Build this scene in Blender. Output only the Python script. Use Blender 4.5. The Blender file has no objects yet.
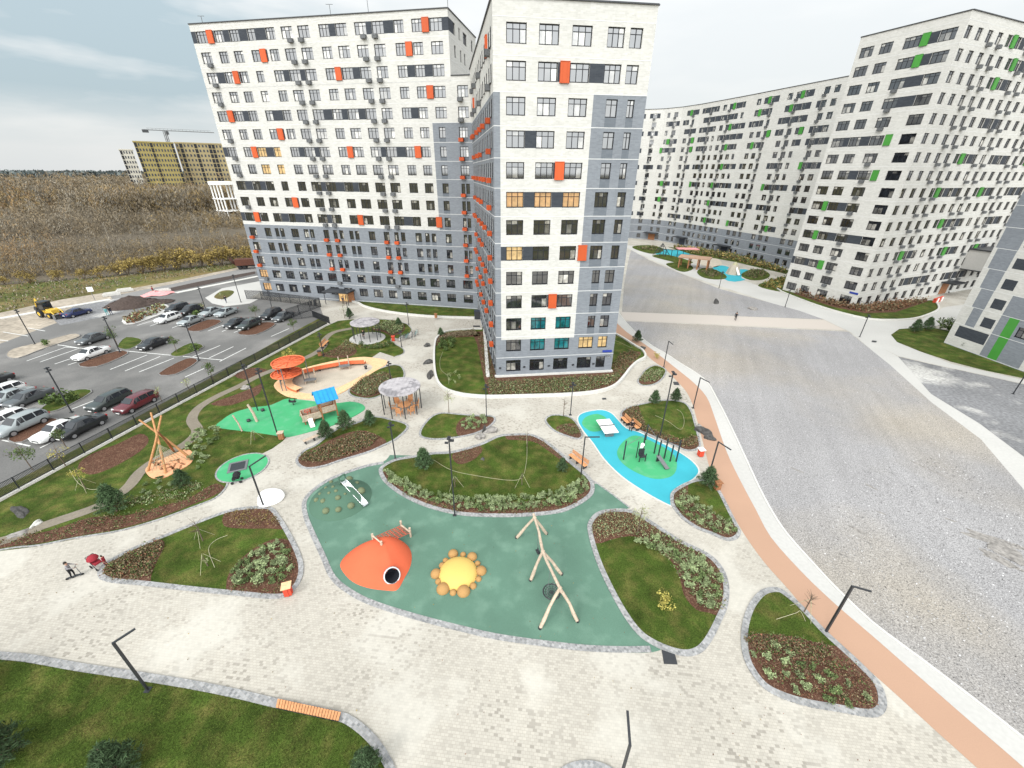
import bpy, bmesh, math, random
import numpy as np
from mathutils import Vector, Matrix
from mathutils.geometry import tessellate_polygon
random.seed(7); rng = np.random.default_rng(7)
S = bpy.context.scene
COL = S.collection
R = math.radians
# ------------------------------------------------------------------ camera
CAMH = 25.8
FPX = 409.0
def _basis():
    d = Vector((506-512, 1174-384, FPX)).normalized()      # straight down, in camera axes (x right, y down, z forward)
    fw = (Vector((0, 0, 1)) - d*d.z).normalized()
    rt = d.cross(fw)
    return rt, fw, -d
RT_, FW_, UP_ = _basis()
def ray(u, v):
    c = Vector((u-512, v-384, FPX))
    return Vector((RT_.dot(c), FW_.dot(c), UP_.dot(c)))
def at(u, v, z=0.0):
    r = ray(u, v); t = (z-CAMH)/r.z
    return Vector((r.x*t, r.y*t, z))
cam = bpy.data.cameras.new('camera'); cam.sensor_width = 36; cam.lens = 36*FPX/1024
cam.clip_start = 0.1; cam.clip_end = 9000
co = bpy.data.objects.new('camera', cam); COL.objects.link(co)
m3 = Matrix(((RT_.x, FW_.x, UP_.x), (-RT_.y, -FW_.y, -UP_.y), (-RT_.z, -FW_.z, -UP_.z)))   # rows: cam x, cam up, cam back
m3 = m3.transposed()
co.matrix_world = Matrix.Translation((0, 0, CAMH)) @ m3.to_4x4()
S.camera = co
# ------------------------------------------------------------------ sky, sun, exposure
SUN_EL, SUN_AZ = R(42), R(222)
w = bpy.data.worlds.new('World'); S.world = w; w.use_nodes = True
nt = w.node_tree; nt.nodes.clear()
def N(t, **k):
    n = nt.nodes.new(t)
    for a, b in k.items(): setattr(n, a, b)
    return n
def LK(a, b): nt.links.new(a, b)
out = N('ShaderNodeOutputWorld')
sky = N('ShaderNodeTexSky'); sky.sky_type = 'NISHITA'; sky.sun_disc = False
sky.sun_elevation = SUN_EL; sky.sun_rotation = SUN_AZ; sky.air_density = 1.2; sky.dust_density = 2.0
b1 = N('ShaderNodeBackground'); b1.inputs[1].default_value = 0.12; LK(sky.outputs[0], b1.inputs[0])
tc = N('ShaderNodeTexCoord'); sep = N('ShaderNodeSeparateXYZ'); LK(tc.outputs['Generated'], sep.inputs[0])
mp = N('ShaderNodeMapping'); mp.inputs['Scale'].default_value = (1.6, 1.6, 7.5); mp.inputs['Rotation'].default_value = (R(4), R(-7), 0); LK(tc.outputs['Generated'], mp.inputs[0])
n1 = N('ShaderNodeTexNoise'); n1.inputs['Scale'].default_value = 1.7; n1.inputs['Detail'].default_value = 5; n1.inputs['Roughness'].default_value = 0.55; LK(mp.outputs[0], n1.inputs[0])
# cloud bank to the left (west): thinner, blue-grey; to the right: bright deck
lf = N('ShaderNodeMapRange'); lf.inputs[1].default_value = -0.10; lf.inputs[2].default_value = -0.55; lf.inputs[3].default_value = 0.0; lf.inputs[4].default_value = 1.0
LK(sep.outputs[0], lf.inputs[0])
el = N('ShaderNodeMapRange'); el.inputs[1].default_value = 0.03; el.inputs[2].default_value = 0.13; LK(sep.outputs[2], el.inputs[0])
nr = N('ShaderNodeMapRange'); nr.inputs[1].default_value = 0.24; nr.inputs[2].default_value = 0.54; LK(n1.outputs[0], nr.inputs[0])
mu = N('ShaderNodeMath', operation='MULTIPLY'); fy = N('ShaderNodeMapRange'); fy.inputs[1].default_value = -0.1; fy.inputs[2].default_value = 0.3; LK(sep.outputs[1], fy.inputs[0]); mf = N('ShaderNodeMath', operation='MULTIPLY'); LK(lf.outputs[0], mf.inputs[0]); LK(fy.outputs[0], mf.inputs[1]); LK(mf.outputs[0], mu.inputs[0]); LK(el.outputs[0], mu.inputs[1])
mu2 = N('ShaderNodeMath', operation='MULTIPLY'); LK(mu.outputs[0], mu2.inputs[0]); LK(nr.outputs[0], mu2.inputs[1])
am = N('ShaderNodeMath', operation='MULTIPLY_ADD'); LK(nr.outputs[0], am.inputs[0]); am.inputs[1].default_value = 0.20; LK(mu2.outputs[0], am.inputs[2])
cm = N('ShaderNodeMix'); cm.data_type = 'RGBA'; cm.clamp_factor = True
LK(am.outputs[0], cm.inputs['Factor']); cm.inputs['A'].default_value = (1.13, 1.14, 1.13, 1); cm.inputs['B'].default_value = (0.60, 0.735, 0.80, 1)
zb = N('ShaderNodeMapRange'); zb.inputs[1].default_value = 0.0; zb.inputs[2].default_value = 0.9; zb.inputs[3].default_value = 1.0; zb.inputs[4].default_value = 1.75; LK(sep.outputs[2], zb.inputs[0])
bk = N('ShaderNodeMapRange'); bk.inputs[1].default_value = 0.1; bk.inputs[2].default_value = -1.0; bk.inputs[3].default_value = 1.0; bk.inputs[4].default_value = 4.2; LK(sep.outputs[1], bk.inputs[0])  # extra sky brightness added behind the camera, for window panes to reflect
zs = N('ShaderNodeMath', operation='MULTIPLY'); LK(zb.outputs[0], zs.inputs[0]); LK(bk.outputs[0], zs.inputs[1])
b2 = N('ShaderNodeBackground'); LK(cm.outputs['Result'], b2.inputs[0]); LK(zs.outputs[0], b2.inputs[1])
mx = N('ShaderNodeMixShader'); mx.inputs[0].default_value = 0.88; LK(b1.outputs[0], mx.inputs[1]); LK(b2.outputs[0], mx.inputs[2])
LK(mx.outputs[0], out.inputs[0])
sd = bpy.data.lights.new('sun', 'SUN'); sd.energy = 1.9; sd.angle = R(17); sd.color = (1.0, 0.96, 0.9)
so = bpy.data.objects.new('sun', sd); COL.objects.link(so)
so.rotation_euler = (R(90)-SUN_EL, 0, R(180)-SUN_AZ)
S.view_settings.view_transform = 'Standard'; S.view_settings.look = 'None'
S.view_settings.gamma = 1; S.view_settings.exposure = -0.30; S.view_settings.use_curve_mapping = False
# ------------------------------------------------------------------ materials
MATS = {}
def mat(name, base, rough=0.8, var=0.0, scale=2.0, spec=0.3, metal=0.0, var2=0.0, scale2=0.15, bump=0.0, bscale=40.0, isl=0.0, alt=None, altf=(0.5, 0.6), altscale=1.0, rnd=0.0, coat=0.0):
    """procedural surface: base colour, fine noise (var), broad noise (var2), second colour by noise (alt), per-leaf (isl) or per-object (rnd) value spread"""
    m = bpy.data.materials.new(name); m.use_nodes = True; t = m.node_tree; p = t.nodes['Principled BSDF']
    p.inputs['Roughness'].default_value = rough; p.inputs['Metallic'].default_value = metal; p.inputs['Specular IOR Level'].default_value = spec
    if coat: p.inputs['Coat Weight'].default_value = coat; p.inputs['Coat Roughness'].default_value = 0.05
    tcn = t.nodes.new('ShaderNodeTexCoord')
    geo = t.nodes.new('ShaderNodeNewGeometry')
    def noise(sc, det=3):
        n = t.nodes.new('ShaderNodeTexNoise'); n.inputs['Scale'].default_value = sc; n.inputs['Detail'].default_value = det
        t.links.new(geo.outputs['Position'], n.inputs['Vector']); return n
    rgb = t.nodes.new('ShaderNodeRGB'); rgb.outputs[0].default_value = (*base, 1); cur = rgb.outputs[0]
    if alt:
        n = noise(altscale, 4); mr = t.nodes.new('ShaderNodeMapRange'); mr.inputs[1].default_value = altf[0]; mr.inputs[2].default_value = altf[1]
        t.links.new(n.outputs[0], mr.inputs[0]); mm = t.nodes.new('ShaderNodeMix'); mm.data_type = 'RGBA'
        t.links.new(mr.outputs[0], mm.inputs['Factor']); t.links.new(cur, mm.inputs['A']); mm.inputs['B'].default_value = (*alt, 1); cur = mm.outputs['Result']
    facs = []
    def rang(sock, v):
        mr = t.nodes.new('ShaderNodeMapRange'); mr.inputs[1].default_value = 0.25 if v[1] else 0; mr.inputs[2].default_value = 0.75 if v[1] else 1
        mr.inputs[3].default_value = 1-v[0]; mr.inputs[4].default_value = 1+v[0]; t.links.new(sock, mr.inputs[0]); facs.append(mr.outputs[0])
    if var: rang(noise(scale).outputs[0], (var, 1))
    if var2: rang(noise(scale2).outputs[0], (var2, 1))
    if isl: rang(geo.outputs['Random Per Island'], (isl, 0))
    if rnd:
        oi = t.nodes.new('ShaderNodeObjectInfo'); rang(oi.outputs['Random'], (rnd, 0))
    for f in facs:
        mm = t.nodes.new('ShaderNodeVectorMath'); mm.operation = 'SCALE'; t.links.new(cur, mm.inputs[0]); t.links.new(f, mm.inputs['Scale']); cur = mm.outputs[0]
    t.links.new(cur, p.inputs['Base Color'])
    if bump:
        n = noise(bscale, 3); b = t.nodes.new('ShaderNodeBump'); b.inputs['Strength'].default_value = bump; b.inputs['Distance'].default_value = 0.05
        t.links.new(n.outputs[0], b.inputs['Height']); t.links.new(b.outputs[0], p.inputs['Normal'])
    MATS[name] = m
    return m
def brickmat(name, c1, c2, mortar, bw, bh, ms, rough=0.85, rot=0.0, wall=False, accent=None, var2=0.08, scale2=0.12, bias=0.0, acc_thr=0.82, frost=None):
    m = bpy.data.materials.new(name); m.use_nodes = True; t = m.node_tree; p = t.nodes['Principled BSDF']; p.inputs['Roughness'].default_value = rough
    p.inputs['Specular IOR Level'].default_value = 0.25
    geo = t.nodes.new('ShaderNodeNewGeometry'); L = t.links.new
    if wall:   # horizontal run along the wall, vertical = z
        cr = t.nodes.new('ShaderNodeVectorMath'); cr.operation = 'CROSS_PRODUCT'; cr.inputs[0].default_value = (0, 0, 1); L(geo.outputs['True Normal'], cr.inputs[1])
        dt = t.nodes.new('ShaderNodeVectorMath'); dt.operation = 'DOT_PRODUCT'; L(cr.outputs[0], dt.inputs[0]); L(geo.outputs['Position'], dt.inputs[1])
        sp = t.nodes.new('ShaderNodeSeparateXYZ'); L(geo.outputs['Position'], sp.inputs[0])
        cb = t.nodes.new('ShaderNodeCombineXYZ'); L(dt.outputs['Value'], cb.inputs[0]); L(sp.outputs[2], cb.inputs[1]); vec = cb.outputs[0]
    else:
        mpn = t.nodes.new('ShaderNodeMapping'); mpn.inputs['Rotation'].default_value = (0, 0, rot); L(geo.outputs['Position'], mpn.inputs[0]); vec = mpn.outputs[0]
    def brick(a, b, mo, bi):
        br = t.nodes.new('ShaderNodeTexBrick'); L(vec, br.inputs['Vector']); br.inputs['Scale'].default_value = 1
        br.inputs['Color1'].default_value = (*a, 1); br.inputs['Color2'].default_value = (*b, 1); br.inputs['Mortar'].default_value = (*mo, 1)
        br.inputs['Brick Width'].default_value = bw; br.inputs['Row Height'].default_value = bh; br.inputs['Mortar Size'].default_value = ms; br.inputs['Bias'].default_value = bi
        return br
    br = brick(c1, c2, mortar, bias); cur = br.outputs[0]
    def noise(sc, det=3):
        n = t.nodes.new('ShaderNodeTexNoise'); n.inputs['Scale'].default_value = sc; n.inputs['Detail'].default_value = det; L(geo.outputs['Position'], n.inputs['Vector']); return n
    if accent:
        b2_ = brick((0, 0, 0), (1, 1, 1), (0, 0, 0), 0.0); th = t.nodes.new('ShaderNodeMapRange'); th.inputs[1].default_value = acc_thr; th.inputs[2].default_value = acc_thr+0.05; L(b2_.outputs[0], th.inputs[0])
        nn = noise(0.16, 2); r2 = t.nodes.new('ShaderNodeMapRange'); r2.inputs[1].default_value = 0.42; r2.inputs[2].default_value = 0.62; r2.inputs[3].default_value = 0.12; r2.inputs[4].default_value = 0.85; L(nn.outputs[0], r2.inputs[0])
        ml = t.nodes.new('ShaderNodeMath'); ml.operation = 'MULTIPLY'; L(th.outputs[0], ml.inputs[0]); L(r2.outputs[0], ml.inputs[1])
        mm = t.nodes.new('ShaderNodeMix'); mm.data_type = 'RGBA'; L(ml.outputs[0], mm.inputs['Factor']); L(cur, mm.inputs['A']); mm.inputs['B'].default_value = (*accent, 1); cur = mm.outputs['Result']
    if frost:
        nn = noise(0.22, 6); r2 = t.nodes.new('ShaderNodeMapRange'); r2.inputs[1].default_value = 0.50; r2.inputs[2].default_value = 0.60; r2.inputs[3].default_value = 0.0; r2.inputs[4].default_value = 0.55; L(nn.outputs[0], r2.inputs[0])
        mm = t.nodes.new('ShaderNodeMix'); mm.data_type = 'RGBA'; L(r2.outputs[0], mm.inputs['Factor']); L(cur, mm.inputs['A']); mm.inputs['B'].default_value = (*frost, 1); cur = mm.outputs['Result']
    for sc, v in ((scale2, var2), (3.0, 0.04)):
        nn = noise(sc); mr = t.nodes.new('ShaderNodeMapRange'); mr.inputs[1].default_value = 0.3; mr.inputs[2].default_value = 0.7; mr.inputs[3].default_value = 1-v; mr.inputs[4].default_value = 1+v; L(nn.outputs[0], mr.inputs[0])
        sc_ = t.nodes.new('ShaderNodeVectorMath'); sc_.operation = 'SCALE'; L(cur, sc_.inputs[0]); L(mr.outputs[0], sc_.inputs['Scale']); cur = sc_.outputs[0]
    L(cur, p.inputs['Base Color']); MATS[name] = m; return m
def glassmat(name, dark, light, share, ior=2.0):
    """window glass seen from outside: dark room or pale curtain behind, mirror-like pane"""
    m = bpy.data.materials.new(name); m.use_nodes = True; t = m.node_tree; p = t.nodes['Principled BSDF']; L = t.links.new
    p.inputs['Roughness'].default_value = 0.04; p.inputs['IOR'].default_value = ior
    geo = t.nodes.new('ShaderNodeNewGeometry'); oi = t.nodes.new('ShaderNodeObjectInfo')
    ad = t.nodes.new('ShaderNodeMath'); ad.operation = 'ADD'; L(geo.outputs['Random Per Island'], ad.inputs[0]); L(oi.outputs['Random'], ad.inputs[1])
    fr = t.nodes.new('ShaderNodeMath'); fr.operation = 'FRACT'; L(ad.outputs[0], fr.inputs[0])
    mr = t.nodes.new('ShaderNodeMapRange'); mr.inputs[1].default_value = 1-share; mr.inputs[2].default_value = 1.0; L(fr.outputs[0], mr.inputs[0])
    mm = t.nodes.new('ShaderNodeMix'); mm.data_type = 'RGBA'; L(mr.outputs[0], mm.inputs['Factor']); mm.inputs['A'].default_value = (*dark, 1); mm.inputs['B'].default_value = (*light, 1)
    nz = t.nodes.new('ShaderNodeTexNoise'); nz.inputs['Scale'].default_value = 1.3; L(geo.outputs['Position'], nz.inputs['Vector'])
    n2 = t.nodes.new('ShaderNodeMapRange'); n2.inputs[1].default_value = .3; n2.inputs[2].default_value = .7; n2.inputs[3].default_value = .4; n2.inputs[4].default_value = 1.6; L(nz.outputs[0], n2.inputs[0])
    sc = t.nodes.new('ShaderNodeVectorMath'); sc.operation = 'SCALE'; L(mm.outputs['Result'], sc.inputs[0]); L(n2.outputs[0], sc.inputs['Scale'])
    L(sc.outputs[0], p.inputs['Base Color'])
    bp = t.nodes.new('ShaderNodeBump'); bp.inputs['Strength'].default_value = 0.05; nb = t.nodes.new('ShaderNodeTexNoise'); nb.inputs['Scale'].default_value = 0.9; L(geo.outputs['Position'], nb.inputs['Vector']); L(nb.outputs[0], bp.inputs['Height']); L(bp.outputs[0], p.inputs['Normal'])
    MATS[name] = m; return m
def emit(name, col, st, base=(0.3, 0.2, 0.1)):
    m = mat(name, base, 0.5, var=0.3, scale=1.5); p = m.node_tree.nodes['Principled BSDF']; t = m.node_tree
    geo = t.nodes.new('ShaderNodeNewGeometry'); nz = t.nodes.new('ShaderNodeTexNoise'); nz.inputs['Scale'].default_value = 1.6; t.links.new(geo.outputs['Position'], nz.inputs['Vector'])
    mr = t.nodes.new('ShaderNodeMapRange'); mr.inputs[1].default_value = .3; mr.inputs[2].default_value = .7; mr.inputs[3].default_value = st*.4; mr.inputs[4].default_value = st*1.6; t.links.new(nz.outputs[0], mr.inputs[0])
    p.inputs['Emission Color'].default_value = (*col, 1); t.links.new(mr.outputs[0], p.inputs['Emission Strength']); return m
brickmat('paving', (0.41, 0.382, 0.332), (0.35, 0.326, 0.284), (0.30, 0.28, 0.245), 0.21, 0.14, 0.009, rot=R(6), accent=(0.23, 0.21, 0.18), frost=(0.47, 0.448, 0.40), var2=0.07)
brickmat('granite_setts', (0.33, 0.33, 0.33), (0.16, 0.165, 0.17), (0.26, 0.25, 0.24), 0.16, 0.15, 0.012, rot=R(31), var2=0.12, scale2=0.8)
mat('concrete_road', (0.42, 0.41, 0.39), 0.85, var=0.06, scale=4, var2=0.07, scale2=0.12)
mat('concrete_kerb', (0.5, 0.49, 0.46), 0.8, var=0.08, scale=3)
mat('path_pale', (0.43, 0.385, 0.345), 0.9, var=0.06, scale=6)
mat('lawn', (0.045, 0.071, 0.012), 0.9, var=0.55, scale=14, var2=0.45, scale2=0.5, alt=(0.098, 0.094, 0.027), altf=(0.44, 0.72), altscale=0.9, bump=0.9, bscale=22, spec=0.1)
mat('lawn_pale', (0.058, 0.070, 0.016), 0.9, var=0.5, scale=10, var2=0.3, scale2=0.3, alt=(0.12, 0.105, 0.045), altf=(0.45, 0.7), altscale=0.5, bump=0.8, bscale=20, spec=0.1)
mat('meadow', (0.085, 0.088, 0.028), 0.95, var=0.4, scale=1.2, var2=0.3, scale2=0.06, alt=(0.16, 0.12, 0.055), altf=(0.42, 0.62), altscale=0.09, bump=0.6, bscale=3, spec=0.1)
mat('mulch', (0.085, 0.042, 0.028), 0.95, var=0.6, scale=16, var2=0.2, scale2=1.0, alt=(0.15, 0.09, 0.06), altf=(0.52, 0.62), altscale=9, bump=1.0, bscale=18, spec=0.1)
mat('rubber_green', (0.088, 0.165, 0.122), 0.9, var=0.16, scale=40, var2=0.12, scale2=0.35, alt=(0.12, 0.205, 0.155), altf=(0.5, 0.75), altscale=0.7, spec=0.2)
mat('rubber_bright', (0.055, 0.31, 0.135), 0.9, alt=(0.10, 0.33, 0.18), altf=(0.5, 0.75), altscale=0.9, var=0.12, scale=50, var2=0.08, scale2=0.3, spec=0.2)
mat('rubber_blue', (0.04, 0.32, 0.39), 0.9, var=0.08, scale=50, var2=0.09, scale2=0.3, spec=0.2)
mat('pink_track', (0.36, 0.225, 0.155), 0.85, var=0.05, scale=20, var2=0.07, scale2=0.15)
mat('gravel', (0.265, 0.258, 0.259), 0.95, var=0.55, scale=13, var2=0.14, scale2=0.06, alt=(0.30, 0.272, 0.235), altf=(0.45, 0.65), altscale=0.04, bump=0.9, bscale=9, spec=0.15)
mat('gravel_dark', (0.17, 0.17, 0.175), 0.95, var=0.35, scale=3.0, var2=0.2, scale2=0.1, alt=(0.40, 0.39, 0.37), altf=(0.54, 0.64), altscale=0.12, bump=0.8, bscale=4)
mat('gravel_stone', (0.31, 0.305, 0.305), 0.9, isl=0.75, spec=0.2)
mat('asphalt', (0.125, 0.122, 0.118), 0.85, var=0.18, scale=8, var2=0.22, scale2=0.1, alt=(0.19, 0.183, 0.175), altf=(0.48, 0.7), altscale=0.15, spec=0.3)
mat('road_grey', (0.19, 0.185, 0.18), 0.9, var=0.12, scale=3, var2=0.15, scale2=0.08)
mat('paint_white', (0.62, 0.62, 0.6), 0.7, var=0.25, scale=5)
mat('sand', (0.42, 0.37, 0.30), 0.95, var=0.2, scale=9, var2=0.12, scale2=0.6, bump=0.6, bscale=6)
mat('dirt', (0.055, 0.04, 0.034), 0.95, var=0.4, scale=3, bump=1.0, bscale=4)
mat('dirt_pale', (0.30, 0.26, 0.21), 0.95, var=0.3, scale=1.5, var2=0.25, scale2=0.2, bump=0.5, bscale=3)
mat('dirt_path', (0.185, 0.16, 0.125), 0.95, var=0.15, scale=6, var2=0.1, scale2=0.5)
brickmat('brick_white', (0.50, 0.49, 0.463), (0.425, 0.417, 0.39), (0.475, 0.465, 0.44), 0.50, 0.14, 0.014, wall=True, var2=0.04, scale2=0.3)
brickmat('brick_grey', (0.19, 0.205, 0.225), (0.155, 0.168, 0.188), (0.185, 0.20, 0.218), 0.50, 0.14, 0.014, wall=True, var2=0.05, scale2=0.3)
brickmat('brick_dark', (0.042, 0.048, 0.058), (0.03, 0.035, 0.044), (0.048, 0.052, 0.058), 0.50, 0.14, 0.012, wall=True, var2=0.05)
brickmat('brick_spandrel', (0.125, 0.14, 0.16), (0.105, 0.12, 0.14), (0.13, 0.14, 0.15), 0.50, 0.14, 0.012, wall=True, var2=0.05)
mat('joint_pale', (0.54, 0.54, 0.53), 0.8, var=0.05)
mat('panel_orange', (0.47, 0.08, 0.02), 0.55, var=0.06, scale=1.0, rnd=0.12)
mat('panel_green', (0.05, 0.22, 0.035), 0.55, var=0.06, scale=1.0, rnd=0.12)
mat('panel_dark', (0.035, 0.042, 0.06), 0.6, var=0.12, scale=2)
mat('frame_dark', (0.010, 0.011, 0.015), 0.5, var=0.1)
mat('metal_dark', (0.022, 0.024, 0.028), 0.45, var=0.15, scale=6, metal=0.0, spec=0.5)
mat('metal_grey', (0.13, 0.135, 0.14), 0.5, var=0.15, scale=5)
mat('steel_dull', (0.42, 0.43, 0.44), 0.4, var=0.15, scale=4, metal=0.6)
mat('steel', (0.72, 0.73, 0.74), 0.22, var=0.06, metal=0.9)
mat('white_paint', (0.78, 0.77, 0.75), 0.5, var=0.05)
mat('roof_felt', (0.09, 0.09, 0.09), 0.9, var=0.2)
glassmat('glass', (0.012, 0.014, 0.018), (0.42, 0.40, 0.36), 0.24, ior=2.5)
glassmat('glass_teal', (0.008, 0.09, 0.10), (0.02, 0.14, 0.15), 0.3, ior=1.7)
emit('glass_lit', (1.0, 0.45, 0.16), 0.27); emit('glass_lit_yellow', (1.0, 0.72, 0.28), 0.4); emit('lobby_light', (1.0, 0.62, 0.25), 0.9); emit('lamp_light', (1.0, 0.98, 0.92), 2.5)
mat('wood', (0.52, 0.25, 0.115), 0.6, var=0.25, scale=7, rnd=0.1)
mat('wood_pale', (0.42, 0.335, 0.255), 0.75, var=0.25, scale=5)
mat('wood_brown', (0.27, 0.12, 0.055), 0.7, var=0.25, scale=5)
mat('wood_deck', (0.66, 0.42, 0.235), 0.7, var=0.18, scale=5)
mat('orange_plastic', (0.60, 0.135, 0.055), 0.5, var=0.08, scale=3)
mat('hill_orange', (0.53, 0.105, 0.048), 0.85, var=0.10, scale=45, var2=0.07, scale2=0.5, spec=0.2)
mat('sun_yellow', (0.58, 0.395, 0.115), 0.85, var=0.09, scale=45, spec=0.2)
mat('sun_brown', (0.34, 0.195, 0.075), 0.85, var=0.10, scale=45, spec=0.2)
mat('hill_green', (0.065, 0.125, 0.088), 0.9, var=0.15, scale=45, spec=0.2)
mat('bump_olive', (0.13, 0.15, 0.085), 0.9, var=0.12, scale=45, spec=0.2)
mat('pad_orange', (0.66, 0.33, 0.18), 0.7, var=0.12, scale=4); mat('wood_tan', (0.40, 0.20, 0.085), 0.65, var=0.25, scale=6)
mat('rope', (0.36, 0.34, 0.22), 0.9, var=0.2, scale=20); mat('rope_red', (0.50, 0.07, 0.035), 0.8, var=0.2, scale=20)
mat('blue_roof', (0.012, 0.22, 0.46), 0.55, var=0.08)
mat('blue_sign', (0.02, 0.04, 0.24), 0.5, var=0.05)
mat('rock', (0.23, 0.215, 0.20), 0.9, var=0.45, scale=3.5, bump=1.0, bscale=5); mat('rock_dark', (0.06, 0.058, 0.055), 0.9, var=0.5, scale=3, bump=1.0, bscale=5)
mat('pergola_roof', (0.36, 0.34, 0.35), 0.6, var=0.22, scale=1.3, alt=(0.22, 0.21, 0.22), altf=(0.52, 0.6), altscale=1.1)
mat('leaf_silver', (0.235, 0.285, 0.145), 0.8, isl=0.55, rnd=0.15, spec=0.15)
mat('leaf_mid', (0.13, 0.175, 0.07), 0.8, isl=0.55, rnd=0.3, spec=0.15)
mat('leaf_green', (0.075, 0.11, 0.035), 0.8, isl=0.5, rnd=0.15, spec=0.15)
mat('leaf_brown', (0.17, 0.135, 0.08), 0.85, isl=0.6, spec=0.1)
mat('leaf_red', (0.17, 0.085, 0.05), 0.85, isl=0.6, spec=0.1)
mat('leaf_yellow', (0.33, 0.29, 0.075), 0.8, isl=0.4, spec=0.15)
mat('leaf_pale', (0.27, 0.29, 0.15), 0.8, isl=0.4, spec=0.15)
mat('leaf_gold', (0.25, 0.188, 0.065), 0.85, isl=0.55, rnd=0.25, spec=0.1)
mat('needle', (0.05, 0.085, 0.037), 0.8, isl=0.5, rnd=0.25, spec=0.2)
mat('grass_blade', (0.07, 0.10, 0.019), 0.9, isl=0.65, spec=0.1)
mat('bark', (0.12, 0.09, 0.065), 0.9, var=0.3, scale=12); mat('bark_pale', (0.36, 0.32, 0.26), 0.9, var=0.3, scale=9)
mat('brush_floor', (0.095, 0.078, 0.055), 0.95, var=0.35, scale=0.8, var2=0.3, scale2=0.03)
mat('brush_dark', (0.16, 0.132, 0.095), 0.95, isl=0.22, spec=0.05)
mat('brush_gold', (0.24, 0.175, 0.085), 0.95, isl=0.25, spec=0.05)
mat('brush', (0.225, 0.183, 0.125), 0.95, isl=0.22, var2=0.35, scale2=0.012, alt=(0.26, 0.17, 0.085), altf=(0.5, 0.62), altscale=0.013, spec=0.05)
mat('brush_grey', (0.215, 0.19, 0.15), 0.95, isl=0.22, var2=0.35, scale2=0.01, spec=0.05)
mat('forest_far', (0.085, 0.10, 0.098), 0.95, isl=0.5, var2=0.3, scale2=0.004, spec=0.05)
mat('skin', (0.45, 0.27, 0.19), 0.6, var=0.05); mat('hair_dark', (0.02, 0.015, 0.012), 0.6, var=0.1); mat('shoe', (0.03, 0.03, 0.03), 0.6, var=0.1)
for nm, c in dict(cloth_black=(0.014, 0.014, 0.016), cloth_grey=(0.22, 0.21, 0.22), cloth_red=(0.24, 0.02, 0.03), cloth_teal=(0.12, 0.33, 0.34), cloth_navy=(0.02, 0.028, 0.06), cloth_white=(0.6, 0.6, 0.58)).items(): mat(nm, c, 0.9, var=0.15, scale=9)
for nm, c in dict(car_white=(0.70, 0.70, 0.69), car_silver=(0.25, 0.275, 0.28), car_black=(0.012, 0.013, 0.015), car_grey=(0.06, 0.066, 0.07), car_green=(0.03, 0.038, 0.036), car_red=(0.10, 0.012, 0.018), car_blue=(0.012, 0.02, 0.075)).items(): mat(nm, c, 0.3, var=0.04, spec=0.5, coat=0.6)
mat('car_glass', (0.012, 0.014, 0.018), 0.06, spec=0.8, var=0.05); mat('tyre', (0.018, 0.018, 0.019), 0.85, var=0.1); mat('rim', (0.4, 0.4, 0.41), 0.35, metal=0.6, var=0.05); mat('lens_red', (0.35, 0.01, 0.01), 0.3, var=0.05); mat('lens_white', (0.75, 0.77, 0.78), 0.2, var=0.05)
mat('machine_yellow', (0.55, 0.36, 0.05), 0.55, var=0.15, scale=3); mat('truck_rust', (0.085, 0.03, 0.018), 0.7, var=0.2)
mat('yellow_wall', (0.29, 0.235, 0.09), 0.85, var=0.06, scale=0.3); mat('cream_wall', (0.50, 0.47, 0.40), 0.85, var=0.06, scale=0.3); mat('beige_wall', (0.32, 0.26, 0.14), 0.85, var=0.06, scale=0.3)
mat('pink_cover', (0.62, 0.28, 0.28), 0.7, var=0.15); mat('red_paint', (0.50, 0.06, 0.03), 0.6, var=0.1)

# compacted wheel tracks along the lot: long soft streaks in the gravel
t = MATS['gravel'].node_tree; p = t.nodes['Principled BSDF']; src = p.inputs['Base Color'].links[0].from_socket
ge = t.nodes.new('ShaderNodeNewGeometry'); rt_ = t.nodes.new('ShaderNodeMapping'); rt_.inputs['Rotation'].default_value = (0, 0, R(-67)); t.links.new(ge.outputs['Position'], rt_.inputs[0])
sc_ = t.nodes.new('ShaderNodeMapping'); sc_.inputs['Scale'].default_value = (0.035, 0.75, 1); t.links.new(rt_.outputs[0], sc_.inputs[0])
nz = t.nodes.new('ShaderNodeTexNoise'); nz.inputs['Scale'].default_value = 1.0; nz.inputs['Detail'].default_value = 5; t.links.new(sc_.outputs[0], nz.inputs[0])
mr = t.nodes.new('ShaderNodeMapRange'); mr.inputs[1].default_value = .36; mr.inputs[2].default_value = .62; mr.inputs[3].default_value = .94; mr.inputs[4].default_value = 1.02; t.links.new(nz.outputs[0], mr.inputs[0])
ml = t.nodes.new('ShaderNodeVectorMath'); ml.operation = 'SCALE'; t.links.new(src, ml.inputs[0]); t.links.new(mr.outputs[0], ml.inputs['Scale']); t.links.new(ml.outputs[0], p.inputs['Base Color'])
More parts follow.
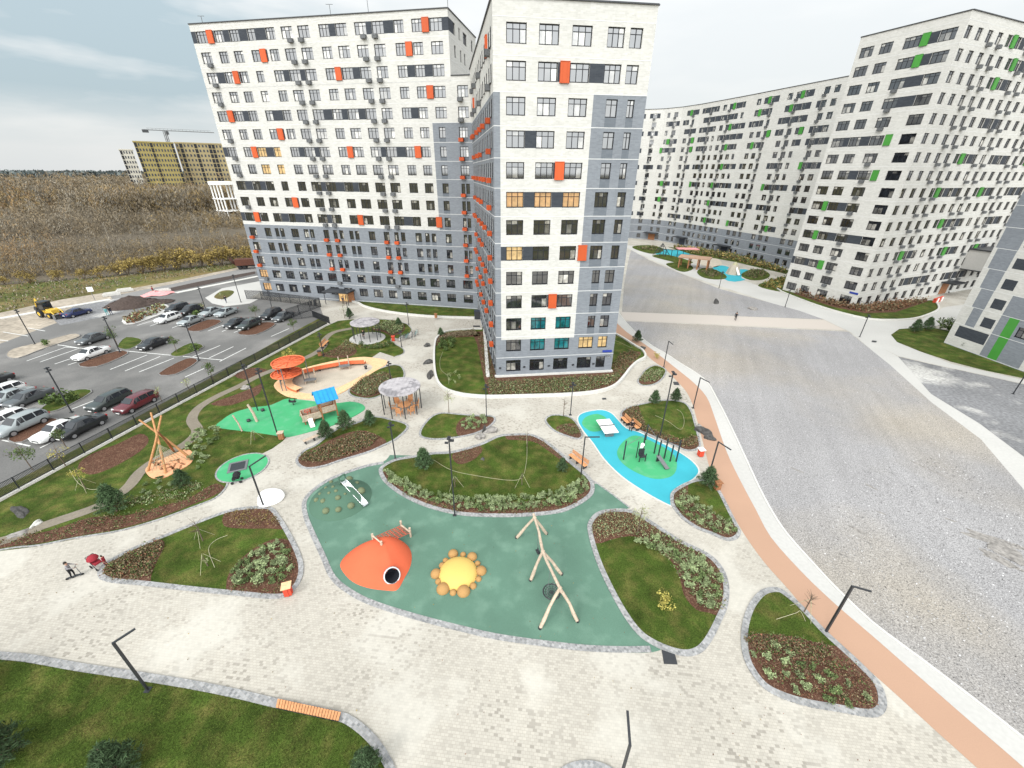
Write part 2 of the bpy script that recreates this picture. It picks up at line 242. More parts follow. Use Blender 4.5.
# ------------------------------------------------------------------ helpers
class MB:
    def __init__(s): s.v = []; s.f = []; s.m = []; s.sm = []
    def face(s, pts, m=0, sm=False):
        b = len(s.v); s.v += [tuple(p) for p in pts]; s.f.append(tuple(range(b, b+len(pts)))); s.m.append(m); s.sm.append(sm)
    def mesh(s, v, f, m=0, sm=False):
        b = len(s.v); s.v += [tuple(p) for p in v]
        for q in f: s.f.append(tuple(i+b for i in q)); s.m.append(m); s.sm.append(sm)
    def box(s, c, d, rz=0.0, m=0, tilt=None):
        x, y, z = d[0]/2, d[1]/2, d[2]/2
        M = Matrix.Rotation(rz, 3, 'Z')
        if tilt is not None: M = M @ Matrix.Rotation(tilt[1], 3, tilt[0])
        c = Vector(c); v = [c + M @ Vector((a*x, b*y, e*z)) for a in (-1, 1) for b in (-1, 1) for e in (-1, 1)]
        s.mesh(v, [(0, 1, 3, 2), (4, 6, 7, 5), (0, 4, 5, 1), (2, 3, 7, 6), (0, 2, 6, 4), (1, 5, 7, 3)], m)
    def tube(s, path, r, n=8, m=0, sm=True, cap=True):
        path = [Vector(p) for p in path]; rs = r if isinstance(r, (list, tuple)) else [r]*len(path)
        rings = []; up = None
        for i, p in enumerate(path):
            d = (path[min(i+1, len(path)-1)]-path[max(i-1, 0)]).normalized()
            if up is None: up = Vector((0, 0, 1)) if abs(d.z) < 0.9 else Vector((1, 0, 0))
            a = d.cross(up).normalized(); up = a.cross(d).normalized()
            rings.append([p + rs[i]*(math.cos(t)*a+math.sin(t)*up) for t in [2*math.pi*k/n for k in range(n)]])
        v = [q for g in rings for q in g]
        f = [(i*n+k, i*n+(k+1) % n, (i+1)*n+(k+1) % n, (i+1)*n+k) for i in range(len(path)-1) for k in range(n)]
        s.mesh(v, f, m, sm)
        if cap: s.face(rings[0][::-1], m); s.face(rings[-1], m)
    def prism(s, pts, z0, z1, m=0, top=None, side=True, bottom=False):
        pts = [Vector((p[0], p[1], 0)) for p in pts]; n = len(pts)
        if side:
            for i in range(n):
                a, b = pts[i], pts[(i+1) % n]; s.face([(a.x, a.y, z0), (b.x, b.y, z0), (b.x, b.y, z1), (a.x, a.y, z1)], m)
        tr = tessellate_polygon([pts])
        s.mesh([(p.x, p.y, z1) for p in pts], [tuple(q) for q in tr], m if top is None else top)
        if bottom: s.mesh([(p.x, p.y, z0) for p in pts], [tuple(q) for q in tr], m)
    def lathe(s, prof, c=(0, 0, 0), n=20, m=0, sm=True, sx=1.0, sy=1.0):
        c = Vector(c); v = []; k = len(prof)
        for i in range(n):
            a = 2*math.pi*i/n
            v += [c+Vector((r*math.cos(a)*sx, r*math.sin(a)*sy, z)) for r, z in prof]
        f = [(i*k+j, ((i+1) % n)*k+j, ((i+1) % n)*k+j+1, i*k+j+1) for i in range(n) for j in range(k-1)]
        s.mesh(v, f, m, sm)
    def ball(s, c, r, m=0, sz=1.0, n=12, lo=-1.0):
        k = 8; s.lathe([(max(r*math.cos(t), 0.0005), r*sz*math.sin(t)) for t in [math.asin(lo)+(math.pi/2-math.asin(lo))*j/k for j in range(k+1)]], c, n, m)
    def build(s, name, mats, parent=None, loc=(0, 0, 0), rz=0.0):
        me = bpy.data.meshes.new(name); me.from_pydata(s.v, [], s.f)
        for x in (mats if isinstance(mats, (list, tuple)) else [mats]): me.materials.append(MATS[x] if isinstance(x, str) else x)
        if len(me.polygons):
            me.polygons.foreach_set('material_index', s.m); me.polygons.foreach_set('use_smooth', s.sm)
        me.update()
        return link(name, me, parent, loc, rz)
def link(name, data, parent=None, loc=(0, 0, 0), rz=0.0):
    o = bpy.data.objects.new(name, data); COL.objects.link(o); o.location = loc; o.rotation_euler = (0, 0, rz)
    if parent: o.parent = parent
    return o
def tag(o, label=None, cat=None, group=None, kind=None):
    if label: o['label'] = label
    if cat: o['category'] = cat
    if group: o['group'] = group
    if kind: o['kind'] = kind
    return o
def thing(name, label, cat, loc=(0, 0, 0), rz=0.0, group=None): return tag(link(name, None, None, loc, rz), label, cat, group)
def kids(o): return [c for c in COL.objects if c.parent == o]
KIDS = {}
def dup(root, loc, rz, label=None, group=None, scale=None):
    if root.name not in KIDS: KIDS[root.name] = [(c, kids(c)) for c in kids(root)]
    r = root.copy(); COL.objects.link(r); r.location = loc; r.rotation_euler = (0, 0, rz)
    if scale: r.scale = scale if isinstance(scale, tuple) else (scale,)*3
    if label: r['label'] = label
    if group: r['group'] = group
    for ch, gs in KIDS[root.name]:
        c = ch.copy(); COL.objects.link(c); c.parent = r
        for g in gs:
            d = g.copy(); COL.objects.link(d); d.parent = c
    return r
def pxs(pts, z=0.0): return [at(u, v, z).to_2d() for u, v in pts]
def smooth(pts, k=4):
    n = len(pts); o = []
    for i in range(n):
        a, b, c, d = pts[i-1], pts[i], pts[(i+1) % n], pts[(i+2) % n]
        for j in range(k):
            t = j/k; o.append(0.5*((2*b)+(c-a)*t+(2*a-5*b+4*c-d)*t*t+(-a+3*b-3*c+d)*t**3))
    return o
def smooth_open(pts, k=4):
    o = []; n = len(pts)
    for i in range(n-1):
        a, b, c, d = pts[max(i-1, 0)], pts[i], pts[i+1], pts[min(i+2, n-1)]
        for j in range(k):
            t = j/k; o.append(0.5*((2*b)+(c-a)*t+(2*a-5*b+4*c-d)*t*t+(-a+3*b-3*c+d)*t**3))
    return o+[pts[-1]]
def area(p): return sum(p[i-1].x*p[i].y-p[i].x*p[i-1].y for i in range(len(p)))/2
def offset(pts, d):
    """move a closed outline inwards by d"""
    if area(pts) < 0: pts = pts[::-1]
    n = len(pts); o = []
    for i in range(n):
        t = (pts[(i+1) % n]-pts[i-1]); t = t/max(t.length, 1e-6); o.append(pts[i]+Vector((-t.y, t.x))*d)
    return o
def inside(p, poly):
    c = False; n = len(poly); x, y = p[0], p[1]
    for i in range(n):
        a, b = poly[i-1], poly[i]
        if (a.y > y) != (b.y > y) and x < (b.x-a.x)*(y-a.y)/(b.y-a.y)+a.x: c = not c
    return c
def scatter(poly, per_m2, jit=None):
    xs = [p.x for p in poly]; ys = [p.y for p in poly]; n = int((max(xs)-min(xs))*(max(ys)-min(ys))*per_m2); o = []
    P = rng.random((n, 2))
    for a, b in P:
        q = (min(xs)+a*(max(xs)-min(xs)), min(ys)+b*(max(ys)-min(ys)))
        if inside(q, poly): o.append(q)
    return o
def sheet(name, pts, z, m, thick=0.0):
    mb = MB(); mb.prism(pts, z-thick, z, side=thick > 0)
    o = mb.build(name, m); o['kind'] = 'structure'; return o
def band(pts, w, z0, z1, mb, m=0, closed=True):
    """solid strip of width w along an outline (inner side for closed outlines)"""
    if closed:
        if area(pts) < 0: pts = pts[::-1]
        inn = offset(pts, w); n = len(pts); rng_ = range(n)
    else:
        inn = []; n = len(pts)
        for i in range(n):
            t = pts[min(i+1, n-1)]-pts[max(i-1, 0)]; t = t/max(t.length, 1e-6); inn.append(pts[i]+Vector((-t.y, t.x))*w)
        rng_ = range(n-1)
    for i in rng_:
        j = (i+1) % n; a, b, c, d = pts[i], pts[j], inn[j], inn[i]
        mb.face([(a.x, a.y, z1), (b.x, b.y, z1), (c.x, c.y, z1), (d.x, d.y, z1)], m)
        mb.face([(a.x, a.y, z0), (b.x, b.y, z0), (b.x, b.y, z1), (a.x, a.y, z1)], m)
        mb.face([(d.x, d.y, z1), (c.x, c.y, z1), (c.x, c.y, z0), (d.x, d.y, z0)], m)
    return inn
def cards(name, C, size, m, parent=None, aspect=1.0, upright=0.0, mi=None):
    """leaf-sized faces: C (n,3) centres, size scalar/array"""
    C = np.asarray(C, dtype=float); n = len(C); sz = np.broadcast_to(np.asarray(size, dtype=float), (n,)).reshape(n, 1)
    a = rng.normal(size=(n, 3)); a[:, 2] = a[:, 2]*(1-upright)+upright*2*np.sign(rng.random(n)-0.3); a /= np.linalg.norm(a, axis=1, keepdims=True)
    b = np.cross(a, rng.normal(size=(n, 3))); b /= np.linalg.norm(b, axis=1, keepdims=True)
    a = a*sz/2; b = b*sz/2*aspect
    V = np.stack([C-a, C+b*0.9, C+a, C-b*0.9], 1).reshape(-1, 3)
    me = bpy.data.meshes.new(name); me.vertices.add(4*n); me.vertices.foreach_set('co', V.ravel())
    me.loops.add(4*n); me.loops.foreach_set('vertex_index', np.arange(4*n)); me.polygons.add(n)
    me.polygons.foreach_set('loop_start', np.arange(n)*4)
    for x in (m if isinstance(m, list) else [m]): me.materials.append(MATS[x])
    if mi is not None: me.polygons.foreach_set('material_index', np.asarray(mi, dtype=np.int32))
    me.update(calc_edges=True)
    return link(name, me, parent)
# ------------------------------------------------------------------ ground
V2 = lambda x, y: Vector((x, y))
mb = MB(); mb.prism([V2(7000*math.cos(a*math.pi/24), 7000*math.sin(a*math.pi/24)) for a in range(48)], -1, -0.20, side=False)
tag(mb.build('ground', 'meadow'), kind='structure')
KERB = [(-420, 727), (-150, 582), (20, 490), (160, 414.5), (327, 325)]
kerb_w = pxs(KERB)
sheet('paving', pxs([(-420, 727), (20, 490), (160, 414.5), (327, 325), (320, 306.5), (250, 297.5)])+[V2(-60, 97), V2(-30, 140), V2(20, 260), V2(180, 260), V2(180, 40), V2(80, -25), V2(-60, -25)], 0.0, 'paving', 0.19)
# parking area and the access road
sheet('parking_asphalt', pxs([(-420, 700), (20, 485), (160, 409), (327, 321), (330, 305), (262, 293), (262, 270), (200, 282), (150, 293), (110, 304), (60, 321), (0, 343), (-200, 420), (-900, 700)]), -0.10, 'asphalt')
sheet('dirt_strip', pxs([(-300, 385), (0, 312), (60, 299), (130, 288), (170, 281), (262, 262), (262, 269), (200, 283), (140, 299), (60, 323), (0, 345), (-300, 440)]), -0.15, 'dirt_pale')
sheet('road', pxs([(110, 296), (170, 284), (262, 264), (262, 271), (200, 285), (150, 297), (118, 305)]), -0.12, 'road_grey')
sheet('dirt_yard', pxs([(52, 318), (75, 305), (100, 300), (130, 297), (152, 300), (140, 307), (100, 317), (60, 325)]), -0.09, 'gravel_dark')
sheet('dirt_verge', pxs([(168, 288), (200, 281), (255, 271), (255, 273.5), (205, 284.5), (172, 291)]), -0.08, 'dirt')
mb = MB()
for a, b in (((176, 292.5), (258, 276)), ((0, 318), (110, 299))):
    p, q = at(*a), at(*b); d = (q-p).normalized(); n = Vector((-d.y, d.x, 0))*0.7
    mb.prism([(p-n).to_2d(), (q-n).to_2d(), (q+n).to_2d(), (p+n).to_2d()], -0.2, -0.02)
tag(mb.build('road_kerb', 'concrete_kerb'), kind='structure')
sheet('pavement', pxs([(205, 297.5), (222, 288), (262, 280.5), (262, 297), (250, 303), (225, 306), (212, 303)]), -0.05, 'concrete_road', 0.12)
sheet('verge_lawn', smooth(pxs([(214, 297), (220, 291.5), (228, 290), (234, 291.5), (230, 296), (222, 299)])), -0.02, 'meadow', 0.05)
# stall markings
ST = [((16, 358), (50, 347)), ((26.5, 361), (66, 347)), ((40, 362), (80, 348)), ((54.7, 364), (77, 356.5)), ((68, 365), (77, 362)), ((3, 332), (28, 336)), ((28, 328), (45, 331)), ((-8, 339), (8, 341)),
      ((110, 369.5), (147, 355)), ((125, 371), (160, 356.5)), ((139, 372), (174, 358)), ((185, 377), (204, 368.5)), ((191, 357.5), (220, 345.5)), ((209, 358), (233.5, 346.5)), ((219.5, 361.5), (246, 348)), ((137, 325.5), (155, 320)), ((150, 326), (162, 322)), ((208, 331), (225, 324.5)), ((271, 336.5), (289, 328.5)), ((72, 409), (98, 399)), ((40, 448), (52, 442)), ((2, 440), (30, 446)), ((172, 328), (182, 324)), ((222, 331.5), (230, 328)), ((234, 332.5), (240, 330))]
mb = MB()
for a, b in ST+[((116, 350), (222, 360)), ((46, 343), (100, 351)), ((66, 347), (78, 348))]:
    p, q = at(*a, -0.096), at(*b, -0.096); d = (q-p).normalized(); n = Vector((-d.y, d.x, 0))*0.075
    mb.face([p-n, q-n, q+n, p+n])
tag(mb.build('parking_markings', 'paint_white'), kind='structure')
# parking islands
def island(px, m, kerb=True, w=0.11):
    P = smooth(pxs(px), 3); mb = MB()
    inn = band(P, w, -0.1, 0.03, mb) if kerb else P
    if kerb: tag(mb.build('kerb', 'road_grey'), kind='structure')
    sheet('planting_bed', inn, 0.0, m, 0.1)
island([(6, 356), (12, 349), (40, 342), (70, 334), (80, 334.5), (76, 338), (45, 348), (18, 358)], 'dirt_pale')
island([(78, 364), (97, 366.5), (128, 353.5), (116, 351)], 'mulch'); island([(158, 373.5), (176, 374), (198, 361), (186, 358.5)], 'mulch')
island([(186, 329), (200, 331), (222, 321.5), (208, 319.5)], 'mulch'); island([(237, 333), (256, 334.5), (276, 324), (262, 322.5)], 'mulch')
island([(38, 411), (58, 410), (92, 392), (80, 389), (60, 396)], 'lawn'); island([(117, 347), (130, 349), (143, 340), (126, 337)], 'lawn'); island([(170, 354), (182, 356), (204, 346.5), (190, 343)], 'lawn')
island([(8, 437), (22, 442), (58, 421), (44, 419)], 'mulch'); island([(124, 321), (134, 324), (170, 310), (160, 304)], 'concrete_road')
sheet('verge_lawn', pxs([(-420, 712), (20, 487), (160, 411), (327, 322), (323, 316), (285, 336), (200, 383), (160, 404), (100, 436), (20, 478), (-420, 690)]), -0.06, 'lawn_pale', 0.04)
mb = MB(); band(kerb_w, 0.22, -0.2, 0.12, mb, closed=False)
tag(mb.build('kerb', 'concrete_kerb'), kind='structure')
# left lawn
LEFT = [(-420, 770), (-120, 577), (0, 551), (37.5, 546.5), (75, 539), (120, 531.5), (160, 520), (190, 509), (215, 499), (226, 489), (229, 482), (250, 468), (262.5, 453.4), (272, 448.8), (283, 441), (287, 436), (290, 420), (292, 402), (305, 394), (325, 385), (350, 372), (380, 352), (395, 357), (404, 353.5), (403, 348.5), (392, 342), (393, 338), (398, 339), (408, 335), (412, 330), (407, 324), (391, 320), (372, 319), (352, 319.5), (338, 321), (327, 326), (160, 415.6), (20, 491.5), (-420, 732)]
left_w = pxs(LEFT)
sheet('lawn', left_w, 0.03, 'lawn', 0.03)
mb = MB(); band(smooth_open(pxs(LEFT[1:11]), 4), 0.16, 0.0, 0.06, mb, closed=False); band(smooth_open(pxs(LEFT[22:33]), 3), 0.14, 0.0, 0.06, mb, closed=False)
tag(mb.build('kerb', 'granite_setts'), kind='structure')
def mulch(px, z=0.045, m='mulch', sm=True): return sheet('mulch', smooth(pxs(px), 3) if sm else pxs(px), z, m)
mulchA = [(78, 467), (90, 455), (118, 444), (140, 434), (149, 440), (140, 452), (112, 468), (90, 475)]; mulch(mulchA)
mulch([(-100, 568), (0, 548.5), (37, 544), (75, 537), (120, 529), (160, 517.5), (190, 506), (214, 496), (225, 488), (216, 484), (203, 490), (188, 499), (160, 507), (125, 516), (90, 518), (50, 531), (0, 540), (-100, 556)])
mulchB = [(211, 404), (235, 395), (253, 388), (262, 384), (259, 394), (242, 402), (226, 406)]; mulch(mulchB)
mulch([(234, 376), (252, 368), (268, 371), (253, 380)]); mulch([(320, 355), (333, 350), (345, 343), (357, 350), (351, 356.5), (335, 358)])
mulch([(372, 329), (385, 322), (398, 321), (405, 326), (402, 333), (392, 336), (383, 332)])
trail = smooth_open(pxs([(-60, 553), (0, 542), (45, 525.5), (100, 506), (127.5, 488), (141, 471.5), (160, 457.8), (185, 444.5), (197.5, 431.5), (192, 420), (199, 408), (217.5, 396.5), (240, 386), (262.5, 374.5), (308, 357), (323.4, 347), (325, 339.5), (334, 332.5), (352, 328.5)], 0.0), 4)
mb = MB(); hw = []
for i, p in enumerate(trail):
    t = trail[min(i+1, len(trail)-1)]-trail[max(i-1, 0)]; t = t/t.length; hw.append((p+V2(-t.y, t.x)*0.55, p-V2(-t.y, t.x)*0.55))
for i in range(len(trail)-1):
    a, b, c, d = hw[i][0], hw[i+1][0], hw[i+1][1], hw[i][1]; mb.face([(q.x, q.y, 0.052) for q in (a, b, c, d)])
tag(mb.build('path', 'dirt_path'), kind='structure')
def kerbed(px, w=0.38, base='lawn', z=0.05, km='granite_setts', hk=0.07, sm=4, cut=None):
    P = smooth(pxs(px), sm); mb = MB()
    inn = band(P, w, 0.0, hk, mb); tag(mb.build('kerb', km), kind='structure')
    sheet('lawn' if base == 'lawn' else 'planting_bed', inn, z, base, z)
    return inn
# rubber surfaces
GREEN = [(390, 455), (383.5, 461.5), (366, 465), (346, 471.5), (326, 480), (309.8, 491.5), (302, 502.8), (303.5, 517.8), (309.8, 534), (319.8, 556), (331, 580), (352.7, 597), (377.4, 608), (416, 620), (458.2, 631), (496.9, 639.9), (546, 646.9), (588.3, 651.5), (625, 652.8), (651.6, 652.4), (665, 648), (650, 630), (620, 590), (605, 540), (612, 515), (629, 508), (613, 495.5), (597, 484), (560, 480), (500, 470), (430, 456)]
gp_ = pxs(GREEN); gs_ = smooth_open(gp_[:21], 4)+gp_[21:]
sheet('playground_surface', gs_, 0.008, 'rubber_green')
mb = MB(); band(smooth_open(pxs(GREEN[1:20]), 4), 0.38, 0.0, 0.03, mb, closed=False); band(pxs([(590, 480), (597, 484), (613, 495.5), (629, 508)]), 0.14, 0.0, 0.03, mb, closed=False)
tag(mb.build('kerb', 'granite_setts'), kind='structure')
BLUE = [(577, 421), (579, 414.5), (588, 411), (602, 409.5), (612, 413), (619, 420), (627, 428), (640, 432), (662, 442.5), (680, 452), (694, 462), (700, 471.5), (694, 480), (682, 486), (673, 493), (672, 503), (672, 507), (657, 500), (640, 490), (620, 476), (603, 459), (592, 443), (583, 432)]
blue_w = smooth(pxs(BLUE), 3); mb = MB(); inn = band(blue_w, 0.15, 0.0, 0.03, mb); tag(mb.build('kerb', 'concrete_kerb'), kind='structure')
sheet('sports_surface', inn, 0.012, 'rubber_blue')
sheet('sports_surface', smooth(pxs([(582, 424), (586, 417), (597, 414), (606, 418), (608, 425), (600, 431), (590, 431)]), 4), 0.017, 'rubber_bright')
sheet('sports_surface', smooth(pxs([(617, 452), (624, 441), (636, 435.5), (655, 443), (672, 453), (677, 465), (672, 476), (655, 479), (637, 473), (622, 463)]), 4), 0.017, 'rubber_bright')
G2 = [(217.6, 427.7), (222, 420.6), (234, 413), (251.6, 408), (269, 405.8), (279, 402), (288, 399), (309, 401), (334, 403.5), (350, 402), (361, 404), (365, 409), (355, 416), (338, 424), (310, 432), (289, 437), (277, 436), (250, 432)]
sheet('playground_surface', smooth(pxs(G2), 4), 0.055, 'rubber_bright', 0.05)
c1 = at(243, 467.5); cir = [c1.to_2d()+V2(2.17*math.cos(t*math.pi/20), 2.17*math.sin(t*math.pi/20)) for t in range(40)]
sheet('playground_surface', cir, 0.055, 'rubber_bright', 0.05)
mb = MB(); band([c1.to_2d()+(p-c1.to_2d())*1.06 for p in cir], 0.14, 0.0, 0.065, mb); tag(mb.build('kerb', 'granite_setts'), kind='structure')
# beds
B_ = [(380, 467.7), (394, 459.5), (412.8, 456), (434, 452.5), (452.6, 451.3), (478.4, 444.3), (497, 436), (509, 434.2), (530, 434.2), (544, 439.6), (558, 450), (574.5, 464.2), (588.6, 476), (594.4, 485.3), (592, 495.9), (576.9, 506.4), (558, 513.4), (520.6, 517), (480.8, 517), (455, 514.6), (426.9, 507.6), (403.4, 497), (387, 485.3), (380, 476)]
bedB = kerbed(B_)
mulch([(381.5, 472), (389, 474), (402, 484), (425, 494), (455, 501), (490, 503), (525, 502), (555, 499), (573, 492), (582, 481), (592.5, 485), (590, 495), (576, 505), (557, 512), (520, 515.7), (481, 515.7), (456, 513.3), (428, 506.5), (405, 496), (388.5, 484.5)], 0.056)
mulch([(507, 435.3), (530, 435.5), (543, 440.5), (557, 451), (571, 463.5), (562, 461), (548, 451), (536, 443), (520, 440.5), (508, 440)], 0.056); mulch([(452, 455), (466, 449.5), (479, 446), (482, 452), (472, 461), (458, 464.5)], 0.056)
D_ = [(587.7, 531.6), (589.3, 520.3), (599, 511.6), (618.3, 509), (634.5, 511.6), (657, 525), (679.6, 539.6), (708.6, 554), (723, 568.6), (728.9, 586.3), (727.9, 605.7), (721.5, 621.8), (711.8, 641), (702, 652.4), (689, 656.6), (673, 654), (653.8, 646), (637.7, 634.7), (623, 615.4), (608.7, 589.6), (595.8, 560.6)]
bedD = kerbed(D_)
mulch([(590, 531), (592, 521), (600, 513.5), (618, 511), (634, 513.5), (657, 527), (679, 541.5), (707, 556), (721, 570), (726, 587), (724.5, 604), (720, 616), (708, 613), (696, 610), (684, 596), (680, 580), (672, 563), (655, 548), (636, 537), (615, 539), (596, 544)], 0.056)
E_ = [(740.8, 638), (742.4, 621.8), (748.9, 604), (760, 591), (773, 587.5), (784, 591), (802, 605.7), (824.6, 629.8), (844, 647.6), (863, 665.3), (879.4, 683), (886, 699), (885, 712), (873, 717.8), (840.7, 712.7), (808.5, 707), (782.7, 699), (763, 687.9), (748.9, 670), (742.4, 654)]
bedE = kerbed(E_)
mulch([(744, 640), (749, 636), (762, 634), (790, 637), (812, 642), (832, 646), (845, 650), (861, 666), (876, 683), (883, 699), (882, 711), (872, 715), (841, 710.5), (809, 704.5), (784, 696.5), (765, 685.5), (751, 668.5), (745, 654)], 0.056)
F_ = [(670, 497.8), (672, 491.5), (682, 485), (694.5, 480), (709.5, 480), (719.5, 490), (729.5, 509), (737, 524), (740.8, 532.8), (737, 539), (727, 541), (712, 535), (697, 529), (682, 519), (672, 506.5)]
bedF = kerbed(F_, 0.3)
mulch([(671.5, 498), (673.5, 492.5), (682, 486.5), (688, 485), (688, 494), (696, 505), (712, 514), (728, 522), (737, 525), (739, 532.5), (736, 537.5), (727, 539.5), (712, 533.5), (698, 527.5), (683.5, 518), (673.5, 506)], 0.056)
G_ = [(620, 414), (627, 407.8), (647, 402.8), (667, 400), (684.5, 402.8), (692, 411.5), (695.8, 424), (700, 440), (700.5, 447), (694, 451), (684, 450.5), (672, 445), (652, 436.5), (637, 430), (624.5, 421.5)]
bedG = kerbed(G_, 0.22)
mulch([(622, 414), (628, 408.5), (638, 406), (640, 414), (643, 424), (662, 434), (682, 440), (698, 436), (699, 445), (693, 449.5), (684, 449), (672, 443.5), (652, 435), (638, 429), (625.5, 420.5)], 0.056)
H_ = [(544.5, 420), (552, 415), (567, 416), (575.8, 421.5), (582, 431.5), (583, 437), (577, 439.5), (562, 435), (550.8, 429)]
bedH = kerbed(H_, 0.22); mulch([(556, 428), (566, 424), (577, 425), (581, 432), (581.5, 436.5), (576, 438), (563, 434)], 0.056)
I_ = [(419, 433), (422.8, 425.3), (432, 416), (443, 412.8), (458.8, 414), (477.5, 415.5), (492, 416), (496, 420), (490, 427), (476, 434), (458.8, 437.8), (440, 440), (427.5, 439.4), (420.5, 437)]
bedI = kerbed(I_, 0.24); mulch([(458, 423), (466, 417), (480, 417), (491, 417.5), (494, 420), (489, 426), (475, 433), (460, 436.5), (456, 431)], 0.056)
J_ = [(295.5, 462), (297.7, 456.6), (304.7, 450), (315.6, 444.8), (328, 434.7), (340.6, 427), (355.6, 423), (367, 418.5), (377.5, 416.5), (390, 419), (402.5, 422), (408.8, 426), (405.6, 432), (396, 440), (385, 445.6), (371, 452), (355.6, 457), (340, 461.5), (325, 466.7), (309, 469.4), (300, 467.5)]
bedJ = kerbed(J_, 0.26)
mulchJ = [(297.5, 461), (299.5, 456), (312, 450), (325, 443), (345, 434), (365, 431), (385, 440), (384, 444.5), (371, 450.5), (355.6, 455.5), (340, 460), (325, 465), (309.5, 467.7), (301.5, 466)]; mulch(mulchJ, 0.056)
K_ = [(348, 391), (354, 382.3), (365, 375), (376, 370), (391.6, 365), (401, 366), (405, 372), (404, 378.4), (396, 386), (385, 394), (372, 399), (360, 398.5), (351, 396)]
bedK = kerbed(K_, 0.22); mulchK = [(350, 391), (355, 384), (365, 377), (385, 373), (392, 377), (394, 386), (384, 392.5), (371, 397.3), (360.5, 397)]; mulch(mulchK, 0.056)
T_ = [(637, 382), (640, 376), (646, 369), (655, 365.3), (665, 368.6), (666.4, 373), (662, 380), (654, 385), (643, 386)]
bedT = kerbed(T_, 0.22); mulch([(638.5, 382), (642, 376.5), (652, 374), (661, 379), (653.5, 383.7), (643.5, 384.6)], 0.056)
M_ = [(98, 576.5), (103, 565), (131, 548.8), (162.5, 536), (200, 520.6), (231, 509.7), (256, 506.6), (272, 507.5), (281, 517.5), (290.6, 533), (300, 552), (303.8, 567.5), (300, 583), (287.5, 595.6), (272, 599), (237.5, 596), (187.5, 591), (140.6, 585.6), (109, 582.5)]
bedM = kerbed(M_, 0.34)
mulchM1 = [(102, 575), (106, 566), (132, 551), (158, 540), (165, 545), (158, 560), (152, 574), (150, 583.5), (141, 583), (112, 580)]; mulch(mulchM1, 0.056)
mulchM2 = [(224, 515), (234, 510.5), (256, 508.3), (270, 509), (278, 517), (285, 529), (268, 529), (240, 529), (224, 526)]; mulch(mulchM2, 0.056)
mulch([(227, 592.5), (230, 572), (250, 552), (272, 540), (289, 541), (296, 553), (300, 567), (296.5, 581), (285, 593), (271, 596.5), (238, 594)], 0.056)
N_ = [(-420, 640), (-200, 640), (-60, 646), (0, 652), (33, 655), (83, 663.7), (150, 673.7), (200, 682), (240, 690), (276.7, 698.7), (310, 705.5), (340, 712), (353, 717), (370, 730), (383, 745), (393, 762), (400, 780), (402, 800), (395, 830), (-420, 830)]
nw = pxs(N_); arc = smooth_open(nw[:17], 4); mb = MB()
inn = band(arc[::-1], 0.42, 0.0, 0.08, mb, closed=False); tag(mb.build('kerb', 'granite_setts'), kind='structure')
lawnN = inn[::-1]+nw[17:]; sheet('lawn', lawnN, 0.03, 'lawn', 0.03)
pc = at(590, 792).to_2d(); ring = [pc+V2(1.9*math.cos(t*math.pi/18), 1.15*math.sin(t*math.pi/18)) for t in range(36)]
mb = MB(); inn = band(ring, 0.42, 0.0, 0.08, mb); tag(mb.build('kerb', 'granite_setts'), kind='structure'); sheet('lawn', inn, 0.03, 'lawn', 0.03)
# terraces of the tower and the left block
Q_ = [(482, 330), (470, 330.3), (449, 332), (438, 337), (434, 345), (433.2, 363), (435.5, 380), (443, 390), (459.7, 396), (485.5, 398.6), (520.6, 398), (555.8, 397), (586, 395), (605, 391.6), (616.7, 386.5), (625, 377.8), (631, 369.8), (638, 363.2), (646, 358.2), (643, 351.5), (635.7, 347), (619, 336.5), (608, 332)]
q_w = smooth_open(pxs(Q_), 4); mb = MB(); inn = band(q_w, 0.3, 0.0, 0.42, mb, closed=False)
tag(mb.build('retaining_kerb', 'concrete_kerb'), kind='structure')
sheet('lawn', inn+[V2(15, 75), V2(-6, 80)], 0.2, 'lawn', 0.2)
mulch([(487, 332), (496.6, 378), (611, 372.5), (630, 352), (641, 353), (628, 371), (614, 386.5), (586, 394), (555, 396), (520, 397), (489, 397.5), (484, 380), (477, 345), (472, 333)], 0.21, sm=False)
mulch([(436, 341), (440, 336.5), (452, 333), (474, 332), (480, 337), (458, 338.5), (443, 341), (437, 347)], 0.21)
P_ = [(352, 302.3), (358, 304), (364, 307.3), (379, 311.2), (402.5, 314.9), (433.8, 317.7), (470, 318.8), (481, 319)]
p_w = smooth_open(pxs(P_), 4); mb = MB(); inn = band(p_w, 0.3, 0.0, 0.4, mb, closed=False); tag(mb.build('retaining_kerb', 'concrete_kerb'), kind='structure')
sheet('lawn', inn+[V2(-7, 84), V2(-33, 89)], 0.2, 'lawn', 0.2)
# right side: track, kerb strip, gravel lot, roads
PL = [(612, 326), (615, 334), (632.7, 344), (643, 351.5), (653, 360.8), (666, 369.6), (675.7, 380), (685.8, 391), (692, 403), (697, 420), (702.7, 441.5), (711.8, 475), (722, 496), (732.3, 514), (744, 534), (764, 562), (790.7, 592), (824, 632), (867, 668.7), (900.7, 698.7), (937, 732), (977, 768), (1030, 818)]
PR = [(616, 322), (626, 331.5), (640, 341), (652, 349.5), (664, 358.8), (680, 371.5), (694, 383), (706.6, 397), (714, 415.5), (722, 439), (730, 459.7), (743, 485.8), (756, 510), (770.7, 537), (800.7, 571), (834, 603), (870.7, 634.5), (917, 675), (967, 718.7), (1020.7, 765), (1075, 815)]
WR = [(618, 312), (622, 317.5), (627, 324), (638.6, 335.5), (652, 346), (666, 354), (680, 363.3), (694, 372), (706.6, 382), (717, 400), (730, 426), (745.6, 459.7), (758.6, 488), (772, 513), (787, 535), (817, 568.7), (837, 590), (870.7, 622), (917, 657), (967, 695), (1024, 740), (1090, 795)]
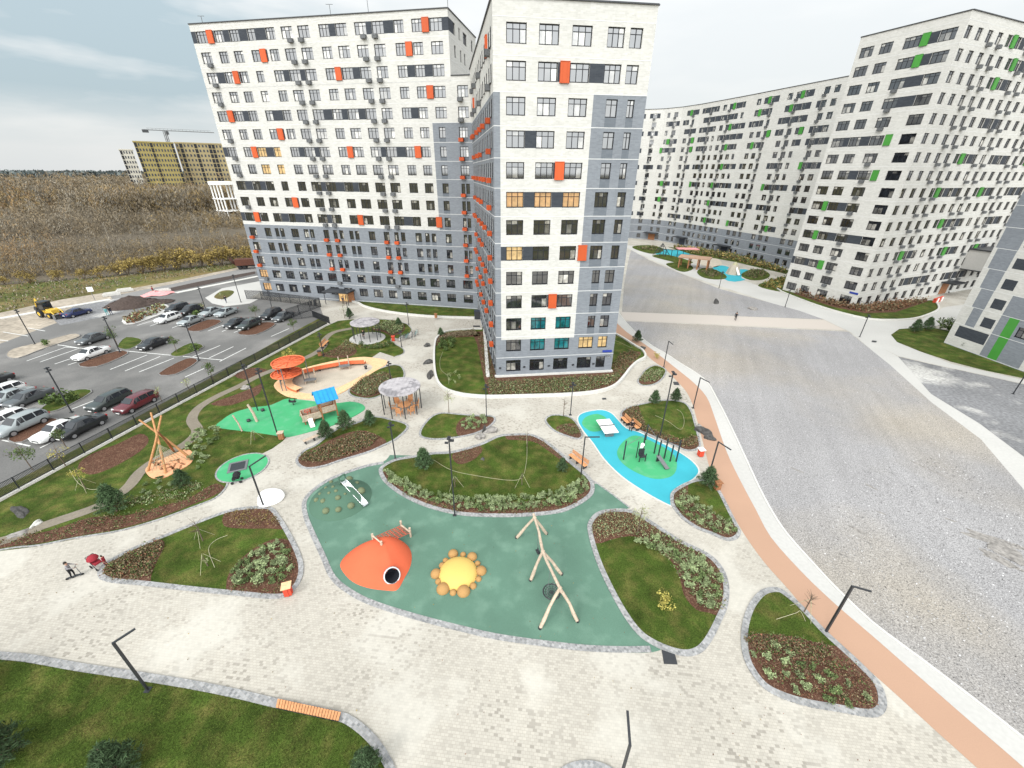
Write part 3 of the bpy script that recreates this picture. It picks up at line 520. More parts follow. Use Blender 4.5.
pl, pr, wr = [smooth_open(pxs(x), 3) for x in (PL, PR, WR)]
sheet('track', pl+pr[::-1], 0.008, 'pink_track'); sheet('track_edge', pr+wr[::-1], 0.012, 'concrete_road')
mb = MB(); band(wr, 0.16, 0.0, 0.05, mb, closed=False); tag(mb.build('kerb', 'concrete_kerb'), kind='structure')
low_edge = pxs([(848.5, 331.8), (890, 365), (931, 402), (981, 439.5), (1024, 490), (1110, 590), (1200, 760)])
gl = wr[6:]; kk = [i for i in range(len(wr)) if wr[i].y < at(631, 321.5).y][0]
sheet('gravel', [at(631, 321.5).to_2d()]+wr[kk:]+[at(1200, 860).to_2d()]+low_edge[::-1], 0.02, 'gravel')
sheet('gravel', pxs([(622, 312), (624, 285), (628, 262), (631, 250), (650, 260.5), (683, 274.5), (720, 289), (765.6, 301.5), (800, 311), (823.6, 319.4)]), 0.02, 'gravel')
sheet('gravel', pxs([(898, 356.6), (930, 364), (956, 369.5), (1024, 384.5), (1200, 425), (1200, 640), (1024, 457), (980, 424), (931, 394)]), 0.02, 'gravel_dark')
sheet('walkway', pxs([(620, 311), (625, 311.8), (823.6, 319.8), (846, 330.5), (631, 321), (624, 320)]), 0.016, 'path_pale')
sheet('road', pxs([(848, 330), (898, 356.6), (931, 394), (980, 424), (1024, 457), (1200, 640), (1300, 900), (1110, 590), (1024, 492), (981, 441), (931, 403), (890, 366)]), 0.014, 'concrete_road')
sheet('road', pxs([(622, 245), (640, 246), (690, 262), (765, 288), (800, 298), (865, 318), (920, 320), (945, 307), (1000, 300), (985, 320), (900, 330), (893, 337), (899, 343), (952, 364), (1024, 380), (1200, 415), (1200, 425), (1024, 384), (956, 369), (898, 356), (848, 331), (823, 319), (765, 301), (683, 274), (631, 250)]), 0.010, 'concrete_road')
RTB = [(776, 289), (800, 300), (832, 311), (865, 319), (890, 320.8), (914.7, 319.4), (932, 314), (939.5, 308.5), (931, 300.7), (900, 303), (860, 304), (820, 297), (790, 286)]
P = smooth(pxs(RTB), 3); mb = MB(); inn = band(P, 0.3, 0, 0.3, mb); tag(mb.build('retaining_kerb', 'concrete_kerb'), kind='structure'); sheet('lawn', inn, 0.16, 'lawn', 0.16)
mulch([(790, 293), (832, 307.5), (865, 314), (895, 313), (925, 303), (930, 301), (900, 303.5), (860, 309), (820, 298)], 0.17, sm=False)
FRB = [(891, 335), (899, 329.3), (915, 328), (932, 328), (950, 331), (975, 350), (1024, 372), (1200, 420), (1200, 418), (1024, 378.4), (985, 370.5), (952, 362), (920, 351.5), (897, 342)]
sheet('lawn', pxs(FRB), 0.06, 'lawn', 0.06)
for px in ([(632, 247), (642, 245.4), (655, 246), (664, 250), (654, 254), (640, 251)], [(652, 256), (664, 254.5), (680, 258), (693, 262.5), (683, 264), (665, 260)], [(666, 264), (678, 262.5), (690, 265), (693, 269), (684, 272), (674, 269)], [(697, 272), (702, 268.5), (712, 269), (724, 274), (726, 278.5), (714, 279.5), (702, 277)], [(741, 275), (750, 270), (762, 270), (770, 275), (764, 279.5), (750, 280)], [(758, 286), (768, 281.5), (788, 277), (788, 290), (776, 291)]):
    P = smooth(pxs(px), 3); sheet('lawn', P, 0.1, 'lawn', 0.1)
sheet('lawn', pxs([(668, 247), (700, 251), (740, 258), (790, 271), (786, 274), (735, 262), (690, 254)]), 0.1, 'lawn', 0.1)
sheet('playground_surface', smooth(pxs([(655, 253.5), (660, 249), (675, 250), (690, 252.5), (684, 258), (670, 259)]), 3), 0.03, 'rubber_blue')
sheet('playground_surface', smooth(pxs([(712, 269), (722, 265.5), (735, 269), (748, 270), (741, 277), (745, 280), (728, 281)]), 3), 0.03, 'rubber_blue')
sheet('playground_surface', smooth(pxs([(697, 262), (702, 257), (716, 258), (722, 264), (712, 267.5)]), 3), 0.03, 'sand')
# stones sitting on the gravel lot
pts = scatter(pxs([(640, 328), (700, 372), (745, 440), (800, 540), (900, 640), (1024, 735), (1020, 495), (960, 430), (850, 337)]), 2.0)
pts += scatter(pxs([(800, 540), (900, 640), (1060, 760), (1060, 560), (960, 450), (860, 470)]), 10)
C = np.array([(x, y, 0.03) for x, y in pts])
tag(cards('gravel_stones', C, rng.uniform(0.05, 0.17, len(C)), 'gravel_stone', aspect=0.8), kind='stuff')

# dark soil and wet marks worn into the lot
g = random.Random(21)
for u, v, l, wd in ((871, 487, .6, .16), (858, 531, .9, .22), (867, 542, .6, .16), (881, 513, .4, .12), (930, 470, 2.4, .14), (845, 556, .5, .14), (992, 540, 2.2, .7), (1004, 562, 1.6, .5), (950, 520, .5, .12), (796, 470, .7, .14)):
    c = at(u, v).to_2d(); a = R(-48)+g.uniform(-.3, .3); P = []
    for k in range(14): t = k*6.283/14; q = g.uniform(.55, 1.15); P.append(c+V2(math.cos(a)*math.cos(t)*l*q-math.sin(a)*math.sin(t)*wd*q, math.sin(a)*math.cos(t)*l*q+math.cos(a)*math.sin(t)*wd*q))
    sheet('soil_patch', P, 0.024, 'rock')
# ------------------------------------------------------------------ buildings
GLASS = ['frame_dark', 'glass']
WCACHE = {}
def window_mesh(w, h, lit=None, white=False):
    key = (round(w, 2), round(h, 2), lit)
    if key in WCACHE: return WCACHE[key]
    mb = MB(); t = 0.085; d = 0.06
    mb.box((0, 0.03, t/2), (w, d, t)); mb.box((0, 0.03, h-t/2), (w, d, t))
    for s in (-1, 1): mb.box((s*(w/2-t/2), 0.03, h/2), (t, d, h-2*t))
    tr = h*0.70; n = 3 if w > 1.55 else 2 if w > 0.75 else 1
    mb.box((0, 0.031, tr), (w-2*t, d, 0.06))
    xs = [(-w/2+w*k/n) for k in range(n+1)]
    for x in xs[1:-1]:
        mb.box((x, 0.029, (t+tr-0.03)/2), (0.075, d, tr-0.03-t)); mb.box((x, 0.029, (tr+0.03+h-t)/2), (0.075, d, h-t-tr-0.03))
    for a, b in zip(xs[:-1], xs[1:]):
        for z0, z1 in ((t, tr), (tr, h-t)): mb.face([(a+.02, 0.04, z0), (b-.02, 0.04, z0), (b-.02, 0.04, z1), (a+.02, 0.04, z1)], 1)
    mb.box((0, -0.06, -0.015), (w+0.04, 0.2, 0.03), m=2)
    o = (mb, ['frame_dark', lit or 'glass', 'metal_dark']); WCACHE[key] = o
    return o
BASK = MB(); BASK.box((0, -0.3, 0.3), (0.86, 0.5, 0.56))
for k in range(7): BASK.box((0, -0.3, 0.05+k*0.083), (0.9, 0.55, 0.03))
PANEL = {}
def panel_mb(w, h):
    k = (round(w, 2), round(h, 2))
    if k not in PANEL:
        mb = MB(); mb.box((0, -0.10, h/2), (w, 0.20, h)); mb.box((0, -0.11, h-0.03), (w+.04, 0.25, 0.05)); mb.box((0, -0.11, 0.03), (w+.04, 0.25, 0.05))
        for x in (-w/4, w/4): mb.box((x, -0.205, h/2), (0.03, 0.02, h-0.14))
        PANEL[k] = mb
    return PANEL[k]
class Bld:
    MATL = ['brick_white', 'brick_grey', 'brick_dark', 'joint_pale', 'brick_spandrel', 'roof_felt', 'metal_dark', 'concrete_kerb', 'panel_green']
    def __init__(s, name, label, cat, loc, group=None):
        s.root = thing(name, label, cat, (loc[0], loc[1], 0), 0, group); s.o = Vector((loc[0], loc[1], 0)); s.wall = MB(); s.win = []; s.ac = []; s.pan = []
    def facade(s, O, D, L, rows, matf, ztop, z0=0.0, reveal=0.16, joint=True, cap=True, rev_m=None):
        O = Vector((O[0], O[1], 0)); D = Vector((D[0], D[1], 0)).normalized(); Nn = Vector((D.y, -D.x, 0)); rz = math.atan2(D.y, D.x)
        P = lambda a, z, out=0.0: O-s.o+D*a+Nn*out+Vector((0, 0, z))
        zc = z0
        for r in rows:
            zb0, zb1, zb, zt = r['z']
            wins = sorted(r['w']); br = set([0, L]); [br.update((a, b)) for a, b, *_ in wins]; br.update(x for x in r.get('br', []) if 0 < x < L)
            br = sorted(br)
            for i in range(len(br)-1):
                a, b = br[i], br[i+1]; m = (a+b)/2; isw = any(w[0]-1e-6 < m < w[1]+1e-6 for w in wins)
                for k, (q0, q1) in enumerate(((zb0, zb), (zb, zt), (zt, zb1))):
                    if k == 1 and isw: continue
                    s.wall.face([P(a, q0), P(b, q0), P(b, q1), P(a, q1)], matf(m, (q0+q1)/2, k, r, isw))
            for a, b, *ex in wins:
                rm = rev_m if rev_m is not None else matf((a+b)/2, zb-.1, 0, r, False)
                for pa, pb in (((a, zb), (a, zt)), ((b, zt), (b, zb)), ((a, zt), (b, zt)), ((b, zb), (a, zb))):
                    s.wall.face([P(*pa), P(*pb), P(pb[0], pb[1], -reveal), P(pa[0], pa[1], -reveal)], rm)
                s.win.append((P((a+b)/2, zb, -reveal), rz, round(b-a, 2), round(zt-zb, 2), ex[0] if ex else None))
            for a in r.get('ac', []): s.ac.append((P(a, r.get('acz', zb-0.62)), rz, r.get('acm', 'metal_grey')))
            for a, b in r.get('pan', []): s.pan.append((P((a+b)/2, zb-0.12), rz, min(b-a, 1.15), zt-zb+0.22))
            if joint:
                c = P(L/2, zb0+0.02, 0.006); s.wall.box(c, (L, 0.012, 0.07), rz, 3)
        zl = rows[-1]['z'][1] if rows else z0
        s.wall.face([P(0, zl), P(L, zl), P(L, ztop), P(0, ztop)], matf(L/2, ztop, 2, {}, False))
        if joint: s.wall.box(P(L/2, zl+0.03, 0.006), (L, 0.012, 0.06), rz, 3)
        if cap: s.wall.box(P(L/2, ztop+0.06, -0.10), (L, 0.5, 0.12), rz, 6)
        if z0 < rows[0]['z'][0]: s.wall.face([P(0, z0), P(L, z0), P(L, rows[0]['z'][0]), P(0, rows[0]['z'][0])], matf(L/2, z0, 0, {}, False))
    def blank(s, O, D, L, z0, z1, m, cap=True):
        O = Vector((O[0], O[1], 0)); D = Vector((D[0], D[1], 0)).normalized(); Nn = Vector((D.y, -D.x, 0))
        P = lambda a, z, o=0: O-s.o+D*a+Nn*o+Vector((0, 0, z))
        s.wall.face([P(0, z0), P(L, z0), P(L, z1), P(0, z1)], m)
        if cap: s.wall.box(P(L/2, z1+0.06, -0.1), (L, 0.5, 0.12), math.atan2(D.y, D.x), 6)
    def roof(s, pts, z):
        mb = MB(); mb.prism([Vector((p[0], p[1]))-s.o.to_2d() for p in pts], z-.3, z, side=False); mb.build('roof', 'roof_felt', s.root)
    def finish(s, pancol):
        s.wall.build('wall', s.MATL, s.root)
        cp = Vector((0, 0, CAMH))-s.o
        def place(items, name, mk, cacheprefix):
            items = sorted(items, key=lambda i: (i[0]-cp).length); cache = {}
            for it in items[:100]:
                mbx, ml, key = mk(it)
                if key not in cache:
                    o = mbx.build(name, ml, s.root, it[0], it[1]); cache[key] = o.data
                else: o = link(name, cache[key], s.root, it[0], it[1])
            if len(items) > 100:
                rest = MB(); mats = []
                for it in items[100:]:
                    mbx, ml, key = mk(it); M = Matrix.Translation(it[0]) @ Matrix.Rotation(it[1], 4, 'Z')
                    for x in ml:
                        if x not in mats: mats.append(x)
                    b = len(rest.v); rest.v += [tuple(M @ Vector(q)) for q in mbx.v]; rest.f += [tuple(i+b for i in f) for f in mbx.f]; rest.m += [mats.index(ml[i]) for i in mbx.m]; rest.sm += mbx.sm
                tag(rest.build(name, mats, s.root), kind='stuff')
        place(s.win, 'window', lambda it: (*window_mesh(it[2], it[3], it[4]), (it[2], it[3], it[4])), 'w')
        place(s.ac, 'air_conditioner_basket', lambda it: (BASK, [it[2]], it[2]), 'a')
        place(s.pan, 'facade_panel', lambda it: (panel_mb(it[2], it[3]), [pancol], (round(it[2], 2), round(it[3], 2))), 'p')
q2 = lambda a, b, w: ((a+b)/2-w/2, (a+b)/2+w/2)
# ---- left block, 16 storeys
LO = Vector((-57.62, 93.15)); LD = Vector((0.98194, -0.18955)); LN = Vector((0.18955, 0.98194))   # LN = into the block
lb = Bld('apartment_block', 'white block with orange panels and slate grey base behind the fenced car park', 'apartment building', LO)
UC = [(0.9, 3.0), (4.65, 6.45), (7.7, 9.6), (11.3, 12.8), (14.95, 16.75), (17.95, 20.1), (21.15, 23.3), (25.1, 26.95), (28.15, 30.25), (31.65, 33.7), (34.75, 36.8), (38.6, 40.3), (41.7, 43.4), (44.8, 46.85)]
BND = {1: [(-1, 0), (1, 2), (2, 3), (3, 4), (7, 8), (9, 10), (10, 11), (13, 14)], 3: [(0, 1), (4, 5), (5, 6), (8, 9), (11, 12), (12, 13)], 5: [(1, 2), (3, 4), (6, 7), (7, 8), (8, 9), (11, 12)], 7: [(-1, 0), (2, 3), (4, 5), (5, 6), (9, 10), (10, 11)], 9: [(0, 1), (1, 2), (5, 6), (6, 7), (7, 8)], 11: [(2, 3), (3, 4), (5, 6), (10, 11), (-1, 0)]}
PNL = {1: [(3.15, 4.5), (43.45, 44.7)], 2: [(12.95, 14.35), (40.4, 41.5)], 3: [(6.55, 7.65)], 4: [(43.5, 44.7)], 5: [(3.15, 4.5)], 6: [(12.95, 14.35)], 7: [(6.55, 7.65), (27.0, 28.1), (40.4, 41.6)], 10: [(12.95, 14.35)], 11: [(3.15, 4.5), (27.0, 28.1), (43.5, 44.7)]}
PNL[3].append((27.0, 28.1))
LIT = {(7, 1), (7, 2), (7, 3), (8, 1), (8, 2), (8, 3)}
LW_MID = [(1.0, 2.75), (4.75, 6.25), (7.25, 8.15), (8.45, 9.45), (11.1, 12.8), (14.05, 15.15), (15.45, 16.45), (18.65, 19.85), (20.85, 21.75), (22.25, 23.15), (24.5, 25.4), (25.75, 26.65), (28.8, 30.2), (32.1, 33.3), (34.4, 35.3), (35.8, 36.7), (38.9, 40.2), (40.95, 41.85), (42.3, 43.2)]
LW_LOW = [(0.7, 2.7), (4.0, 6.0), (7.35, 9.4), (10.75, 12.65), (14.25, 16.3), (17.7, 19.75), (21.05, 23.0), (24.65, 26.6), (28.0, 30.1), (31.5, 33.4), (34.65, 36.6), (38.15, 40.1), (41.2, 43.2), (44.7, 46.6), (48.3, 50.3)]
LL = 52.2; H1 = 2.963
rows = []
for n in range(16):
    r = 16-n; c = 2.3+H1*n; z = (c-1.5 if n else 0.35, c-1.5+H1, c-.83, c+.83); wl = []; ac = []; pan = []; bd = []; am = 'metal_grey'
    if r <= 11:
        for i, (a, b) in enumerate(UC):
            if r > 5 and i == 13: continue
            wl.append((a, b, 'glass_lit_yellow' if (r, i) in LIT and i != 1 else None))
        ac = [UC[i][1]-0.5 if i in (0, 5, 9) else UC[i][0]+0.5 for i in (0, 5, 6, 9, 10) if not (i == 0 and r in (1, 5, 9, 11))]
        pan = PNL.get(r, [])
        for i, j in BND.get(r, []): bd.append((0 if i < 0 else UC[i][1], UC[j][0] if j < 14 else 47.9))
        for a, b in pan: bd.append((a-.15, b+.15))
    elif r <= 14: wl = list(LW_MID); ac = [1.5, 19.2, 21.7, 32.7, 34.9]; am = 'panel_orange'
    else: wl = [x if len(x) == 3 else (*x, 'glass_lit' if (r >= 15 and i == 0) else None) for i, x in enumerate(LW_LOW)]; ac = [2.3, 20.4, 33.9] if r == 15 else []
    if 4 <= r <= 5: wl.append((48.9, 50.8)); ac = list(ac)+[49.4]
    if 6 <= r <= 14:
        wl += [(45.2, 46.4), (48.9, 49.6), (49.8, 50.5)] if r > 8 else [(45.2, 46.4), (48.9, 50.5)]
    if 6 <= r <= 14: pan = list(pan)
    if r <= 3: wl = [x for x in wl if x[0] < 47.5]
    rows.append(dict(z=z, w=wl, ac=ac, acm=am, pan=pan, bands=bd, br=[44.08]+[x for t in bd for x in t], row=r))
def lbm(m, z, k, r, isw):
    if z > 40.2 and m > 47.9: return 0
    if z < 15.65 or (m > 44.08 and z < 33.4):
        if isw and k == 0 and r.get('row', 16) <= 14: return 4
        return 1
    if k == 1 and any(a <= m <= b for a, b in r.get('bands', [])): return 2
    return 0
# main face split at the set-back: the lower wing stops 8 m below the roof
lo = [r for r in rows if r['row'] >= 4]; hi = [r for r in rows if r['row'] < 4]
lb.facade(LO, LD, LL, lo, lbm, lo[-1]['z'][1], cap=False); lb.blank(LO+LD*47.9, LD, 4.3, lo[-1]['z'][1], 40.0, 0, cap=False)
for r in hi: r['br'] = [x for x in r['br'] if x < 47.9]
zsplit = lo[-1]['z'][1]
lb.facade(LO, LD, 47.9, hi, lbm, 48.6, z0=zsplit)
SO = LO+LD*47.9
side = [dict(z=(hi[0]['z'][1], hi[1]['z'][1], hi[1]['z'][2], hi[1]['z'][3]), w=[(2.6, 3.5), (5.8, 6.6), (8.2, 9.0), (13, 14)], br=[]), dict(z=hi[2]['z'], w=[(2.6, 3.5), (5.4, 6.2), (7.9, 10.2), (13, 14)], br=[])]
lb.facade(SO, LN, 16.3, side, lambda m, z, k, r, w: 2 if (k == 1 and z > 45 and m < 2.6) else 0, 48.6, z0=zsplit)
lb.wall.box(Vector((*(LO+LD*50.05), 40.06))-lb.o+Vector((*(LN*0.1), 0)), (4.3, 0.5, 0.12), math.atan2(LD.y, LD.x), 6)
for n in range(2, 11): lb.ac.append((Vector((*(LO+LD*49.3), 2.3+H1*n-1.42))-lb.o, math.atan2(LD.y, LD.x), 'panel_orange'))
b0, b1 = LO+LN*16.3, LO+LD*47.9+LN*16.3
lb.blank(b0, -LN, 16.3, 0, 48.6, 0); lb.blank(b1, -LD, 47.9, 0, 48.6, 0); lb.roof([LO, LO+LD*47.9, b1, b0], 48.3)
lb.roof([LO+LD*47.9, LO+LD*52.2, LO+LD*52.2+LN*16, b1], 39.8)
# entrance of the left block
er = math.atan2(LD.y, LD.x); e0 = Vector((*(LO+LD*20.6), 0))-lb.o
mb = MB(); mb.box(e0+Vector((*(-LN*1.6), 2.75)), (6.0, 3.2, 0.22), er); [mb.tube([e0+Vector((*(LD*k-LN*2.9), 0)), e0+Vector((*(LD*k-LN*2.9), 2.7))], 0.07, 6) for k in (-2.7, 2.7)]; mb.build('entrance_canopy', 'metal_dark', lb.root)
mb = MB(); mb.box(e0+Vector((*(-LN*0.08), 1.25)), (2.2, 0.1, 2.3), er, 0); mb.box(e0+Vector((*(LD*1.9-LN*0.12), 1.25)), (1.4, 0.16, 2.4), er, 1); [mb.box(e0+Vector((*(LD*k-LN*0.14), 1.25)), (0.07, 0.06, 2.3), er, 2) for k in (-1.1, 0, 1.1)]; mb.build('entrance_door', ['lobby_light', 'wood_brown', 'metal_dark'], lb.root)
for s_, hh in ((0.3, 1.2), (26, 1.6), (33, 3.5), (47, 1.4)):
    mb = MB(); p = Vector((*(LO+LD*s_+LN*3), 48.3))-lb.o; mb.tube([p, p+Vector((0, 0, hh+1))], 0.05, 5); mb.box(p+Vector((0, 0, hh+1)), (1.2, 0.06, 0.06)); mb.build('roof_aerial', 'metal_grey', lb.root)
lb.finish('panel_orange')
# ---- the near tower, 13 storeys
TC = Vector((-2.18, 51.64)); TD = Vector((0.99224, 0.12434)); TLD = Vector((-0.16, 0.987)).normalized()
tw = Bld('apartment_tower', 'white and slate grey tower with orange panels in the middle of the courtyard', 'apartment building', TC)
A, B_c, Cc = (1.35, 3.4), (4.65, 6.7), (8.03, 10.1)
DE = {13: [(11.7, 13.5), (14.05, 15.4)], 12: [(11.7, 13.5), (14.05, 15.4)], 11: [(12.2, 13.5), (14.57, 15.4)], 10: [(12.2, 13.5), (14.57, 15.4)], 9: [(12.3, 13.5), (14.58, 15.42)], 8: [(11.9, 13.5), (14.66, 15.7)], 7: [(11.9, 13.5), (14.66, 15.7)], 6: [(11.9, 13.5), (14.66, 15.7)], 5: [(12.48, 13.5), (14.2, 15.45)], 4: [(12.48, 13.5), (14.2, 15.45)], 3: [(12.48, 13.5), (14.2, 15.45)], 2: [(11.47, 13.5), (14.23, 15.55)], 1: [(11.47, 13.5), (14.23, 15.55)]}
rows = []
for n in range(1, 14):
    zb = 3.02*(n-1); lit = {}; bd = []; pan = []
    if n == 8: lit = {0: 'glass_lit', 1: 'glass_lit', 2: 'glass_lit'}; bd = [(A[1], B_c[0]), (B_c[1], Cc[0])]
    if n == 12: pan = [(6.95, 7.95)]; bd = [(6.7, 8.03), (10.1, 11.7)]
    if n == 10: bd = [(A[1], B_c[0])]
    if n == 9: pan = [(6.9, 7.95)]; bd = [(6.7, 8.03)]
    if n == 6: bd = [(0.7, A[0]), (A[1], B_c[0])]; pan = [(10.35, 11.45)]; lit = {0: 'glass_lit_yellow'}
    if n == 4: pan = [(6.9, 7.95)]; bd = [(6.7, 8.03)]
    if n == 2: lit = {3: 'glass_lit_yellow', 4: 'glass_lit_yellow', 1: 'glass_teal', 2: 'glass_teal'}
    if n == 3: lit = {1: 'glass_teal', 2: 'glass_teal'}
    wl = [(a, b, lit.get(i)) for i, (a, b) in enumerate([A, B_c, Cc]+DE[n])]
    rows.append(dict(z=(zb if n > 1 else 0.15, zb+3.02, zb+1.0, zb+2.65), w=wl, ac=[], pan=pan, bands=bd, br=[0.7, 10.75]+[x for t in bd for x in t], n=n))
def twm(m, z, k, r, isw):
    g = z < 5.63 or ((m > 10.75 or m < 0.7) and z < 33.5)
    if k == 1 and any(a <= m <= b for a, b in r.get('bands', [])): return 2
    if isw and k == 0 and m > 10.75 and 5 < z < 33.5: return 4
    return 1 if g else 0
tw.facade(TC, TD, 16.68, rows, twm, 40.7)
TLL = 32.2; TO = TC+TLD*TLL; sl = lambda t: TLL-t
rows = []
for n in range(1, 14):
    zb = 3.02*(n-1); ts = [1.9, 3.9, 6.4, 8.6, 11.2, 13.4, 15.7, 18.2, 20.6, 23.2, 25.4, 27.8, 30.2]
    wl = [(sl(t+.55), sl(t-.55)) for t in ts]; ac = []; pan = []; am = 'panel_orange'
    if n >= 12: am = 'metal_grey'; ac = [sl(t) for t in (3.0, 14.6, 22.0, 26.5)]; pan = [(sl(6.0), sl(4.9))] if n == 13 else [(sl(26), sl(24.8))]
    elif n >= 3: ac = [sl(t) for t in ((3.4, 9.9, 14.6, 19.4, 26.3, 29.0) if n % 2 else (3.5, 14.7, 19.4, 26.2))]
    elif n == 2: ac = [sl(3.5)]
    rows.append(dict(z=(zb if n > 1 else 0.15, zb+3.02, zb+1.0, zb+2.65), w=wl, ac=ac, acm=am, acz=zb+0.45, pan=pan, br=[], n=n))
tw.facade(TO, -TLD, TLL, rows, lambda m, z, k, r, isw: (4 if isw and k == 0 and 5 < z < 33 else 1) if z < 33.5 else 0, 40.7, reveal=0.02, rev_m=3)
TR = TC+TD*16.68
tw.blank(TR, TLD, TLL, 0, 40.7, 0); tw.blank(TR+TLD*TLL, -TD, 16.68, 0, 40.7, 0); tw.roof([TC, TR, TR+TLD*TLL, TO], 40.4)
mb = MB(); rz = math.atan2(TD.y, TD.x)
mb.box((*(TD*8.3-Vector((TLD.x, TLD.y))*0.06), 0.22), (17.1, 0.5, 0.44), rz); mb.box((*(TLD*16-TD*0.06), 0.22), (0.5, 32, 0.44), rz-0.037); mb.build('plinth', 'concrete_kerb', tw.root)
mb = MB(); mb.box((*(TD*15.7-TLD*0.1), 3.45), (1.35, 0.06, 0.32), rz); mb.build('address_sign', 'blue_sign', tw.root)
mb = MB(); mb.box((*(TD*15.9-TLD*0.22), 2.75), (0.5, 0.4, 0.14), rz, 0); mb.box((*(TD*15.9-TLD*0.22), 2.67), (0.42, 0.32, 0.03), rz, 1); mb.build('wall_lamp', ['metal_grey', 'lamp_light'], tw.root)
for s_ in (0.5, 3.9, 7.4, 10.9, 13.9): mb = MB(); mb.box((*(TD*s_-TLD*0.05), 1.55), (0.3, 0.1, 0.22), rz); mb.build('wall_vent', 'metal_dark', tw.root)
tw.finish('panel_orange')
# ---- right tower, 16 storeys
RC = Vector((73.99, 86.68)); RE = Vector((-0.38324, 0.92365)); RS = Vector((0.92365, 0.38324))
rt = Bld('apartment_tower', 'white tower with green panels beyond the gravel lot, its corner towards the camera', 'apartment building', RC)
FC = [(0.7, 3.1), (4.2, 6.3), (8.1, 10.5), (13.3, 15.7)]
BF = {1: [(2, 3)], 2: [(2, 3)], 3: [(2, 3)], 4: [(2, 3)], 6: [(0, 1), (1, 2)], 8: [(1, 2)], 10: [(0, 1), (1, 2)], 12: [(0, 1), (1, 2), (2, 3)], 14: [(-1, 0), (0, 1)]}
PF = {1: [(10.7, 12.1)], 2: [(10.7, 12.1)], 6: [(10.7, 12.0)], 8: [(10.7, 12.0)], 10: [(3.2, 4.1)], 12: [(3.2, 4.1)], 14: [(6.4, 7.6)]}
frnt, sid = [], []; rs = random.Random(5)
for n in range(16):
    r = 16-n; c = 1.5+3.03*n; z = (c-1.5 if n else 0.15, c+1.53, c-.82, c+.83)
    bd = [(0 if i < 0 else FC[i][1], FC[j][0]) for i, j in BF.get(r, [])]
    frnt.append(dict(z=z, w=[(a, b) for a, b in FC], ac=[9.4] if r not in (1, 2, 6) else [], pan=PF.get(r, []), bands=bd, br=[x for t in bd for x in t]))
    wl, bd, pan, ac = [], [], [], []
    K = 17
    for k in range(K):
        a = 0.35+3.25*k; wl.append((a, a+1.55))
        if k % 4 in (2, 3) and n: ac.append(a+1.2)
    if r % 2 or r == 2:
        k = rs.randint(2, 5)
        while k < K-3:
            m_ = rs.randint(2, 3)
            for j in range(m_): bd.append((wl[k+j][1], wl[k+j+1][0]))
            if rs.random() < 0.75: pan.append((wl[k][1]+.2, wl[k][1]+1.5))
            k += m_+rs.randint(2, 3)
    sid.append(dict(z=z, w=wl, ac=ac, pan=pan, bands=bd, br=[x for t in bd for x in t]))
bm_ = lambda m, z, k, r, isw: 2 if (k == 1 and any(a <= m <= b for a, b in r.get('bands', []))) else 0
rt.facade(RC+RE*16.72, -RE, 16.72, frnt, bm_, 49.6); rt.facade(RC, RS, 56, sid, bm_, 49.6)
rt.blank(RC+RS*56, RE, 16.72, 0, 49.6, 0); rt.blank(RC+RS*56+RE*16.72, -RS, 56, 0, 49.6, 0); rt.roof([RC, RC+RS*56, RC+RS*56+RE*16.72, RC+RE*16.72], 49.3)
mb = MB(); c = RS*42-RE*2.4; rz = math.atan2(RS.y, RS.x); mb.box((*c, 8.2), (11, 4.8, 4.4), rz, 0); mb.box((*c, 10.5), (11.6, 5.4, 0.25), rz, 1); mb.box((*(c+RS*1.2-RE*2.42), 8.3), (1.4, 0.1, 3.6), rz, 2); mb.box((*c, 5.9), (11.3, 5.1, 0.22), rz, 1)
for k in (-5, 5): mb.tube([(*(c+RS*k-RE*2.1), 0), (*(c+RS*k-RE*2.1), 6)], 0.25, 8, 1)
mb.build('entrance_bridge', ['concrete_road', 'metal_dark', 'panel_dark'], rt.root)
mb = MB(); mb.box((*(RS*33.5-RE*1.4), 3.1), (5, 2.8, 0.25), rz, 0); mb.box((*(RS*33.5-RE*0.06), 1.4), (3, 0.1, 2.6), rz, 1); mb.build('entrance_canopy', ['metal_dark', 'wood_brown'], rt.root)
mb = MB(); mb.box((*(RE*1.0-RS*0.08), 3.15), (1.7, 0.06, 0.4), math.atan2(-RE.y, -RE.x)); mb.build('address_sign', 'blue_sign', rt.root)
rt.finish('panel_green')
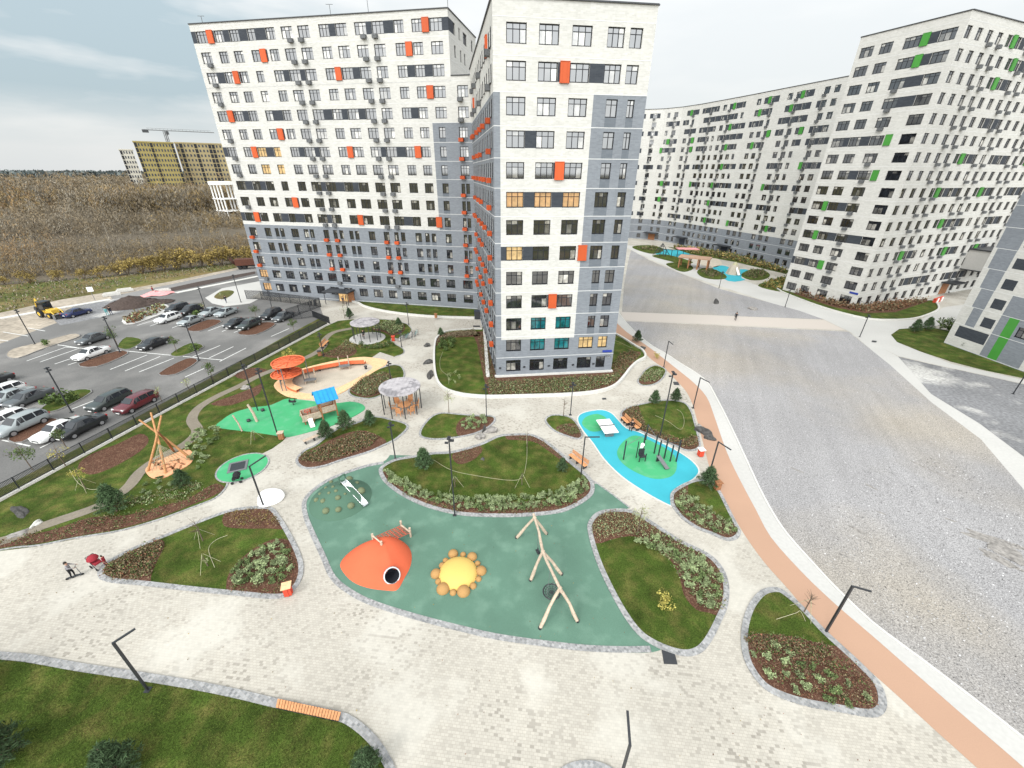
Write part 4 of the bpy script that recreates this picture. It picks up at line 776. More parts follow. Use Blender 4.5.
# ---- long curved wing
WP = smooth_open([V2(*p) for p in ((38, 190), (46, 193), (52.5, 192), (58.5, 189.5), (63.5, 184.5), (67.5, 177), (71, 168), (75.2, 156.5), (78.6, 146), (82, 136), (85, 127.5), (88, 119))], 1)
wg = Bld('apartment_wing', 'long curved white wing with green panels at the far end of the gravel lot', 'apartment building', WP[0])
rs = random.Random(11); off = 0.0; alln = []
tot = sum((WP[i+1]-WP[i]).length for i in range(len(WP)-1)); gw = []; x = 0.9
while x < tot-2: gw.append(x); x += 2.75
plan = {}
for n in range(16):
    g = []; k = rs.randint(0, 4)
    if n > 2 and (n % 2 or n > 11):
        while k < len(gw)-2:
            m_ = rs.randint(2, 5); g.append((k, k+m_, rs.random() < 0.6)); k += m_+rs.randint(2, 4)
    plan[n] = g
for i in range(len(WP)-1):
    p, q = WP[i], WP[i+1]; L = (q-p).length; rows = []
    for n in range(16):
        c = 1.5+2.95*n; z = (c-1.5 if n else 0.1, c+1.45, c-.8, c+.8); wl = []; bd = []; pan = []; ac = []
        for j, g0 in enumerate(gw):
            a = g0-off; wd = 1.6 if j % 4 else 1.15
            if 0.3 < a and a+wd < L-0.3:
                wl.append((a, a+wd)); 
                if j % 3 == 0 and n > 2: ac.append(a+0.5)
            for k, k2, pn in plan[n]:
                if k <= j < k2:
                    b0_, b1_ = max(0, a+wd), min(L, a+2.75)
                    if b1_-b0_ > 0.3: 
                        bd.append((b0_, b1_))
                        if j == k and pn and b1_-b0_ > 0.9: pan.append((b0_+.1, b1_-.1))
        rows.append(dict(z=z, w=wl, ac=ac, pan=pan, bands=bd, br=[x for t in bd for x in t]))
    wg.facade(p, q-p, L, rows, lambda m, z, k, r, isw: 1 if z < 8.4 else (2 if (k == 1 and any(a <= m <= b for a, b in r.get('bands', []))) else 0), 48.0)
    off += L
NB = [p+V2(16, 6) for p in WP]; wg.roof(WP+NB[::-1], 47.8)
for d_ in (24.0, 40.0, 62.0):
    acc = 0
    for i in range(len(WP)-1):
        L = (WP[i+1]-WP[i]).length
        if acc <= d_ < acc+L:
            t = (WP[i+1]-WP[i])/L; p = WP[i]+t*(d_-acc)-WP[0]; nn = V2(t.y, -t.x); rz = math.atan2(t.y, t.x); mb = MB()
            mb.box((*(p+nn*1.3), 3.0), (6, 2.6, 0.25), rz, 0); mb.box((*(p+nn*0.05), 1.4), (3, 0.08, 2.6), rz, 1); mb.build('entrance_canopy', ['metal_dark', 'wood_brown' if d_ < 30 else 'panel_dark'], wg.root)
        acc += L
wg.finish('panel_green')
# ---- block at the right edge
FA = Vector((74.80, 66.54)); FD = Vector((0.0769, -0.99704))
fr = Bld('apartment_block', 'white and grey patterned block with a green strip and dark panels at the right edge', 'apartment building', FA)
rows = []
for n in range(16):
    z0 = 0.15 if n == 0 else 0.75+3.03*n
    if n == 0: z = (0.15, 3.75, 1.75, 3.55); wl = []; bd = [(0.95, 5.45)]
    else:
        z = (0.75+3.03*n, 0.75+3.03*(n+1), 1.32+3.03*n, 2.82+3.03*n); wl = []; bd = [(3.6, 5.25)]
    if n < 3: wl = [(8.3, 10.5), (11.5, 13.6)]
    else: bd.append((8.6, 10.4)); wl = [(12.2, 14.2)]
    if n == 0: wl = []
    gl_ = max(-0.1, 1.9-0.11*n*3); rows.append(dict(z=z, w=wl, ac=[], pan=[], bands=bd, g=(gl_ if n else 99, 2.95+0.05*n), br=[x for t in bd for x in t]+[1.9, 2.95, 5.6, 6.7, 8.0, 7.2, 11.0, gl_, 2.95+0.05*n, 7.0], n=n))
def frm(m, z, k, r, isw):
    n = r.get('n', 15)
    if k == 1 and any(a <= m <= b for a, b in r.get('bands', [])): return 2
    if 6.7 < m < 8.0 and n < 2: return 8
    if n < 3 and 5.6 < m < 11.0: return 1
    if r.get('g') and r['g'][0] < m < r['g'][1]: return 1
    if n >= 3 and 7.0 < m < 7.2+0.5: return 1
    if n >= 3 and m > 11 and n % 2: return 1
    return 0
fr.facade(FA, FD, 26, rows, frm, 49.6)
FN = V2(0.997, 0.0769)
fr.blank(FA+FN*16, -FN, 16, 0, 49.6, 0); fr.blank(FA+FD*26, FN, 16, 0, 49.6, 0); fr.blank(FA+FD*26+FN*16, -FD, 26, 0, 49.6, 0); fr.roof([FA, FA+FD*26, FA+FD*26+FN*16, FA+FN*16], 49.3)
fr.finish('panel_green')
# ---- far blocks beyond the wood
def farblock(name, label, uL, uR, zt_pix, dist, wallm, ncol, nrow, depth=16, dark=()):
    def on(u, v):
        r = ray(u, v); k = dist/math.hypot(r.x, r.y); return Vector((r.x*k, r.y*k)), CAMH+r.z*k
    a, zt = on(uL, zt_pix); b, zt2 = on(uR, zt_pix+4); zt = max(zt, zt2)
    D = (b-a).normalized(); L = (b-a).length; Nn = V2(D.y, -D.x); root = thing(name, label, 'apartment building', (a.x, a.y, 0)); rz = math.atan2(D.y, D.x)
    mb = MB(); c = D*L/2-Nn*depth/2; mb.box((*c, zt/2), (L, depth, zt), rz); mb.box((*c, zt+.3), (L+.6, depth+.6, 0.8), rz); mb.build('wall', wallm, root)
    wm = MB(); sx = L/ncol; sz = zt/nrow
    for i in range(ncol):
        for j in range(nrow):
            p = D*(sx*(i+.5))+Nn*0.06
            if i in dark: wm.box((*p, sz*(j+.5)), (sx*.78, 0.3, sz*.8), rz, 1)
            else: wm.box((*p, sz*(j+.55)), (sx*.45, 0.14, sz*.5), rz, 0)
    if ncol*nrow > 100: tag(wm.build('windows', ['panel_dark', 'frame_dark'], root), kind='stuff')
    else: wm.build('windows', ['panel_dark', 'frame_dark'], root)
    return root, a, b, zt
farblock('apartment_block', 'small cream block with dark windows at the left end of the far ochre buildings', 119, 134, 150, 455, 'cream_wall', 5, 12, dark=(0,))
_, fa, fb, fz = farblock('apartment_block', 'unfinished ochre high-rise beneath the tower crane beyond the wood', 133, 174, 142, 400, 'yellow_wall', 13, 14, dark=(0, 5, 12))
farblock('apartment_block', 'ochre and cream block with dark balcony columns right of the crane beyond the wood', 174.5, 232, 143, 408, 'beige_wall', 16, 14, dark=(1, 5, 9, 10, 15))
ct = (fa+fb)/2+V2(-9, 26)
t = thing('tower_crane', 'slender tower crane rising over the ochre high-rise', 'crane', (ct.x, ct.y, 0)); r = ray(167, 131); k = math.hypot(ct.x, ct.y)/math.hypot(r.x, r.y); hz_ = CAMH+r.z*k
mb = MB()
for sx in (-1, 1):
    for sy in (-1, 1): mb.box((sx*.7, sy*.7, hz_/2), (0.3, 0.3, hz_))
for j in range(20): mb.box((0, 0, hz_*j/20), (1.6, 1.6, 0.15))
mb.build('mast', 'metal_grey', t)
mb = MB(); dj = V2(0.85, 0.53); rz = math.atan2(dj.y, dj.x); mb.box((*(dj*9), hz_+.2), (42, 0.7, 0.5), rz); mb.box((*(dj*9), hz_+1.3), (38, 0.15, 0.15), rz); [mb.box((*(dj*(k_*2.2-9)), hz_+.8), (0.12, 0.12, 1.1), rz) for k_ in range(17)]; mb.build('jib', 'metal_grey', t)
mb = MB(); mb.box((*(-dj*11), hz_-.6), (3.5, 1.4, 1.8), rz); mb.box((1.2, 0.6, hz_-1.2), (1.6, 1.6, 2.0), rz); mb.build('counterweight', 'metal_dark', t)
ff = at(228, 203); t = thing('concrete_frame', 'white concrete building frame standing among the trees beside the left block', 'building shell', (ff.x*0.62, ff.y*0.62, 0), R(150))
mb = MB(); mb.box((0, 0, 19.6), (11, 9, 1.6)); mb.box((0, 0, 12), (11, 9, 0.35)); mb.box((0, 0, 6), (11, 9, 0.35)); mb.build('floor_slab', 'white_paint', t)
for i in range(4):
    for j in range(2): mb = MB(); mb.box((-4.8+3.2*i, -4+8*j, 9.6), (0.5, 0.5, 19.2)); mb.build('column', 'white_paint', t)
# ------------------------------------------------------------------ vegetation
def stuff(o): return tag(o, kind='stuff')
# brush and wood on the left: one continuous mass
a_l, a_r = math.atan2(at(-60, 300).x, at(-60, 300).y), math.atan2(at(262, 250).x, at(262, 250).y)
edge = [( -60, 300), (0, 285.5), (60, 281), (120, 276), (161, 271), (215, 265.5), (262, 261)]
ea = [math.atan2(at(*p).x, at(*p).y) for p in edge]; ed = [math.hypot(at(*p).x, at(*p).y) for p in edge]
def vn(x, y, s):   # cheap smooth value noise
    x = np.asarray(x)/s; y = np.asarray(y)/s
    return 0.5+0.25*(np.sin(x*1.7+1.3*np.sin(y*1.1+.4))+np.sin(y*1.9+1.7*np.sin(x*.8+2.1)))
fl = [at(*p).to_2d()*1.01 for p in edge]; sheet('brush_floor', fl+[V2(1200*math.sin(a_r), 1200*math.cos(a_r)), V2(1500*math.sin(a_l), 1500*math.cos(a_l))], -0.17, 'brush_floor')
CL, SZ, MI = [], [], []
for d0, d1, dens, ncard, s0, hb in ((0, 18, 1.0, 30, 0.5, 4.0), (0, 60, 0.40, 44, 0.55, 5.6), (60, 160, 0.17, 44, 0.9, 8.5), (160, 420, 0.085, 48, 1.7, 16.0), (420, 1000, 0.014, 30, 2.8, 14.0)):
    am_ = (a_r-a_l); dm = 150+(d0+d1)/2; n = int(am_*dm*(d1-d0)*dens)
    az = a_l+rng.random(n)*am_; ds = np.interp(az, ea, ed)+2.0+d0+(d1-d0)*np.sqrt(rng.random(n)*(1-0.25)+0.25*rng.random(n))
    X, Y = ds*np.sin(az), ds*np.cos(az); k = vn(X, Y, 26)+rng.normal(0, .14, n) > (0.22 if d0 < 160 else 0.05)
    X, Y = X[k], Y[k]; n = len(X); h = hb*(0.55+0.75*vn(X+90, Y, 40))*rng.uniform(0.4, 1.35, n)
    if d0 == 0 and d1 > 20: h *= np.clip(0.45+rng.random(n)*.5, 0, 1)
    t = rng.random((n, ncard))**0.75; rad = (0.16+0.34*np.sin(np.pi*np.clip(t*.9+.1, 0, 1)))*h[:, None]*0.62
    th = rng.random((n, ncard))*2*np.pi; q = np.sqrt(rng.random((n, ncard)))
    CL.append(np.stack([X[:, None]+rad*q*np.cos(th), Y[:, None]+rad*q*np.sin(th), -0.2+t*h[:, None]], -1).reshape(-1, 3))
    SZ.append(np.full(n*ncard, s0)*rng.uniform(.6, 1.4, n*ncard)); MI.append(np.repeat(np.clip(((rng.random(n)+0.5*(vn(X, Y, 55)-.5))*3.3).astype(int), 0, 3) if d0 or d1 > 20 else rng.choice([0, 2, 3], n), ncard))
n = 2600; aL, aR = (math.atan2(at(u, 215).x, at(u, 215).y) for u in (100, 268)); az = aL+rng.random(n)*(aR-aL); ds = rng.uniform(300, 392, n); h = rng.uniform(11, 18, n); t = rng.random((n, 40))**.7; th = rng.random((n, 40))*6.283; q = 2.6*np.sqrt(rng.random((n, 40)))
CL.append(np.stack([(ds*np.sin(az))[:, None]+q*np.cos(th), (ds*np.cos(az))[:, None]+q*np.sin(th), t*h[:, None]], -1).reshape(-1, 3)); SZ.append(rng.uniform(1.0, 2.2, n*40)); MI.append(np.repeat(rng.integers(0, 4, n), 40))
stuff(cards('brushwood', np.concatenate(CL), np.concatenate(SZ), ['brush_dark', 'brush', 'brush_grey', 'brush_gold'], aspect=0.26, upright=0.8, mi=np.concatenate(MI)))
n = 26000; az = a_l-.05+rng.random(n)*(a_r-a_l+.1); ds = 1080+1500*rng.random(n)**1.4; hh = (15+7*vn(ds*np.sin(az), ds*np.cos(az), 70))*(1-.35*rng.random(n)**4)
C = np.stack([ds*np.sin(az), ds*np.cos(az), hh*rng.random(n)**0.7], -1)
stuff(cards('far_forest', C, rng.uniform(5, 11, n), 'forest_far', aspect=0.7, upright=0.4))
# dry grass on the verge
V = scatter(pxs([(-60, 335), (0, 311), (130, 284), (262, 263), (262, 259), (130, 274), (0, 283), (-60, 298)]), 2.2)
C = np.array([(x, y, -0.1+0.25*random.random()) for x, y in V]); stuff(cards('verge_grass', C, rng.uniform(.3, .75, len(C)), ['brush', 'leaf_green', 'brush_grey'], aspect=0.4, upright=.7, mi=rng.choice([0, 1, 1, 2, 2], len(C))))
def blob(n, rx, rz, zc, shell=0.5, lumps=0, seed=0):
    """points spread through a lumpy crown"""
    g = np.random.default_rng(seed)
    if not lumps:
        d = g.normal(size=(n, 3)); d /= np.linalg.norm(d, axis=1, keepdims=True); r = g.random((n, 1))**shell
        return d*r*np.array([rx, rx, rz])+np.array([0, 0, zc])
    ce = g.normal(size=(lumps, 3)); ce /= np.linalg.norm(ce, axis=1, keepdims=True); ce *= g.random((lumps, 1))**.5*0.75
    k = g.integers(0, lumps, n); d = g.normal(size=(n, 3)); d /= np.linalg.norm(d, axis=1, keepdims=True); d *= g.random((n, 1))**.4*g.uniform(.25, .5, (lumps, 1))[k]
    return (ce[k]+d)*np.array([rx, rx, rz])+np.array([0, 0, zc])
# golden willow bushes along the edge of the wood
gold = [(5, 284), (30, 283), (58, 280), (84, 279), (100, 277), (118, 275), (128, 274), (143, 272.5), (152, 271.5), (165, 270), (176, 269), (190, 267.5), (202, 266), (212, 265.5), (222, 265), (232, 264), (243, 262.5), (252, 261.5)]
gp = []
for s in range(3):
    t = thing('willow_bush', 'golden autumn willow bush on the grassy edge of the brown brushwood', 'bush', (0, 0, 0), 0, 'willow bushes along the edge of the brushwood')
    mb = MB(); rr = random.Random(s)
    for k in range(7): a = rr.random()*6.28; mb.tube([(0, 0, 0), (math.cos(a)*.7, math.sin(a)*.7, 1.6), (math.cos(a)*1.3, math.sin(a)*1.3, 3.2)], [.06, .04, .02], 5)
    mb.build('stem', 'bark', t); cards('crown', blob(700, 2.2, 2.0, 2.0, lumps=16, seed=s), rng.uniform(.2, .42, 700), 'leaf_gold', t, aspect=.6); gp.append(t)
for i, p in enumerate(gold):
    o = gp[i] if i < 3 else dup(gp[i % 3], (0, 0, 0), 0)
    o.location = (*at(*p).to_2d(), -0.2); o.rotation_euler = (0, 0, i*1.3); k = random.uniform(1.2, 1.75) if p[0] > 120 else random.uniform(.6, 1.0); o.scale = (k*1.1, k*1.1, k)
# bare birches that stand out of the brushwood
bt = thing('birch_tree', 'pale bare birch standing out of the brown brushwood', 'tree', (0, 0, 0), 0, 'birches in the brushwood')
mb = MB(); mb.tube([(0, 0, 0), (.15, 0, 4), (0, .2, 8), (.1, .1, 11)], [.16, .12, .08, .02], 6); mb.build('trunk', 'bark_pale', bt)
mb = MB(); rr = random.Random(3)
for k in range(60):
    z = rr.uniform(3.5, 10.5); a = rr.random()*6.28; l = (11.5-z)*.28+.3; mb.tube([(.05, .1, z), (math.cos(a)*l, math.sin(a)*l, z+l*1.1)], [.03, .01], 4, cap=False)
mb.build('crown', 'brush_grey', bt)
for i, p in enumerate([(32, 236), (72, 228), (110, 240), (118, 262), (150, 232), (190, 244), (205, 256), (228, 250)]):
    o = bt if i == 0 else dup(bt, (0, 0, 0), 0); o.location = (*at(*p).to_2d(), -.2); o.rotation_euler = (0, R(random.uniform(-4, 4)), i*2.1); o.scale = (random.uniform(.6, .95),)*3
# ---- low planting that reads as ground cover
def cover(px, dens, size, mats, z=0.06, h=0.28, name='low_planting', mi=None):
    P = pxs(px) if not isinstance(px[0], Vector) else px
    pts = scatter(P, dens*0.24); C = []
    for x, y in pts:
        k = random.randint(6, 12); rr = random.uniform(.1, .28)
        for _ in range(k): C.append((x+random.gauss(0, rr*.6), y+random.gauss(0, rr*.6), z+abs(random.gauss(0, h*.55))))
    C = np.array(C); stuff(cards(name, C, rng.uniform(size*.7, size*1.5, len(C)), mats, aspect=.6, upright=.2, mi=rng.integers(0, len(mats), len(C))))
BR = ['leaf_brown', 'leaf_red', 'leaf_brown', 'leaf_green']
cover([(299, 461), (303, 456), (318, 450), (342, 440), (360, 433), (378, 438), (370, 446), (345, 456), (322, 462)], 260, .15, BR, h=.3)
cover([(104, 574), (110, 565), (134, 552), (160, 541), (164, 547), (156, 562), (150, 576), (136, 580), (112, 578)], 230, .13, BR)
cover([(226, 515), (236, 511), (256, 509), (269, 510), (277, 518), (281, 526), (262, 526), (236, 526)], 70, .1, ['leaf_brown', 'leaf_gold'], h=.12)
cover([(745, 641), (752, 636), (790, 638), (815, 645), (836, 652), (820, 660), (790, 654), (760, 655)], 260, .11, BR)
cover([(750, 655), (790, 655), (830, 655), (850, 662), (874, 690), (876, 708), (840, 704), (800, 697), (765, 678)], 70, .1, BR)
cover([(593, 530), (597, 519), (612, 513), (634, 516), (655, 529), (642, 535), (618, 535), (598, 540)], 220, .1, ['leaf_brown', 'leaf_silver', 'leaf_red'])
cover([(624, 414), (629, 409), (637, 407), (640, 416), (646, 427), (664, 436), (682, 441), (697, 437), (697, 446), (684, 447), (660, 438), (638, 428)], 230, .14, BR)
cover([(352, 391), (357, 384), (366, 378), (384, 374), (391, 378), (392, 385), (383, 391), (371, 396), (361, 396)], 240, .16, BR+['leaf_silver'], h=.35)
cover([(490, 379), (497, 384), (612, 377), (628, 366), (624, 374), (612, 385), (586, 393), (540, 396), (490, 396.5)], 110, .16, BR+['leaf_green', 'leaf_silver'], z=.22, h=.35)
cover([(478, 335), (486, 338), (496, 378), (491, 394), (486, 384), (480, 350)], 60, .13, BR, z=.22)
cover([(437, 343), (443, 338), (456, 334.5), (474, 333), (478, 336), (456, 338), (444, 341)], 130, .16, ['leaf_brown', 'brush'], z=.22, h=.5)
cover([(613, 375), (628, 368), (640, 356), (630, 352), (620, 356), (613, 366)], 120, .16, BR, z=.22)
cover([(0, 548), (37, 544), (75, 537), (120, 529), (160, 517), (190, 505), (214, 495), (223, 488), (216, 485), (203, 490), (188, 499), (160, 507), (125, 515), (90, 518), (50, 531), (0, 541)], 45, .11, BR+['leaf_green'], h=.2)
cover([(110, 512), (150, 504), (186, 498), (205, 487), (196, 482), (170, 490), (130, 500)], 80, .12, ['leaf_green', 'leaf_brown', 'leaf_silver'], h=.2)
cover([(341, 347), (346, 340.5), (352, 344.5), (366, 347), (385, 344.5), (393, 343), (380, 349), (352, 348)], 110, .16, ['leaf_green', 'leaf_brown', 'leaf_silver', 'leaf_gold'], h=.35)
cover([(374, 329), (385, 322.5), (398, 321.5), (404, 326), (401, 332), (392, 335), (383, 331)], 130, .18, ['leaf_silver', 'leaf_brown', 'leaf_green'], h=.4)
cover([(322, 355), (334, 350), (345, 344), (356, 350), (350, 355), (336, 357)], 90, .14, BR)
cover([(454, 455), (466, 450), (478, 447), (480, 452), (472, 459), (459, 463)], 50, .08, BR, h=.12); cover([(508, 436), (530, 436), (543, 441), (556, 451), (568, 462), (560, 460), (548, 450), (534, 442), (520, 440)], 60, .09, BR, h=.15)
cover([(790, 292), (832, 306), (865, 312.5), (895, 311), (927, 302), (900, 303), (860, 308), (818, 297)], 30, .4, ['leaf_red', 'leaf_brown'], z=.18, h=.8)
cover([(672, 247), (700, 250.5), (740, 257.5), (786, 271), (784, 273.5), (735, 261), (690, 253)], 14, .5, ['leaf_green', 'leaf_brown', 'leaf_gold'], z=.12, h=1.0)
cover([(636, 248), (656, 247), (658, 251), (642, 250)], 10, .5, ['leaf_green', 'leaf_brown'], h=.5); cover([(744, 276), (752, 271), (764, 271), (767, 275), (755, 279)], 16, .4, ['leaf_brown', 'leaf_green'], h=.5); cover([(760, 286), (770, 282), (786, 279), (786, 289), (776, 290)], 14, .5, ['leaf_gold', 'leaf_green'], h=.8); cover([(700, 272), (712, 270), (722, 275), (712, 278)], 16, .4, ['leaf_brown', 'leaf_green'], h=.5)
cover([(556, 430), (566, 426), (576, 427), (580, 434), (572, 436)], 110, .12, ['leaf_green', 'leaf_brown'])
cover([(640, 380), (643, 375), (652, 370), (663, 372), (660, 379), (652, 382.5), (643, 383.5)], 90, .15, ['leaf_silver', 'leaf_green', 'leaf_brown'], h=.35)
cover([(388, 482), (402, 494), (430, 505), (456, 512), (520, 514), (556, 510), (576, 503), (588, 494), (590, 486), (580, 484), (560, 497), (520, 503), (455, 502), (420, 493), (396, 480)], 60, .11, ['leaf_green', 'leaf_brown', 'leaf_red'], h=.15)
cover([(634, 534), (660, 531), (700, 553), (722, 575), (725, 603), (716, 613), (696, 604), (684, 582), (668, 560), (648, 546)], 90, .12, ['leaf_green', 'leaf_brown', 'leaf_silver'], h=.18)
cover([(230, 582), (244, 560), (262, 547), (287, 545), (297, 566), (288, 588), (268, 595), (234, 592)], 60, .1, ['leaf_green', 'leaf_brown', 'leaf_red'], h=.14)
cover([(674, 496), (684, 489), (700, 505), (724, 519), (737, 530), (727, 537), (700, 527), (682, 515)], 110, .11, ['leaf_green', 'leaf_brown', 'leaf_silver'], h=.18)
# blades of grass on the nearer lawns
def blades(poly, dens, s=0.07, z=0.05, mats=('grass_blade',)):
    P = scatter(poly, dens); C = np.array([(x, y, z+.015) for x, y in P]); stuff(cards('grass', C, rng.uniform(s*.6, s*1.4, len(C)), list(mats), aspect=.25, upright=.55))
blades(pxs([(-60, 660), (0, 656), (150, 678), (280, 704), (338, 718), (380, 752), (388, 800), (-60, 800)]), 330, .085, .04)
blades(pxs([(166, 541), (205, 522), (228, 516), (232, 550), (225, 592), (190, 589), (152, 584)]), 170); blades(pxs([(597, 546), (618, 541), (655, 552), (672, 570), (690, 605), (718, 618), (700, 648), (672, 650), (640, 632), (612, 588)]), 260)
blades(pxs([(745, 636), (752, 606), (762, 594), (783, 595), (800, 608), (832, 645), (790, 637)]), 230); blades(pxs([(384, 466), (412, 458), (452, 455), (500, 442), (535, 443), (570, 466), (578, 483), (555, 498), (490, 502), (430, 494), (395, 478)]), 120)
# fallen leaves and bark chips on the hard surfaces
P = scatter(pxs([(300, 500), (330, 580), (440, 625), (600, 650), (740, 660), (745, 600), (640, 505), (600, 480), (450, 440), (330, 475)]), .55)+scatter(pxs([(40, 560), (300, 600), (420, 640), (700, 690), (900, 740), (900, 768), (420, 768), (340, 705), (150, 668), (0, 645)]), .5)
C = np.array([(x, y, .035) for x, y in P]); stuff(cards('fallen_leaves', C, rng.uniform(.04, .11, len(C)), ['leaf_brown', 'leaf_gold', 'leaf_red'], aspect=.7, mi=rng.integers(0, 3, len(C))))
# ---- individual shrubs
def shrub_protos(name, label, m, n, r, h, size, seeds=3, aspect=.55, cat='shrub'):
    out_ = []
    for s in range(seeds):
        C = blob(n, r, h, h*.85, shell=.45, lumps=9, seed=s+5); C[:, 2] = np.abs(C[:, 2])
        o = cards(name, C, rng.uniform(size*.6, size*1.3, n), m, aspect=aspect, upright=.15); out_.append(o.data); bpy.data.objects.remove(o)
    return out_
SIL = shrub_protos('shrub', '', 'leaf_silver', 230, .38, .28, .14)
SIL[2] = shrub_protos('shrub', '', 'leaf_mid', 230, .38, .28, .14, 1)[0]
GRN = shrub_protos('shrub', '', 'leaf_green', 300, .45, .4, .14)
def patch(px, gap, label, group, protos=SIL, k=(.75, 1.25), z=.055, mx=90):
    P = pxs(px); got = []
    for x, y in scatter(P, 30):
        if all((x-a)**2+(y-b)**2 > gap*gap for a, b in got): got.append((x, y))
        if len(got) >= mx: break
    for i, (x, y) in enumerate(got):
        o = tag(link('shrub', protos[i % 3], None, (x, y, z), random.random()*6.28), label, 'shrub', group); s = random.uniform(*k); o.scale = (s, s, s*random.uniform(.85, 1.2))
patch([(382, 470), (389, 472), (404, 482), (425, 491), (455, 497.5), (490, 499), (525, 498), (555, 494), (572, 487), (584, 478), (590, 484), (585, 494), (570, 502), (550, 507), (520, 510), (481, 510), (455, 507), (430, 501), (406, 492), (390, 481)], .40, 'silver-green shrub in the hedge along the front of the central teardrop lawn', 'silver shrubs fronting the central lawn', mx=150)
patch([(634, 541), (660, 541), (690, 556), (708, 566), (718, 580), (718, 600), (712, 612), (700, 606), (690, 590), (684, 572), (668, 556), (648, 549)], .55, 'silver-green shrub in the band curving down the right of the large oval bed', 'silver shrubs in the large oval bed')
patch([(750, 655), (765, 645), (790, 655), (815, 668), (840, 675), (868, 692), (872, 706), (840, 706), (800, 698), (765, 680)], .62, 'silver-green shrub in the triangular bed beside the pink track', 'silver shrubs beside the pink track', k=(.6, 1.05))
patch([(674, 500), (680, 490), (686, 489), (700, 503), (722, 518), (736, 527), (732, 536), (712, 531), (694, 522), (680, 511)], .55, 'silver-green shrub in the small bed below the blue sports surface', 'silver shrubs below the blue surface', k=(.65, 1.05))
patch([(230, 578), (243, 560), (258, 548), (280, 542), (288, 550), (291, 570), (280, 582), (255, 584), (236, 585)], .5, 'silver-green shrub in the clump by the orange litter bin', 'silver shrubs by the orange bin')
patch([(459, 428), (465, 418), (480, 417.5), (490, 419), (484, 425), (470, 431)], .6, 'silver-green shrub in the small triangular bed before the tower', 'silver shrubs before the tower')
patch([(185, 446), (200, 429), (222, 428), (218, 440), (208, 452), (205, 466), (196, 470), (188, 456)], .75, 'silver-green shrub in the clump between the tepee and the bright green circle', 'silver shrubs beside the tepee')
patch([(138, 489), (160, 478), (176, 484), (164, 492), (146, 495)], .7, 'silver-green shrub at the foot of the wooden tepee', 'silver shrubs at the foot of the tepee', k=(.6, .9))
patch([(360, 346), (375, 347), (392, 343), (396, 346), (380, 349), (362, 349)], .8, 'green clipped shrub in the row before the rear round pergola', 'green shrubs before the rear pergola', GRN)
patch([(440, 343), (452, 340), (456, 348), (446, 352), (440, 350)], .9, 'dark green shrub on the walled lawn left of the near tower', 'green shrubs on the walled lawn', GRN, (1.2, 1.7), z=.2)
patch([(448, 378), (455, 372), (462, 380), (456, 388), (449, 386)], 1.0, 'pale yellowish shrub at the front of the walled lawn', 'pale shrubs on the walled lawn', shrub_protos('shrub', '', 'leaf_pale', 90, .5, .5, .12), z=.2)
def lone(px, label, data, s, z=.05, group=None): o = tag(link('shrub', data, None, at(*px, z), random.random()*6), label, 'shrub', group); o.scale = (s,)*3
YEL = shrub_protos('shrub', '', 'leaf_yellow', 260, .6, .6, .13)
lone((664, 606), 'yellow-green leafy shrub alone on the grass of the large oval bed', YEL[0], 1.35)
lone((946, 331), 'round dark green bush against the corner of the patterned block', GRN[1], 3.6)
lone((291, 361), 'yellow autumn shrub behind the orange climbing discs', YEL[1], 2.0)
lone((656, 358), 'leafy grass clump growing on the pink track by the tower lawn', YEL[2], 1.1)
lone((57, 405), 'wide dark green bush on the island between two rows of cars', GRN[0], 3.2); lone((72, 400), 'small green bush at the right tip of the car park island', GRN[2], 1.9); lone((195, 350), 'low green bush on the car park island right of the black saloon', GRN[2], 2.0); lone((48, 345), 'small dark bush on the pale island beside the lamp post', GRN[1], 1.6)
lone((197, 316), 'small green bush between the parked silver and black cars', GRN[0], 2.4)
# ---- pines
def pine_proto(seed, h=2.3, n=900):
    g = np.random.default_rng(seed); rr = random.Random(seed); t = thing('pine_tree', 'x', 'tree')
    mb = MB(); mb.tube([(0, 0, 0), (.02, .01, h*.5), (0, 0, h*.98)], [.055, .04, .012], 7); tips = []
    for lv in range(9):
        z = h*(.10+.095*lv); L = h*.36*(1-lv/10.5)*rr.uniform(.85, 1.1); m = 7
        for k in range(m):
            a = 6.28*k/m+lv*1.1+rr.uniform(-.2, .2); p0 = Vector((0, 0, z)); p1 = Vector((math.cos(a)*L, math.sin(a)*L, z+L*rr.uniform(.25, .6))); mb.tube([p0, p1], [.016, .007], 4, cap=False)
            for q in (.35, .55, .75, .92, 1.02): tips.append(p0.lerp(p1, q))
    tips.append(Vector((0, 0, h))); mb.build('trunk', 'bark', t)
    T = np.array([tuple(p) for p in tips]); C = np.repeat(T, 14, 0)+g.normal(0, .06*h/2.3, (len(T)*14, 3))
    cards('crown', C, g.uniform(.14, .26, len(C))*h/2.3, 'needle', t, aspect=.2, upright=.2); return t
PP = [pine_proto(1), pine_proto(2), pine_proto(3)]
